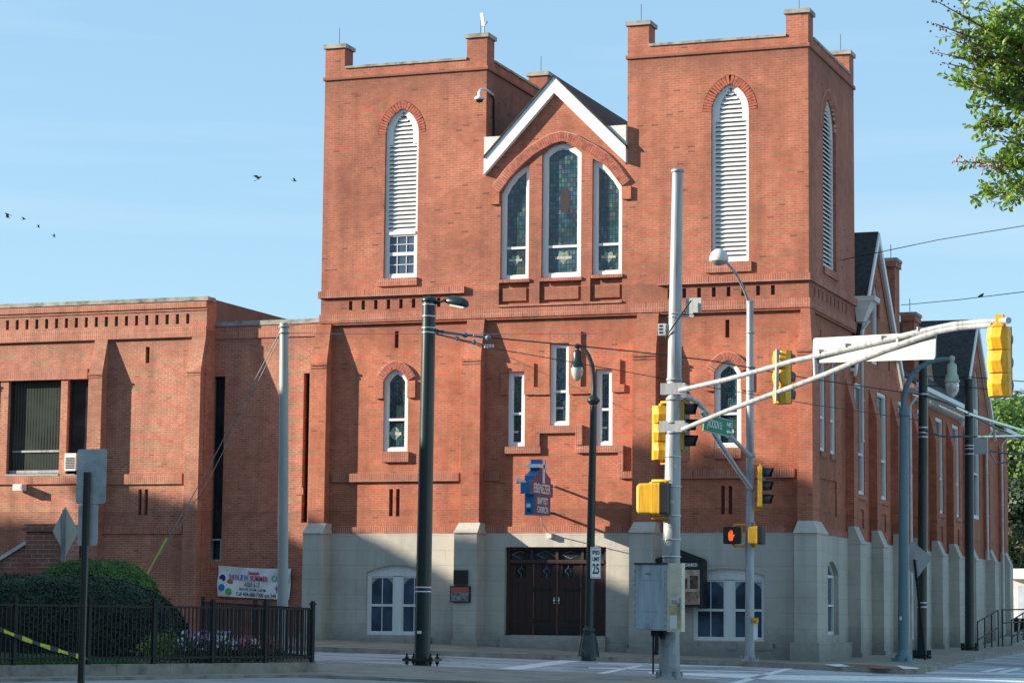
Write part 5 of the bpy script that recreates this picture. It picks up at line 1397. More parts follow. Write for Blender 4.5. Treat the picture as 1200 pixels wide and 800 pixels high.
# ---- traffic signals
def signal(name, label, c, face, scale=1.0, bracket=None, visor=True, group='three-light traffic signals', bk=1.0):
    """c: centre of the housing, face: horizontal direction the lenses face"""
    t = thing(name, label, 'traffic signal', c, group)
    f = V(face).normalized(); r_ = V((0, 0, 1)).cross(f).normalized(); up = V((0, 0, 1)); s_ = scale
    hw = .165 * s_; dp = .10 * s_; sec = .345 * s_
    for k in (-1, 0, 1):
        o = MB(); cc = c + up * (sec * k)
        # housing section: front plate square, back bulges with facets
        ring_ = []
        def rg(w, h, d): return [cc - r_ * w - up * h - f * d, cc + r_ * w - up * h - f * d, cc + r_ * w + up * h - f * d, cc - r_ * w + up * h - f * d]
        A = rg(hw, sec * .495, -dp * .6); Bq = rg(hw, sec * .495, dp * .3); 
        C_ = [cc - r_ * hw * .9 - up * sec * .49 - f * dp * .8, cc - r_ * hw * .45 - up * sec * .47 - f * dp * 1.3 * bk, cc + r_ * hw * .45 - up * sec * .47 - f * dp * 1.3 * bk, cc + r_ * hw * .9 - up * sec * .49 - f * dp * .8]
        Mid = [cc - r_ * hw * .95 - f * dp * 1.3 * bk, cc - r_ * hw * .42 - f * dp * 2.05 * bk, cc + r_ * hw * .42 - f * dp * 2.05 * bk, cc + r_ * hw * .95 - f * dp * 1.3 * bk]
        Tp = [p + up * sec * (.98 if i in (0, 3) else .94) for i, p in enumerate(C_)]
        vs = A + Bq + C_ + Mid + Tp
        fs = [(0, 1, 2, 3), (0, 4, 7, 3), (1, 5, 6, 2), (0, 1, 5, 4), (3, 2, 6, 7), (8, 9, 13, 12), (9, 10, 14, 13), (10, 11, 15, 14), (12, 13, 17, 16), (13, 14, 18, 17), (14, 15, 19, 18), (4, 8, 12), (4, 12, 7), (7, 12, 16), (5, 11, 15), (5, 15, 6), (6, 15, 19), (4, 5, 11, 10, 9, 8), (7, 6, 19, 18, 17, 16)]
        o.add(vs, fs); o.build('housing', M['yellow'], t)
        l = MB(); n = 16; rad = .135 * s_
        l.add([cc + f * (dp * .62) + r_ * rad * math.cos(2 * math.pi * j / n) + up * rad * math.sin(2 * math.pi * j / n) for j in range(n)], [tuple(range(n))]); l.build('lens', M['lens'], t)
        if visor:
            v = MB(); vs = []; n = 16
            for j in range(n + 1):
                an = math.radians(-35) + math.radians(250) * j / n
                d_ = r_ * math.cos(an) + up * math.sin(an); vs += [cc + f * dp * .6 + d_ * rad * 1.08, cc + f * (dp * .6 + .26 * s_ * (.72 + .28 * max(0, math.sin(an)))) + d_ * rad * 1.02]
            v.add(vs, [(2 * j, 2 * j + 1, 2 * j + 3, 2 * j + 2) for j in range(n)], 0, True)
            vs2 = [V(p) + (V(p) - cc - f * (V(p) - cc).dot(f)).normalized() * .006 for p in vs]; v.add(vs2, [(2 * j, 2 * j + 1, 2 * j + 3, 2 * j + 2) for j in range(n)], 0, True)
            v.build('visor', M['black'], t)
    o = MB(); o.obox(c + f * dp * .61, r_ * hw * 1.04, f * .006, up * sec * 1.52); o.build('face_plate', M['yellow'] if not visor else M['black'], t)
    if bracket is not None:
        o = MB(); 
        for k in (1, -1):
            e = c + up * (sec * 1.5 * k) - f * dp * .2; o.tube([e, e + up * .07 * k, V((bracket.x, bracket.y, e.z + .07 * k))], .028, 8); o.lathe(e, [(.05, -.04), (.05, .04)], 10)
        o.build('bracket', M['yellow'], t)
    return t
# end of the long arm: seen from behind
a_ = arm(1172, 376); c1 = D(1171.5, 424, D1 + .0)
s1 = signal('traffic_signal', 'yellow traffic signal seen from behind at the far right tip of the long arm', c1, (.12, 1, 0), 1.06, group=None)
o = MB(); o.tube([arm(1169, 376), D(1171, 389, D1)], .045, 8); o.tube([D(1163, 384, D1), D(1168, 381, D1), D(1176, 381, D1), D(1178, 386, D1 + .1), D(1172, 391, D1 + .1)], .045, 8); o.box(a_.x - .06, a_.x + .06, a_.y - .08, a_.y + .08, a_.z - .09, a_.z + .10); o.build('hanger', M['yellow'], s1)
dd_ = D0 + (D1 - D0) * (914 - 797) / 375
c2 = D(917, 442, dd_ + .25); s2 = signal('traffic_signal', 'yellow traffic signal seen from behind clamped midway on the long arm', c2, (.36, 1, 0), .98, group=None, visor=True)
o = MB(); o.tube([D(911, 409, dd_ + .06), D(910, 470, dd_ + .06)], .04, 8); o.tube([D(911, 411, dd_ + .05), D(917, 418, dd_ + .25)], .03, 6); o.tube([D(910, 468, dd_ + .05), D(917, 466, dd_ + .25)], .03, 6); o.build('bracket', M['galv'], s2)
p, r_ = onmast(500)
s3 = signal('traffic_signal', 'yellow backed traffic signal on the left side of the tall mast', F(774.5, 507, Y + .25), (-.55, 1.2, 0), 1.12, bracket=V((p.x, Y + .1, 0)), group=None)
s4 = signal('traffic_signal', 'traffic signal with black visors pointing right beside the green street sign', F(801, 499, Y + .2), (1, .06, 0), .98, bk=.5, bracket=V((p.x + .05, Y + .1, 0)), group=None)

# ---- galvanised corner pole with lamp and bracket arm
B2 = pbase(878.5, 774.5); Y2 = B2.y
gp = thing('signal_pole', 'slim galvanised pole with a lamp arm at the street corner, right of the big mast', 'pole', B2)
T2_ = F(879, 354, Y2)
o = MB(); o.tube([B2, T2_], [.125, .092], 20); o.lathe(T2_, [(.092, -.03), (.105, 0), (.09, .04), (.03, .06)], 14); o.build('shaft', M['galv'], gp)
o = MB(); o.lathe(B2, [(.24, -.04), (.24, .04), (.17, .08), (.14, .14)], 16)
for k in range(4): an = k * math.pi / 2 + .4; q = B2 + V((.21 * math.cos(an), .21 * math.sin(an), 0)); o.tube([q, q + V((0, 0, .13))], .04, 6)
o.build('base_flange', M['galv_dark'], gp)
o = MB(); o.tube([F(879, 357, Y2), F(874, 345, Y2 - .15), F(868, 331, Y2 - .4), F(862, 320, Y2 - .7), F(853, 309, Y2 - 1.1), F(848, 305, Y2 - 1.3)], .036, 10); o.build('lamp_arm', M['galv'], gp)
lc = F(842.5, 303, Y2 - 1.4); o = MB(); o.lathe(lc, [(0, .26), (.10, .24), (.20, .16), (.245, .04), (.25, -.04), (.24, -.07)], 20); hd = o.build('lamp_head', M['greywhite'], gp)
o = MB(); o.lathe(lc, [(.235, -.06), (.18, -.13), (.08, -.17), (0, -.18)], 18); o.build('lens', M['galv_dark'], hd)
for py in (390, 430, 458, 533, 572, 590, 612): 
    pc = F(879.5, py, Y2); o = MB(); r0 = .108; w_ = .06 if py in (533, 572) else .015; o.lathe(pc, [(r0, -w_), (r0 + .014, -w_), (r0 + .014, w_), (r0, w_)], 18); o.build('clamp_band', M['galv_dark'], gp)
dG = FPX / 45.9
def a2(px, py): q = (879 - px) / (879 - 803); return D(px, py, dG + (D0 - .5 - dG) * q)
o = MB(); o.tube([a2(879, 534), a2(868, 523), a2(856, 511), a2(843, 500), a2(833, 490), a2(825, 480), a2(817, 471), a2(809, 466), a2(801, 463)], .055, 12); o.build('bracket_arm', M['galv'], gp)
o = MB(); o.tube([a2(880, 572), a2(866, 553), a2(850, 529), a2(837, 509), a2(828, 492), a2(822, 481)], .055, 12); o.build('bracket_arm', M['galv'], gp)
# street name sign
ds = dG + (D0 - .5 - dG) * .72
c_ = D(841, 497, ds - .15); ux = V((1, .45, 0)).normalized(); 
pA, pB = D(824, 494.5, ds - .15), D(858, 502, ds - .15); ux = (pB - pA); 
sn = thing('street_name_sign', 'green street name sign reading Jackson St NE above the corner', 'sign', c_)
L_ = .30
e0 = D(824.5, 494.5, ds); e1 = D(858, 502.5, ds + .5); ux = e1 - e0; hl = ux.length / 2; ux.normalize(); c_ = (e0 + e1) / 2; nn_ = V((0, 0, 1)).cross(ux).normalized(); nn_ = nn_ if nn_.dot(CAM - c_) > 0 else -nn_; upv = nn_.cross(ux).normalized(); upv = upv if upv.z > 0 else -upv
o = MB(); o.obox(c_, ux * hl, nn_ * .006, upv * .19); pl_ = o.build('panel', M['signgreen'], sn)
o = MB()
for (a, b, c, d) in ((-hl + .01, hl - .01, .172, .18), (-hl + .01, hl - .01, -.18, -.172), (-hl + .01, -hl + .018, -.172, .172), (hl - .018, hl - .01, -.172, .172)):
    o.add([c_ + nn_ * .008 + ux * a + upv * c, c_ + nn_ * .008 + ux * b + upv * c, c_ + nn_ * .008 + ux * b + upv * d, c_ + nn_ * .008 + ux * a + upv * d], [(0, 1, 2, 3)])
o.build('border', M['textwhite'], pl_)
fmx = lambda u, v: frame_mtx(c_ + nn_ * .009 + ux * u + upv * v, ux, upv)
text_mesh('JACKSON St', .24, M['textwhite'], pl_, fmx(-.10, 0), sx=min(1.0, hl * .78), bold=.001); text_mesh('NE', .13, M['textwhite'], pl_, fmx(hl - .11, .07), sx=.8, bold=.003)
o = MB(); ac_ = c_ + nn_ * .009 + ux * (hl - .11) - upv * .08
o.add([ac_ - ux * .07, ac_ - ux * .0 + upv * .05, ac_ - ux * 0 + upv * .018, ac_ + ux * .07 + upv * .018, ac_ + ux * .07 - upv * .018, ac_ - upv * .018, ac_ - upv * .05], [tuple(range(7))]); o.build('arrow', M['textwhite'], pl_)
s5 = signal('traffic_signal', 'lower traffic signal with black visors facing right on the slim corner pole', F(892.5, 570, Y2 - .05), (1, .03, 0), 1.0, bk=.5, bracket=V((F(880, 570, Y2).x, Y2, 0)), group=None)

# ---- pedestrian signals
def ped(label, c, face, s_, pole, lit=False, w=.23, h=.23, d=.14):
    t = thing('pedestrian_signal', label, 'pedestrian signal', c)
    f = V(face).normalized(); r_ = V((0, 0, 1)).cross(f).normalized(); up = V((0, 0, 1))
    o = MB()
    # rounded housing: stacked rounded rectangles
    def rr(w_, h_, k, q=.05):
        out = []
        for (sx_, sy_, a0) in ((1, 1, 0), (-1, 1, 90), (-1, -1, 180), (1, -1, 270)):
            for j in range(4):
                an = math.radians(a0 + 30 * j); out.append(c + r_ * (sx_ * (w_ - q) + q * math.cos(an)) + up * (sy_ * (h_ - q) + q * math.sin(an)) - f * k)
        return out
    rings = [rr(w * s_, h * s_, 0), rr(w * s_, h * s_, d * s_ * .6), rr(w * s_ * .97, h * s_ * .97, d * s_ * .62), rr(w * s_ * .95, h * s_ * .95, d * s_ * 1.6), rr(w * s_ * .80, h * s_ * .80, d * s_ * 1.8)]
    vs = [p for r in rings for p in r]; n = 16
    o.add(vs, [(i * n + j, i * n + (j + 1) % n, (i + 1) * n + (j + 1) % n, (i + 1) * n + j) for i in range(4) for j in range(n)] + [tuple(range(n)), tuple(4 * n + j for j in range(n))], 0)
    o.build('housing', M['yellow'], t)
    o = MB(); A = rr(w * s_ * 1.0, h * s_ * 1.0, 0); Bq = rr(w * s_ * 1.0, h * s_, -.12 * s_); o.add(A + Bq, [(j, (j + 1) % n, n + (j + 1) % n, n + j) for j in range(n)] + [tuple(range(n, 2 * n))]); fo = o.build('visor', M['black'], t)
    if lit:
        hnd = MB(); k = s_ * .9; base = c + f * (.125 * s_) - r_ * .015
        ref = r_ if True else -r_
        poly = [(-.05, -.16), (.045, -.16), (.075, -.06), (.115, .01), (.095, .03), (.055, -.01), (.058, .12), (.038, .13), (.030, .03), (.024, .155), (.002, .165), (-.004, .03), (-.018, .145), (-.038, .14), (-.036, .02), (-.055, .10), (-.075, .09), (-.078, -.04), (-.07, -.10)]
        tr = tessellate_polygon([[V((a, b, 0)) for a, b in poly]]); hnd.add([base + ref * (a * k) + up * (b * k) for a, b in poly], [tuple(x) for x in tr]); hnd.build('hand_symbol', M['handred'], fo)
    o = MB()
    for k in (1, -1):
        e = c - f * d * s_ * .8 + up * h * s_ * k; o.tube([e, e + up * .055 * k, V((pole.x, pole.y, e.z + .055 * k))], .028, 8); o.lathe(e, [(.06, -.02), (.06, .02)], 10)
    o.build('bracket', M['yellow'], t)
    return t
pm, r_ = onmast(585)
ped('large yellow pedestrian signal facing right on the left side of the tall mast', F(776, 584.5, Y - .2), (1, .10, 0), 1.45, V((pm.x, Y - .15, 0)), d=.19)
g2 = F(880, 627, Y2)
ped('pedestrian signal with lit orange hand on the slim corner pole', F(858.5, 627, Y2 - .12), (0.02, -1, 0), .98, V((g2.x, Y2, 0)), True)
ped('yellow pedestrian signal facing right with black hood on the slim corner pole', F(889.5, 627, Y2 - .1), (1, .05, 0), 1.02, V((g2.x, Y2, 0)))
pb = thing('push_button', 'yellow crossing push button with a small white plate on the slim corner pole', 'push button', F(884, 726, Y2 - .1))
o = MB(); q = F(884.5, 726.5, Y2 - .13); o.box(q.x - .06, q.x + .07, q.y - .05, q.y + .1, q.z - .07, q.z + .07); o.lathe(q + V((0, -.03, -.03)), [(0, .0), (.05, .0), (.05, .07), (0, .07)], 10); o.build('button_housing', M['yellow'], pb)
o = MB(); q = F(885.5, 739, Y2 - .12); o.box(q.x - .055, q.x + .055, q.y - .01, q.y, q.z - .22, q.z + .2); o.build('plate', M['signwhite'], pb)

# ---- big white sign plate seen from behind, fixed to the arm
t_ = thing('overhead_sign', 'wide blank sign back with rounded corners fixed behind the long signal arm', 'sign', arm(1025, 405, .2))
o = MB(); C4 = []
def dpx(px): return D0 + (D1 - D0) * (px - 797) / 375 + .16
TL, TR, BR_, BL = D(953, 396.5, dpx(953)), D(1097, 386, dpx(1097)), D(1097, 420, dpx(1097)), D(953, 424.5, dpx(953))
TL.x = BL.x; TR.x = BR_.x; TL.y = BL.y; TR.y = BR_.y
ex = (BR_ - BL).normalized(); ny = V((0, 0, 1)).cross(ex).normalized()
mid = (TL + BR_) / 2; hw = (BR_ - BL).length / 2; hh = ((TL.z - BL.z) + (TR.z - BR_.z)) / 4; q = .07; upz = ny.cross(ex); upz = -upz if upz.z < 0 else upz
outl = []
for (sx_, sy_, a0) in ((1, 1, 0), (-1, 1, 90), (-1, -1, 180), (1, -1, 270)):
    for j in range(5): an = math.radians(a0 + 22.5 * j); outl.append(mid + ex * (sx_ * (hw - q) + q * math.cos(an)) + upz * (sy_ * (hh - q) + q * math.sin(an)))
n = len(outl); o.add([p - ny * .01 for p in outl] + [p + ny * .01 for p in outl], [tuple(range(n)), tuple(range(n, 2 * n))] + [(j, (j + 1) % n, n + (j + 1) % n, n + j) for j in range(n)])
o.build('panel', plain('pale_sign_back', (.40, .41, .39), .4, .04, 2), t_)
o = MB()
for px, py in ((962, 415), (993, 408), (1035, 399), (1078, 389)): 
    o.obox(arm(px, py - 3.5, -.06), ex * .025, ny * .05, V((0, 0, .035)))
o.build('sign_clamp', M['galv_dark'], t_)

# ---- blue-green lamp post on the corner
B = pbase(1058.5, 774.5); Y = B.y
lp = thing('street_lamp', 'blue green lamp post with a hanging globe on the corner beside the church flank', 'street lamp', B)
o = MB(); o.lathe(B, [(.34, -.05), (.34, .02), (.24, .06), (.23, .14), (.17, .22), (.15, .35)], 20)
for k in range(4): an = k * math.pi / 2 + .5; q = B + V((.30 * math.cos(an), .30 * math.sin(an), 0)); o.tube([q, q + V((0, 0, .10))], .04, 6)
o.build('base', M['teal'], lp)
o = MB(); o.tube([B + V((0, 0, .2)), F(1059.5, 486, Y)], [.155, .125], 20); o.lathe(F(1059.5, 483, Y), [(.12, -.14), (.15, -.12), (.165, -.04), (.15, .0), (.12, .04), (.13, .08), (.09, .14)], 18)
o.tube(along_pole([(1059.3, 484), (1059.5, 468), (1062, 453), (1069, 439), (1079, 429.5), (1091, 423.5), (1103, 421), (1114, 420.5)], Y), [.10, .09, .08, .075, .07, .065, .06, .05], 14); o.build('shaft', M['teal'], lp)
M['palegreen'] = plain('pale_green_hood_paint', (.36, .42, .33), .45, .2, 4)
globe_lamp(lp, F(1115.5, 420, Y), 1.0, M['palegreen'], M['globe'])
o = MB(); p = F(1055.5, 724, Y - .15); o.box(p.x - .03, p.x + .03, Y - .16, Y - .15, p.z - .05, p.z + .05); o.build('sticker', M['white'], lp)

# ---- two black wire poles beside the flank
def wirepole(bx, by, tx, ty, w, label, bands):
    B = pbase(bx, by); Y = B.y; T = F(tx, ty, Y)
    t = thing('trolley_pole', label, 'pole', B)
    k = (CAM - B).length / FPX * w / 2
    o = MB(); o.tube([B, T], [k * 1.05, k * .95], 20); o.lathe(T, [(k, -.02), (k * 1.08, 0), (0, .06)], 14); o.build('shaft', M['green_black'], t)
    o = MB(); o.box(B.x - k * 1.7, B.x + k * 1.7, B.y - k * 1.4, B.y + k * 1.4, B.z + .06, B.z + .11)
    for (dx, dy) in ((-1.5, -1.2), (1.5, -1.2), (-1.5, 1.2), (1.5, 1.2)): o.tube([B + V((dx * k, dy * k, 0)), B + V((dx * k, dy * k, .24))], .035, 7)
    o.build('base_plate', M['iron'], t)
    for py in bands:
        p = F(tx + (bx - tx) * (py - ty) / (by - ty), py, Y); b = MB(); b.lathe(p, [(k, -.025), (k * 1.07, -.025), (k * 1.07, .025), (k, .025)], 18); b.build('band', M['steel'], t)
    return t, Y
wp1, YW1 = wirepole(1080.5, 771, 1082, 412, 11.0, 'black wire pole standing behind the tilted sign', (462, 501, 507, 512, 706, 711))
wp2, YW2 = wirepole(1136.5, 761.5, 1135.5, 445, 10.6, 'black wire pole beside the ramp handrail with a small grey box', (487, 522, 526, 532))
p = F(1149.5, 523, YW2 - .05)
t_ = thing('pole_sign', 'small blank grey plate on the black wire pole by the ramp', 'sign', p)
o = MB(); o.box(p.x - .22, p.x + .22, YW2 - .12, YW2 - .10, p.z - .25, p.z + .25); o.build('panel', M['signback'], t_)
o = MB(); o.tube([V((p.x - .35, YW2, p.z - .1)), V((p.x + .1, YW2 - .09, p.z - .1))], .02, 6); o.build('bracket', M['steel'], t_)
# ---- tilted sign
B = pbase(1084, 772.5); Y = B.y
t_ = thing('tilted_sign', 'leaning black post with a tilted square grey sign seen from behind', 'sign', B)
o = MB(); a = F(1071.5, 655, Y - .3); o.obox((B + a) / 2, V((.035, 0, 0)), V((0, .012, 0)), (a - B) / 2); o.build('post', M['iron'], t_)
cs = None; o = MB(); cs = [F(1069, 634, Y - .20), F(1092.7, 653, Y - .20), F(1075.5, 676, Y - .20), F(1056, 658, Y - .20)]; cs[3] = cs[0] + cs[2] - cs[1]
o.add(cs + [p + V((0, .01, 0)) for p in cs], [(0, 1, 2, 3), (4, 5, 6, 7), (0, 1, 5, 4), (1, 2, 6, 5), (2, 3, 7, 6), (3, 0, 4, 7)]); o.build('panel', M['signback'], t_)
# ---- plain grey pole with guy wires
Yg = -14.6; B = F(331, 768, Yg); B.z = grd(B.x, Yg); T = F(333, 379.5, Yg)
gpo = thing('utility_pole', 'plain grey steel pole with guy wires standing in front of the banner', 'pole', B)
o = MB(); o.tube([B, T], [.128, .098], 20); o.lathe(T, [(.098, -.02), (.11, 0), (.08, .03), (0, .04)], 14); o.build('shaft', plain('grey_pole_paint', (.33, .35, .33), .45, .12, 2, streak=True), gpo)
for py in (383, 390): o = MB(); p = F(333, py, Yg); o.lathe(p, [(.10, -.02), (.125, -.02), (.125, .02), (.10, .02)], 14); o.build('band', M['galv_dark'], gpo)
Ye = Yg + 6.5; e_ = F(173, 673, Ye)
def cable(name, pts_, r, label, cat='wire', mat=None, group=None):
    o = MB(); o.tube(pts_, r, 5, cap=False); return tag(o.build(name, mat or M['iron']), label, cat, group)
for (dx, dy, lb) in ((0, 0, 'upper'), (5, 6, 'lower')):
    cable('guy_wire', [F(330, 386 + dy, Yg), F(240 + dx, 556 + dy, Yg + (Ye - Yg) * .55), e_], .011, '%s guy wire running down left from the plain grey pole' % lb, mat=M['galv_dark'])
o = MB(); a, b = F(195, 631, Ye - .05), F(172.5, 673, Ye + .0); o.tube([a, b], .028, 7); tag(o.build('guy_guard', plain('yellow_guard', (.60, .50, .03), .5)), 'yellow plastic guard on the foot of the guy wires above the hedge', 'guy guard')

# ---- signs in the left foreground, seen from behind
dsn = 43.0
P_t = D(103, 553, dsn); B = D(103, 553, dsn); B.z = grd(B.x, B.y) - .06
t_ = thing('sign_post', 'dark steel post carrying two stacked blank sign backs in the left foreground', 'sign', B)
o = MB(); wv_ = .058; o.box(B.x - wv_, B.x + wv_, B.y - .015, B.y + .0, B.z, P_t.z); o.box(B.x - wv_, B.x - wv_ + .014, B.y - .05, B.y - .015, B.z, P_t.z); o.box(B.x + wv_ - .014, B.x + wv_, B.y - .05, B.y - .015, B.z, P_t.z); o.build('post', M['brownblack'], t_)
o = MB()
for k in range(60): o.box(B.x - .012, B.x + .012, B.y - .018, B.y - .015, B.z + .1 + k * .06, B.z + .125 + k * .06)
o.build('post_holes', M['black'], t_)
def rsign(x0, y0, x1, y1, d, name='sign_panel', r=.05, dy=.02):
    a, b = D(x0, y1, d), D(x1, y0, d); o = MB(); out = []; yy = B.y + dy
    for (cx_, cz_, a0) in ((b.x - r, b.z - r, 0), (a.x + r, b.z - r, 90), (a.x + r, a.z + r, 180), (b.x - r, a.z + r, 270)):
        for j in range(5): an = math.radians(a0 + 22.5 * j); out.append((cx_ + r * math.cos(an), cz_ + r * math.sin(an)))
    n = len(out); o.add([(x, yy, z) for x, z in out] + [(x, yy + .006, z) for x, z in out], [tuple(range(n)), tuple(range(n, 2 * n))] + [(j, (j + 1) % n, n + (j + 1) % n, n + j) for j in range(n)]); return o.build(name, M['signback'], t_)
rsign(87.5, 526, 127.5, 590, dsn); rsign(92.5, 591, 119, 639, dsn, dy=.03)
Yd = -17.5
t_ = thing('diamond_sign', 'pale diamond shaped sign back on a light post behind the brick gate pier', 'sign', F(76, 690, Yd))
o = MB(); cs = [F(76.5, 593, Yd), F(92, 621, Yd), F(76.5, 668, Yd), F(61.5, 621, Yd)]; cs[2] = F(76.5, 650, Yd); cs = [F(76.5, 593, Yd), F(92, 622, Yd + .2), F(77, 651, Yd), F(61.5, 622, Yd - .2)]
o.add(cs + [p + V((0, .01, 0)) for p in cs], [(0, 1, 2, 3), (4, 5, 6, 7), (0, 1, 5, 4), (1, 2, 6, 5), (2, 3, 7, 6), (3, 0, 4, 7)]); o.build('panel', plain('pale_diamond_back', (.42, .39, .33), .5, .08, 4), t_)
a = F(76.5, 597, Yd - .05); o = MB(); o.box(a.x - .05, a.x + .05, a.y - .04, a.y - .0, grd(a.x, a.y) - .1, a.z); o.build('post', M['galv'], t_)

# ---- brick pier and stair wall behind the hedge
Yp = -17.0
a, b = F(28, 700, Yp), F(72, 622, Yp)
t_ = thing('brick_pier', 'dark brick pier with projecting cap courses behind the hedge', 'pier', (a.x, Yp, -.3))
o = MB(); o.box(a.x, b.x, Yp, Yp + .8, -.5, b.z); o.build('shaft', M['brick_pillar'], t_)
o = MB(); o.box(a.x - .06, b.x + .06, Yp - .06, Yp + .86, b.z, b.z + .07); o.box(a.x - .03, b.x + .03, Yp - .03, Yp + .83, b.z + .07, b.z + .16); o.build('cap', M['brick_pillar'], t_)
t_ = thing('stair_wall', 'sloping brick wall with a pale coping descending left of the brick pier', 'wall', (a.x - 2, Yp + .1, -.3))
o = MB(); z1 = F(28, 637, Yp).z; z0 = F(-20, 668, Yp).z; xl = F(-20, 668, Yp).x
o.hexa([V((xl, Yp + .1, -.5)), V((a.x - .004, Yp + .1, -.5)), V((a.x - .004, Yp + .5, -.5)), V((xl, Yp + .5, -.5)), V((xl, Yp + .1, z0)), V((a.x - .004, Yp + .1, z1)), V((a.x - .004, Yp + .5, z1)), V((xl, Yp + .5, z0))]); o.build('wall_body', M['brick_pillar'], t_)
o = MB(); o.hexa([V((xl, Yp + .04, z0)), V((a.x - .004, Yp + .04, z1)), V((a.x - .004, Yp + .56, z1)), V((xl, Yp + .56, z0)), V((xl, Yp + .04, z0 + .09)), V((a.x - .004, Yp + .04, z1 + .09)), V((a.x - .004, Yp + .56, z1 + .09)), V((xl, Yp + .56, z0 + .09))]); o.build('coping', M['greywhite'], t_)

# ---- projecting church sign on the front wall
xs_ = F(648.5, 570, 0.0).x; 
nsg = thing('church_sign', 'blue projecting sign with cross top reading Ebenezer Baptist Church', 'sign', (xs_, -.5, 4.2))
def ZS_(px, py): return F(px, py, -1.2).z
PX = Plane('S', xs_ + .13, 1)     # right-hand face, u = y (towards the street is negative)
PXL = Plane('S', xs_ - .13, -1)
y_out, y_in = -2.35, -.42
def zf(py, yy): return F(630, py, yy).z
outl = [(-2.0, zf(603, -2)), (-.62, zf(604.5, -.6)), (-.62, zf(583, -.6)), (-.42, zf(583, -.45)), (-.42, zf(567, -.45)), (-.60, zf(567, -.6)), (-.60, zf(561, -.6)), (-1.05, zf(553, -1)), (-1.05, zf(550, -1.1)), (-1.05, zf(538.5, -1.1)), (-1.52, zf(538, -1.5)), (-1.52, zf(550, -1.5)), (-2.02, zf(557, -2)), (-2.02, zf(562, -2)), (-2.35, zf(562, -2.3)), (-2.35, zf(578, -2.3)), (-2.0, zf(578, -2))]
o = MB(); slab(o, PX, outl, -.26, 0, 0, True); o.build('sign_body', M['blue'], nsg)
o = MB(); slab(o, PX, inset(outl, .03), 0, .006); o.build('sign_face', M['blue_shaded'], nsg)
o = MB(); slab(o, PXL, inset(outl, .03), 0, .006); o.build('sign_face', M['blue_shaded'], nsg)
def stext(s_, yy, zz_, size, sx=1.0):
    text_mesh(s_, size, M['textwhite'], nsg, frame_mtx((xs_ + .142, yy, zz_), V((0, 1, 0)), V((0, 0, 1))), 'lettering', .004, .004, sx)
    text_mesh(s_, size, M['textwhite'], nsg, frame_mtx((xs_ - .142, yy, zz_), V((0, -1, 0)), V((0, 0, 1))), 'lettering', .004, .004, sx)
stext('EBENEZER', -1.36, zf(573, -1.4), .36, .84); stext('BAPTIST', -1.3, zf(587.5, -1.3), .27, .88); stext('CHURCH', -1.3, zf(597.5, -1.3), .25, .88)
o = MB(); zc_ = zf(546.5, -1.3); 
o.box(xs_ - .16, xs_ - .13, -1.55, -1.5, zf(552, -1.3), zf(539, -1.3)); o.box(xs_ - .17, xs_ + .17, -1.72, -.90, zc_ - .05, zc_ + .05); o.box(xs_ + .131, xs_ + .17, -1.34, -1.22, zf(566, -1.3), zf(538.5, -1.3))
o.build('cross_trim', M['textwhite'], nsg)
for py in (563.5, 596.5):
    zz_ = F(604, py, -2.7).z; o = MB(); o.tube([V((xs_, REC, zz_)), V((xs_, -2.85 if py < 580 else -2.1, zz_))], .035, 8)
    if py < 580: o.lathe((xs_, -2.85, zz_), [(0, -.08), (.07, -.07), (.07, .07), (0, .08)], 10)
    o.build('support_rod', M['greywhite'] if py < 580 else M['iron'], nsg)
o = MB(); o.box(xs_ - .08, xs_ + .04, -2.03, -2.005, zf(594, -2), zf(589.5, -2)); o.build('sticker', M['white'], nsg)
o = MB(); p0 = V((xs_ - .02, -1.0, zf(604, -1))); p1 = F(644.5, 627, -.0); o.tube([p0, p0 + V((0, .1, -.2)), p0.lerp(p1, .6) + V((0, .0, -.05)), p1 + V((0, -.05, .05))], .014, 6); o.build('power_cable', M['greywhite'], nsg)
o = MB(); o.box(p1.x - .07, p1.x + .07, -.10, .04, p1.z - .08, p1.z + .06); o.build('junction_box', M['greywhite'], nsg)

# ---- notice board, partly hidden by the mast
x0, x1 = F(768, 690, -.45).x, F(823, 690, -.45).x; z0, z1 = F(800, 711, -.45).z, F(800, 656, -.45).z; za_ = F(795, 648.5, -.45).z
nb = thing('notice_board', 'black gabled church notice board with lit posters right of the door, behind the cabinet', 'notice board', (x0, -.4, z0))
o = MB(); PN = Plane('F', -.20); slab(o, PN, [(x0, z0), (x1, z0), (x1, z1), ((x0 + x1) / 2, za_ + .04), (x0, z1)], -.22, .14, 0, True)
o.build('case', M['black'], nb)
o = MB(); slab(o, PN, [(x0 - .05, z1 - .02), (x1 + .06, z1 - .02), (x1 + .06, z1 + .03), ((x0 + x1) / 2, za_ + .12), (x0 - .05, z1 + .03)], .14, .17); o.build('pediment', M['iron'], nb)
text_mesh('EBENEZER', .15, M['textwhite'], nb, frame_mtx(((x0 * .68 + x1 * .32), -.346, z1 - .13), V((1, 0, 0)), V((0, 0, 1))), bold=.004, sx=.75)
text_mesh('BAPTIST CHURCH', .13, M['textwhite'], nb, frame_mtx(((x0 * .30 + x1 * .70) - .12, -.346, z1 - .13), V((1, 0, 0)), V((0, 0, 1))), bold=.004, sx=.66)
pm_ = plain('poster_print', (.30, .17, .12), .5, .8, 5)
o = MB(); o.box(x0 + .08, x1 - .10, -.352, -.343, z0 + .08, z1 - .26); o.build('poster', plain('poster_paper', (.46, .34, .25), .5, .4, 3), nb)
o = MB(); o.box(x0 + .14, x1 - .14, -.358, -.352, z0 + .10, z0 + .42); o.build('poster_picture', pm_, nb)
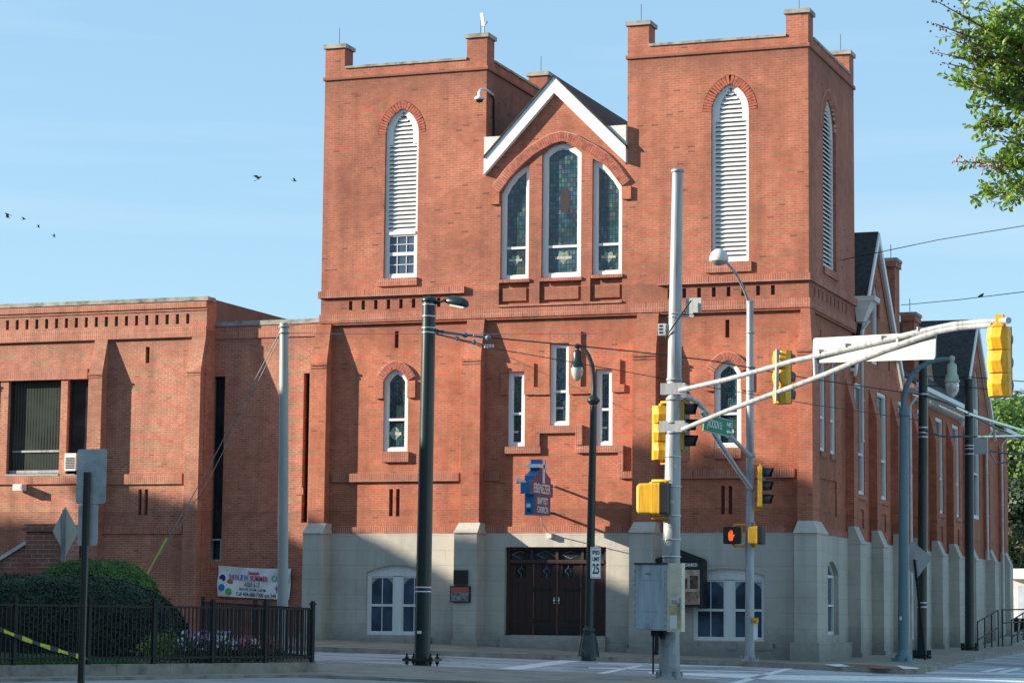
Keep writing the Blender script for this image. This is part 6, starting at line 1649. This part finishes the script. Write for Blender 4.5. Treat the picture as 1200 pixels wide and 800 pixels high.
o = MB(); o.box(x1 - .38, x1 - .15, -.358, -.352, z0 + .50, z0 + .86); o.box(x1 - .75, x1 - .45, -.358, -.352, z0 + .50, z0 + .78); o.build('poster_picture', plain('dark_poster_print', (.10, .05, .04), .5, .9, 9), nb)

# ---- ramp handrail at the back of the flank
hr = thing('handrail', 'black steel handrail round the entrance ramp at the far end of the church flank', 'handrail', S(1140, 755, .6))
def HP(px, py, x): return S(px, py, x)
o = MB()
zt = lambda y, h: grd(1, y) + h
ya, yb_, ye_ = 22.5, 27.5, 34.6
xr_ = 1.05
def rail(x, pts_): o.tube([V((x, y, z)) for y, z in pts_], .028, 7)
for x, y0_, y1_, hi in ((1.10, 20.5, 25.0, 1), (1.25, 27.2, 31.5, 1)):
    rail(x, [(y0_, grd(1, y0_) + .92), (y1_, grd(1, y1_) + 1.30)]); rail(x, [(y0_, grd(1, y0_) + .30), (y1_, grd(1, y1_) + .68)])
    k = y0_
    while k <= y1_ + .01: 
        q = (k - y0_) / (y1_ - y0_); o.tube([V((x, k, grd(1, k) - .05)), V((x, k, grd(1, k) + .92 + .38 * q))], .026, 6); k += (y1_ - y0_) / 3
for h_ in (1.32, .85, .38): rail(1.25, [(25.0, grd(1, 25) + h_), (34.6, grd(1, 34.6) + h_)])
for y in (25.0, 31.8, 33.2, 34.6): o.tube([V((1.25, y, grd(1, y))), V((1.25, y, grd(1, y) + 1.32))], .028, 6)
o.build('rails', M['iron'], hr)
o = MB(); o.hexa([V((.3, 27, -.3)), V((1.3, 27, -.3)), V((1.3, 34.8, -.3)), V((.3, 34.8, -.3)), V((.3, 27, grd(1, 27) + .02)), V((1.3, 27, grd(1, 27) + .02)), V((1.3, 34.8, grd(1, 34.8) + .42)), V((.3, 34.8, grd(1, 34.8) + .42))]); tag(o.build('entrance_ramp', M['stone']), 'concrete ramp beside the far end of the church flank', 'ramp')

# ---- overhead wires
YB = -15.1
w1_ = [F(511, 387, YB), F(545, 392, -14.5), F(590, 397, -13.5), F(660, 403.5, -11), F(740, 411.5, -8), F(830, 422, -5), F(945, 443, -1.5), F(1076, 462, YW1)]
cable('span_wire', w1_, .016, 'upper span wire from the thick green pole across the front of the church')
cable('span_wire', [F(511, 391, YB), F(540, 399, -14.6), F(562, 405, -14), F(640, 419, -12), F(720, 433, -9.5), F(840, 455, -6), F(960, 475, -2), F(1076, 492, YW1)], .010, 'lower thin span wire from the thick green pole across the front of the church')
ins = thing('wire_insulator', 'row of turnbuckles and insulators on the span wire beside the thick green pole', 'insulator', F(545, 392, -14.5))
o = MB()
for (px, py, r_) in ((512, 388, .06), (518, 388.5, .045), (535, 391, .035), (545, 392.5, .07), (556, 393.5, .035), (572, 395.5, .065)): o.lathe(F(px, py, -14.6), [(0, -r_), (r_, -r_ * .5), (r_, r_ * .5), (0, r_)], 10)
o.tube([F(511, 387.5, -15), F(535, 391, -14.8), F(572, 395.5, -14.4)], .028, 8); o.tube([F(511, 391, -15), F(535, 397, -14.8), F(556, 401, -14.6), F(568, 404.5, -14.4)], .02, 6); o.lathe(F(536, 396.5, -14.8), [(0, -.06), (.05, -.02), (.05, .02), (0, .06)], 8); o.lathe(F(556, 401, -14.6), [(0, -.07), (.05, -.02), (.05, .02), (0, .07)], 8)
o.build('turnbuckles', M['teal'], ins)
o = MB()
for k in range(4): o.lathe(F(568.5 + k * 3, 404.8, -14.4), [(.012, -.05), (.028, -.03), (.012, -.01), (.028, .01), (.012, .03)], 8)
o.build('white_insulators', M['white'], ins)
cable('utility_wire', [S(985, 305, 0.0), D(1100, 281, 66), D(1240, 258, 60)], .012, 'upper thin wire crossing the sky above the church gable')
cable('utility_wire', [D(1056, 357.5, 84), D(1125, 351, 76), D(1240, 337, 66)], .012, 'lower thin wire crossing the sky right of the chimney')
cable('utility_wire', [F(1087, 441, YW1), D(1140, 442, 70), D(1240, 450, 60)], .014, 'upper dark wire passing behind the hanging yellow signal')
cable('utility_wire', [F(1087, 452, YW1), D(1140, 454, 70), D(1240, 464, 60)], .014, 'second dark wire passing behind the hanging yellow signal')
cable('bracket_cable', [F(1086, 464, YW1), D(1110, 472, 68), D(1140, 486, 64), D(1215, 509, 58)], .034, 'thick blue green cable sloping right from the nearer black pole', mat=M['teal'])
cable('bracket_cable', [F(1142, 488, YW2), D(1170, 503, 76), D(1215, 520, 66)], .03, 'thick cable sloping right from the farther black pole', mat=M['teal'])
cable('bracket_cable', [F(1086, 505, YW1), D(1103, 511, 70), D(1150, 511.5, 66), D(1215, 510, 60)], .03, 'level blue green cable between the two black poles', mat=M['teal'])
cable('bracket_cable', [F(1160, 528, YW2), D(1185, 532, 76), D(1215, 530, 70)], .034, 'short dark cable at the small grey plate running right', mat=M['teal'])
cable('bracket_cable', [F(1160, 530, YW2), D(1168, 543, 80), D(1215, 536, 70)], .026, 'sagging dark cable under the small grey plate', mat=M['teal'])
cable('utility_wire', [F(338, 382, Yg), D(368, 378, 66), F(470, 374, -1)], .008, 'faint upper wire from the plain grey pole to the church', mat=M['galv_dark'])
cable('utility_wire', [F(338, 390, Yg), D(400, 391, 64), F(640, 391.5, -8), F(700, 391, -6)], .008, 'faint lower wire from the plain grey pole past the church front', mat=M['galv_dark'])
# ---- birds
def bird(px, py, d, s_, tilt, label, mat):
    c = D(px, py, d); t = thing('bird', label, 'bird', c)
    right = V((AX.x, AY.x, AZ.x)); up = -V((AX.y, AY.y, AZ.y)); fw = right.cross(up)
    a = math.radians(tilt); R_ = right * math.cos(a) + up * math.sin(a); U_ = up * math.cos(a) - right * math.sin(a)
    o = MB(); o.tube([c - R_ * s_ * .35, c - R_ * s_ * .1, c + R_ * s_ * .15, c + R_ * s_ * .38, c + R_ * s_ * .46], [.01 * s_, .09 * s_, .10 * s_, .06 * s_, .01 * s_], 8)
    o.add([c - R_ * s_ * .3, c - R_ * s_ * .6 + U_ * s_ * .06, c - R_ * s_ * .58 - U_ * s_ * .06], [(0, 1, 2)]); o.build('body', mat, t)
    for sg_ in (1, -1):
        w = MB(); b_ = c + U_ * s_ * .02; dpt_ = fw * (s_ * .5 * sg_)
        w.add([b_ + R_ * s_ * .18, b_ - R_ * s_ * .12, b_ - R_ * s_ * .22 + dpt_ * .8 + U_ * s_ * .28, b_ - R_ * s_ * .35 + dpt_ * 1.5 + U_ * s_ * .50, b_ + R_ * s_ * .05 + dpt_ + U_ * s_ * .36], [(0, 1, 2, 3, 4)]); w.build('wing', mat, t)
bm = plain('dark_bird', (.03, .035, .04), .7); bm2 = plain('pale_bird', (.10, .20, .24), .7)
bird(303, 209, 60, .22, 35, 'pale bird flying in the sky left of the tower, upper of the near pair', bm2)
bird(345, 212, 60, .14, -10, 'dark bird flying closest to the left tower', bm)
bird(9, 251, 80, .24, 160, 'bird flying at the far left of the line of four', bm); bird(28, 257, 80, .16, 10, 'second bird from the left in the line of four', bm); bird(45, 266, 80, .14, -20, 'third bird from the left in the line of four', bm); bird(63, 277, 80, .15, -35, 'lowest bird at the right end of the line of four', bm)
cb = D(1150, 346.5, 74); 
b_ = thing('bird', 'small dark bird perched on the thin wire at the upper right', 'bird', cb); o = MB(); o.tube([cb - V((.1, 0, .02)), cb, cb + V((.07, 0, .07))], [.015, .05, .02], 7); o.build('body', bm, b_)
# ================================================================== plants
def leaf(mb, c, nrm, s, asp=1.8, mat=0, rnd=random):
    n = nrm.normalized(); a = n.cross(V((rnd.uniform(-1, 1), rnd.uniform(-1, 1), rnd.uniform(-1, 1))))
    if a.length < 1e-3: return
    a.normalize(); b = n.cross(a); 
    mb.add([c - a * s * asp * .5, c + b * s * .5 + n * s * .08, c + a * s * asp * .5, c - b * s * .5 + n * s * .08], [(0, 1, 2, 3)], mat)
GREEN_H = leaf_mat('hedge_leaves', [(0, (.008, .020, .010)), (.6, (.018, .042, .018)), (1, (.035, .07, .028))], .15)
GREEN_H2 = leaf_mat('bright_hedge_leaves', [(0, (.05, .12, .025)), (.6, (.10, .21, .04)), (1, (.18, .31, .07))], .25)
def hedge(name, label, c, rx, ry, rz, n, mat, s, seed, pw=2.6):
    R_ = random.Random(seed); t = thing(name, label, 'hedge', (c[0], c[1], c[2]))
    core = MB(); vs = []; N, K = 26, 10
    for j in range(K + 1):
        for i in range(N):
            th = 2 * math.pi * i / N; ph = math.pi / 2 * j / K
            cx_ = math.copysign(abs(math.cos(th)) ** (2 / pw), math.cos(th)); sy_ = math.copysign(abs(math.sin(th)) ** (2 / pw), math.sin(th))
            r_ = math.cos(ph) ** (2 / pw) * .96; h_ = math.sin(ph) ** (2 / pw) * .96 if ph > 0 else 0
            vs.append((c[0] + rx * cx_ * r_, c[1] + ry * sy_ * r_, c[2] + rz * h_))
    core.add(vs, [(j * N + i, j * N + (i + 1) % N, (j + 1) * N + (i + 1) % N, (j + 1) * N + i) for j in range(K) for i in range(N)], 0, True)
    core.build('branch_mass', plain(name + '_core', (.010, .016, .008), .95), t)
    o = MB()
    for _ in range(n):
        th = R_.uniform(0, 2 * math.pi); ph = math.asin(R_.random() ** .8)
        cx_ = math.copysign(abs(math.cos(th)) ** (2 / pw), math.cos(th)); sy_ = math.copysign(abs(math.sin(th)) ** (2 / pw), math.sin(th))
        r_ = max(0, math.cos(ph)) ** (2 / pw); h_ = math.sin(ph) ** (2 / pw)
        bump = 1 + .010 * math.sin(th * 7 + ph * 3) + .008 * math.sin(th * 13 - ph * 9) + R_.gauss(0, .007)
        p = V((c[0] + rx * cx_ * r_ * bump, c[1] + ry * sy_ * r_ * bump, c[2] + rz * h_ * bump))
        nr = V((cx_ * r_ / rx, sy_ * r_ / ry, h_ / rz)).normalized() + V((R_.gauss(0, .5), R_.gauss(0, .5), R_.gauss(0, .5)))
        leaf(o, p, nr, s * R_.uniform(.6, 1.3), rnd=R_)
    for _ in range(160):
        th = R_.uniform(0, 6.28); ph = math.asin(R_.random() ** .6); cx_ = math.copysign(abs(math.cos(th)) ** (2 / pw), math.cos(th)); sy_ = math.copysign(abs(math.sin(th)) ** (2 / pw), math.sin(th))
        r_ = max(0, math.cos(ph)) ** (2 / pw); h_ = math.sin(ph) ** (2 / pw); p = V((c[0] + rx * cx_ * r_, c[1] + ry * sy_ * r_, c[2] + rz * h_)); d_ = V((cx_ * r_ * .4, sy_ * r_ * .4, 1)).normalized()
        for k in range(5): leaf(o, p + d_ * .022 * k + V((R_.gauss(0, .008), R_.gauss(0, .008), 0)), V((R_.gauss(0, 1), R_.gauss(0, 1), R_.gauss(0, 1))), s * .8, rnd=R_)
    o.build('foliage', mat, t)
Yh = -20.5
hb = F(95, 770, Yh); z0 = .15
def hz(py, y): return F(100, py, y).z
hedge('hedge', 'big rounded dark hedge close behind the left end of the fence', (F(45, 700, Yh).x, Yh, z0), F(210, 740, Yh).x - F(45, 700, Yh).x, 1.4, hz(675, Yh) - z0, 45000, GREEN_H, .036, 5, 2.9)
Yh2 = -17.8
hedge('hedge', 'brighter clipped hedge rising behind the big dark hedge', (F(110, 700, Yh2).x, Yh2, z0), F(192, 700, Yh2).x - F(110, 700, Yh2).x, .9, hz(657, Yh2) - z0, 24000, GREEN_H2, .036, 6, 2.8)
# lawn inside the fence
o = MB(); R_ = random.Random(4); kv = V((kf1.x, kf1.y))
for _ in range(26000):
    s_ = R_.uniform(4.3, 9.5); w_ = R_.uniform(.25, 3.3)
    p = kv - dirk * s_ + nn * w_; z = grd(p.x, p.y) + .16; h = R_.uniform(.04, .10); a = R_.uniform(0, 6.28); d = V((math.cos(a), math.sin(a), 0))
    b = V((p.x, p.y, z)); o.add([b - d * .012, b + d * .012, b + V((R_.gauss(0, .02), R_.gauss(0, .02), h))], [(0, 1, 2)])
o.build('lawn_grass', leaf_mat('grass_blades', [(0, (.04, .10, .02)), (1, (.12, .24, .05))], .2)); bpy.data.objects['lawn_grass']['label'] = 'short green lawn grass behind the left fence'; bpy.data.objects['lawn_grass']['category'] = 'grass'; bpy.data.objects['lawn_grass']['kind'] = 'stuff'
# flower bed plants
FOL = leaf_mat('flower_foliage', [(0, (.02, .05, .015)), (1, (.06, .12, .03))], .3); FOLY = leaf_mat('yellow_green_foliage', [(0, (.10, .16, .02)), (1, (.22, .30, .05))], .3)
PET = {c: plain('petals_' + c, v, .6, .1, 6) for c, v in dict(white=(.75, .74, .78), pink=(.62, .18, .38), red=(.45, .03, .06), lilac=(.45, .36, .62)).items()}
R_ = random.Random(12)
kinds = [('lime green leafy plant at the left end of the flower bed', None), ('yellow green leafy plant second from the left in the flower bed', None)]
spots = []
for i in range(13):
    px = 209 + i * 11.0
    cy = along(px); base = fpt(cy, 0) + NN * R_.uniform(.5, .9); base.z = grd(base.x, base.y) + .16; spots.append((px, base))
names_ = ['white', 'white', 'lilac', 'pink', 'white', 'lilac', 'white', 'pink', 'red', 'red', 'red']
for i, (px, b) in enumerate(spots):
    lime = i < 3; col = None if lime else ['white', 'pink', 'lilac', 'white', 'lilac', 'white', 'pink', 'red', 'white', 'red'][i - 3]
    lab = ('bushy lime green plant without flowers at the left end of the flower bed' if lime else 'low bedding plant with %s flowers in the fenced flower bed' % col)
    t = thing('flower_plant', lab, 'flower', b, ('lime bedding plants' if lime else '%s bedding flowers' % col))
    H = (.66 if lime else .56) * (1 - .035 * max(0, i - 6)) * R_.uniform(.85, 1.1); o = MB()
    for _ in range(420):
        u = V((R_.gauss(0, .14), R_.gauss(0, .14), 0)); z = H * R_.random() ** .7 * max(.2, 1 - u.length * 1.3); leaf(o, b + u + V((0, 0, z)), V((R_.gauss(0, 1), R_.gauss(0, 1) - .5, 1)), R_.uniform(.022, .045), rnd=R_)
    o.build('foliage', FOLY if lime else FOL, t)
    if col:
        o = MB()
        for _ in range(40):
            u = V((R_.gauss(0, .13), R_.gauss(0, .12), 0)); z = H * R_.uniform(.45, 1.05); c_ = b + u + V((0, -.05, z))
            for k in range(5): an = k * 1.257; leaf(o, c_ + V((.014 * math.cos(an), -.004, .014 * math.sin(an))), V((0, -1, .3)), .032, 1.1, rnd=R_)
        o.build('blossoms', PET[col], t)

# ---- crape myrtle branch end over the upper right
MY = leaf_mat('myrtle_leaves', [(0, (.08, .18, .015)), (.35, (.15, .30, .025)), (.8, (.26, .42, .05)), (1, (.40, .48, .10))], .5, .4)
BARK = plain('smooth_bark', (.16, .11, .08), .8, .3, 4)
SEED = plain('seed_capsules', (.09, .035, .035), .7, .4, 20); BUD = plain('pale_buds', (.36, .20, .14), .7, .4, 20)
dt = 20.0; tc_ = D(1290, 60, dt); gz = grd(tc_.x, tc_.y)
tr = thing('crape_myrtle', 'leafy green crape myrtle reaching in at the upper right corner with dark seed clusters', 'tree', (tc_.x + .4, tc_.y, gz))
R_ = random.Random(21); wood = MB(); lf = MB(); CL = []
top = V((tc_.x + .4, tc_.y, tc_.z - 1.0))
wood.tube([V((tc_.x + .4, tc_.y, gz - .1)), V((tc_.x + .35, tc_.y, gz + 1.5)), top], [.11, .09, .07], 10)
def pxd(px, py, dd=0): return D(px, py, dt + dd)
right = V((AX.x, AY.x, AZ.x)); upc = -V((AX.y, AY.y, AZ.y)); fwd = V((AX.z, AY.z, AZ.z))
branches = []
ends = [(1100, 3), (1096, 28), (1122, 42), (1128, 20), (1100, 62), (1112, 75), (1140, 60), (1150, 90), (1170, 40), (1180, 75), (1165, 105), (1150, 10), (1185, 8), (1215, 30), (1220, 90),
        (1128, 85), (1118, 95), (1135, 105), (1150, 140), (1147, 150), (1165, 165), (1185, 130), (1200, 150), (1175, 185), (1195, 195), (1215, 170), (1155, 125), (1122, 190), (1145, 195), (1170, 212), (1190, 222), (1140, 228), (1165, 232), (1205, 232), (1220, 210), (1205, 60), (1200, 110), (1190, 160), (1160, 45), (1140, 35), (1195, 20), (1175, -5), (1210, 0), (1160, 75)]
for (ex_, ey_) in ends:
    e = pxd(ex_, ey_, R_.uniform(-.5, .5)); root = pxd(1262 + R_.uniform(-5, 20), ey_ * .5 + 75 + R_.uniform(-10, 30), R_.uniform(-.2, .2))
    m1 = root.lerp(e, .5) + upc * R_.uniform(-.05, .10) + fwd * R_.uniform(-.1, .1)
    wood.tube([root, m1, e], [.018, .010, .004], 5, cap=False); wood.tube([top, root], [.04, .018], 6, cap=False)
    branches.append((root, m1, e))
    L_ = (e - m1).length + (m1 - root).length; ntw = int(L_ / .033)
    bare = (ex_, ey_) in ((1100, 3), (1096, 28), (1122, 42), (1128, 20), (1100, 62), (1112, 75), (1122, 190), (1145, 195))
    for k in range(ntw):
        q = (k + R_.random()) / ntw
        if bare and q > .84: continue
        p = root.lerp(m1, q * 2) if q < .5 else m1.lerp(e, q * 2 - 1)
        dr_ = ((e - root).normalized() * .7 + V((R_.gauss(0, 1), R_.gauss(0, 1), R_.gauss(.25, .8))) * .8).normalized(); tl = R_.uniform(.09, .22)
        tip = p + dr_ * tl; wood.tube([p, tip], [.004, .002], 3, cap=False)
        sd_ = dr_.cross(V((R_.gauss(0, 1), R_.gauss(0, 1), R_.gauss(0, 1)))).normalized()
        for j in range(9):
            c_ = p.lerp(tip, .2 + .8 * j / 8); sg_ = 1 if j % 2 else -1
            ax_ = (sd_ * sg_ + dr_ * .6 + V((R_.gauss(0, .3), R_.gauss(0, .3), R_.gauss(-.1, .3)))).normalized(); ln = R_.uniform(.038, .066); wd = ln * .27
            nn2 = ax_.cross(V((R_.gauss(0, 1), R_.gauss(0, 1), R_.gauss(0, 1)))).normalized(); up2 = nn2.cross(ax_)
            c0_ = c_ + ax_ * .004; lf.add([c0_, c0_ + ax_ * ln * .35 + nn2 * wd + up2 * wd * .25, c0_ + ax_ * ln * .7 + nn2 * wd * .75 + up2 * wd * .2, c0_ + ax_ * ln, c0_ + ax_ * ln * .7 - nn2 * wd * .75 + up2 * wd * .2, c0_ + ax_ * ln * .35 - nn2 * wd + up2 * wd * .25], [(0, 1, 2, 3), (0, 3, 4, 5)])
    if bare or R_.random() < .15:
        tgt, n_ = (MB(), 46) if ey_ > 180 else (MB(), 26)
        CL.append((tgt, ey_ > 180))
        for k in range(n_):
            q = R_.uniform(.70, 1.05); p = m1.lerp(e, q * 2 - 1); p = p + V((R_.gauss(0, 1), R_.gauss(0, 1), R_.gauss(-.3, 1))) * (.035 * (1.3 - q) + .012)
            r_ = R_.uniform(.006, .011); tgt.lathe(p, [(0, -r_), (r_ * .9, -r_ * .4), (r_ * .9, r_ * .4), (0, r_)], 5)
            if k % 3 == 0: tgt.tube([m1.lerp(e, q * 2 - 1), p], .0025, 3, cap=False)
lo = lf.build('crown', MY, tr); wood.build('branches', BARK, tr); [c_.build('flower_buds' if k_ else 'seed_cluster', BUD if k_ else SEED, tr) for c_, k_ in CL]

# ---- trees beyond the church on the right
FAR = leaf_mat('far_tree_leaves', [(0, (.05, .11, .02)), (.5, (.11, .21, .035)), (1, (.22, .33, .07))], .4)
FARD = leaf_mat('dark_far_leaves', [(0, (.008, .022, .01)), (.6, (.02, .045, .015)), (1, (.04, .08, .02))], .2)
def tree(label, base, H, R0, n, mat, seed, s=.28, group=None, trunk=.22, sq=.8):
    R_ = random.Random(seed); t = thing('tree', label, 'tree', base, group)
    o = MB(); o.tube([base - V((0, 0, .2)), base + V((.1, 0, H * .35)), base + V((-.1, .2, H * .62))], [trunk, trunk * .7, trunk * .3], 8)
    clumps = []
    for k in range(26):
        th = R_.uniform(0, 6.28); rr = R0 * math.sqrt(R_.random()) * .75; zz_ = H * (.30 + .62 * R_.random()); k_ = 1 - abs((zz_ / H) - .55) * 1.1
        c = base + V((rr * math.cos(th) * k_, rr * math.sin(th) * k_, zz_)); clumps.append((c, R0 * R_.uniform(.22, .42)))
        if k < 9: o.tube([base + V((0, 0, H * .35)), base.lerp(c, .6) + V((0, 0, H * .1)), c], [trunk * .45, trunk * .25, .03], 5, cap=False)
    o.build('trunk', BARK, t)
    l = MB()
    for _ in range(n):
        c, r_ = clumps[R_.randrange(len(clumps))]; d = V((R_.gauss(0, 1), R_.gauss(0, 1), R_.gauss(0, 1))).normalized(); p = c + V((d.x, d.y, d.z * sq)) * (r_ * R_.random() ** .35)
        leaf(l, p, d + V((0, 0, .6)), s * R_.uniform(.5, 1.3), 1.3, rnd=R_)
    l.build('crown', mat, t)
def tb(px, Y): p = F(px, 745, Y); return V((p.x, Y, grd(p.x, Y)))
tree('broad bright green tree beyond the church at the right edge', tb(1212, 60), 12.0, 4.4, 16000, FAR, 31, .22)
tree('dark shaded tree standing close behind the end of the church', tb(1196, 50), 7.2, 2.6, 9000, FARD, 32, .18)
tree('lighter low tree between the church end and the white shed', tb(1194, 66), 5.6, 2.6, 7000, FAR, 33, .18)
tree('far tall tree rising behind the bright green tree', tb(1188, 95), 15.0, 6.0, 12000, FAR, 34, .28)
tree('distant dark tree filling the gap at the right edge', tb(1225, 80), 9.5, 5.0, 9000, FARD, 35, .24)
# white shed and bins
Ys = 46; a, b = F(1186.5, 740, Ys), F(1240, 666, Ys); 
sh = thing('shed', 'low white flat roofed shed past the far end of the church', 'shed', (a.x, Ys, a.z))
o = MB(); o.box(a.x, b.x, Ys, Ys + 5, -.4, F(1190, 678, Ys).z); o.build('wall', M['greywhite'], sh)
o = MB(); o.box(a.x - .1, b.x + .2, Ys - .25, Ys + 5.2, F(1190, 678, Ys).z, b.z); o.build('roof_fascia', M['white'], sh)
o = MB(); o.box(a.x + .25, a.x + 1.5, Ys - .03, Ys, 0, F(1190, 686, Ys).z); o.build('door', plain('pale_blue_door', (.45, .50, .55), .6), sh)
for i, (px, cl, lb) in enumerate(((1187, M['black'], 'black rubbish bin by the end of the church'), (1194, M['green_black'], 'dark green rubbish bin in front of the white shed'))):
    p = tb(px, 37.5 + i * 1.5); t = thing('rubbish_bin', lb, 'bin', p); o = MB(); o.hexa([p + V((-.22, -.2, 0)), p + V((.22, -.2, 0)), p + V((.22, .2, 0)), p + V((-.22, .2, 0)), p + V((-.28, -.26, .8)), p + V((.28, -.26, .8)), p + V((.28, .26, .8)), p + V((-.28, .26, .8))]); o.build('body', cl, t)
    o = MB(); o.box(p.x - .3, p.x + .3, p.y - .29, p.y + .29, p.z + .8, p.z + .88); o.build('lid', cl, t)
o = MB(); c0 = F(394, 786.5, -16.9); 
pp = G(548, 786.8, .006); o.add([pp + V((-.2, -.1, 0)), pp + V((.1, -.16, .0)), pp + V((.24, 0, 0)), pp + V((.05, .15, 0)), pp + V((-.18, .1, 0))], [(0, 1, 2, 3, 4)]); tag(o.build('litter_paper', M['paint']), 'flat scrap of white paper on the tan corner pavement', 'litter')

# ================================================================== the block across the street (left of and behind the viewer): unseen, its roofline shaped to throw the low-sun shade
blk = thing('shade_block', 'unseen brick block across the street, roofline shaped to shade the church', 'building', (-45, -22, 0))
sky_line = [(-84, 19.8), (-69, 19.8), (-66, 19.4), (-64, 20.2), (-63.2, 20.0), (-61.4, 17.7), (-60, 17.6), (-59.6, 18.6), (-58.5, 18.6), (-57.5, 17.3), (-54.5, 16.6), (-53.8, 16.6), (-53.3, 18.8), (-51.6, 18.6), (-51.2, 16.4), (-49.0, 16.4), (-48.98, 21.6), (-48.3, 21.6), (-48.28, 16.8), (-47.92, 16.8), (-47.9, 21.8), (-47.1, 21.8), (-47.08, 16.9), (-45.6, 16.7), (-44.6, 15.9), (-37, 15.6)]  # steps and stacks drawn back from the shade edge on the church
o = MB(); PZ = Plane('F', -22.0); slab(o, PZ, [(-84, -1), (-37, -1)] + sky_line[::-1], -3.99, 0, 0, True); o.build('wall', M['brick_new'], blk)
o = MB(); o.box(-90, -32, -62, -22.01, -1, 14.5); o.build('wall', M['brick_new'], blk)
o = MB()
for fl in range(4):
    for k in range(14): o.box(-82 + k * 3.2, -80.4 + k * 3.2, -17.99, -17.96, 1.2 + fl * 3.8, 3.2 + fl * 3.8)
o.build('window_glass', M['glass'], blk)
def treeC(label, x, y, H, R0, n, seed): tree(label, V((x, y, grd(x, y))), H, R0, n, FARD, seed, .55, group='street trees across the street')
for (x, y, H, R0, sd_) in ((-56.5, -15.2, 17.0, 2.8, 42), (-50.0, -15.5, 16.2, 2.2, 43)):  # unseen trees, heights set so the crowns dapple the shade edge
    treeC('tall street tree in front of the unseen block across the street', x, y, H, R0, 5000, sd_)

M['slate_wall'] = plain('slate_blue_wall', (.10, .12, .15), .8)  # dark blue-grey so the added blocks bounce no warm light
# unseen blocks added behind the viewer to cut sky light on the church
for i, (x0, x1, y0, h, lab) in enumerate(((-62, -30, -84, 17, 'unseen dark block added behind the viewer, far left, to cut sky light'), (-29, -4, -80, 21, 'unseen tall dark block added behind the viewer to cut sky light'), (-3, 24, -82, 16, 'unseen lower block added behind the viewer to cut sky light'), (25, 60, -78, 19, 'unseen block added behind the viewer, to the right, to cut sky light'))):
    t = thing('sky_blocker', lab, 'building', ((x0 + x1) / 2, y0, 0)); o = MB(); o.box(x0, x1, y0 - 14, y0, -2, h); o.build('wall', M['slate_wall'], t)
    o = MB()
    for fl in range(int(h // 4)):
        k = x0 + 1.5
        while k < x1 - 2: o.box(k, k + 1.6, y0, y0 + .03, 1 + fl * 4, 3.2 + fl * 4); k += 3.4
    o.build('window_glass', M['glass'], t, kind='stuff')
# ------------------------------------------------------------------ camera, sun, sky
cam = bpy.data.cameras.new('camera'); co = bpy.data.objects.new('camera', cam); COL.objects.link(co)
cam.sensor_width = 36.0; cam.lens = FPX * 36 / 1200; cam.clip_end = 3000; cam.clip_start = 0.5
# rows of the camera frame expressed in the world
rx = V((AX.x, AY.x, AZ.x)); ry = -V((AX.y, AY.y, AZ.y)); rz = -V((AX.z, AY.z, AZ.z))
co.matrix_world = Matrix(((rx.x, ry.x, rz.x, CAM.x), (rx.y, ry.y, rz.y, CAM.y), (rx.z, ry.z, rz.z, CAM.z), (0, 0, 0, 1)))
scene.camera = co
SUN = V((2.45, 1.0, -0.88))
sl = bpy.data.lights.new('sun', 'SUN'); sl.energy = 11.5; sl.angle = math.radians(0.55); sl.color = (1.0, 0.89, 0.74)
so = bpy.data.objects.new('sun', sl); COL.objects.link(so)
so.rotation_euler = SUN.to_track_quat('-Z', 'Y').to_euler(); so.location = (-60, -40, 40)
el = math.atan2(0.88, math.hypot(2.45, 1.0)); azi = math.atan2(-2.45, -1.0)   # towards the sun: x=-2.45,y=-1
w = bpy.data.worlds.new('World'); scene.world = w; w.use_nodes = True
nt = w.node_tree; nt.nodes.clear()
out = nt.nodes.new('ShaderNodeOutputWorld'); bg = nt.nodes.new('ShaderNodeBackground'); nt.links.new(bg.outputs[0], out.inputs[0])
sky = nt.nodes.new('ShaderNodeTexSky'); sky.sky_type = 'NISHITA'; sky.sun_disc = False
sky.sun_elevation = el; sky.sun_rotation = azi; sky.air_density = 1.0; sky.dust_density = 0.1; sky.ozone_density = 1.8; sky.altitude = 200
tc = nt.nodes.new('ShaderNodeTexCoord')
mp = nt.nodes.new('ShaderNodeMapping'); mp.inputs['Scale'].default_value = (1.2, 1.2, 16); mp.inputs['Rotation'].default_value = (0.03, -0.10, 0); nt.links.new(tc.outputs['Generated'], mp.inputs[0])
n = noise(nt, mp.outputs[0], 1.7, 5, 0.55)
mr = nd(nt, 'ShaderNodeMapRange'); nt.links.new(n, mr.inputs[0]); mr.inputs[1].default_value = 0.52; mr.inputs[2].default_value = 0.80; mr.inputs[4].default_value = 0.35
hz_ = mix(nt, 0.62, sky.outputs[0], (1.72, 3.0, 4.1))
cl = mix(nt, mr.outputs[0], hz_, (3.6, 4.2, 4.6))
nt.links.new(cl, bg.inputs[0]); bg.inputs[1].default_value = 0.225
scene.view_settings.view_transform = 'Standard'; scene.view_settings.look = 'None'; scene.view_settings.exposure = 0; scene.view_settings.gamma = 1
scene.cycles.max_bounces = 6
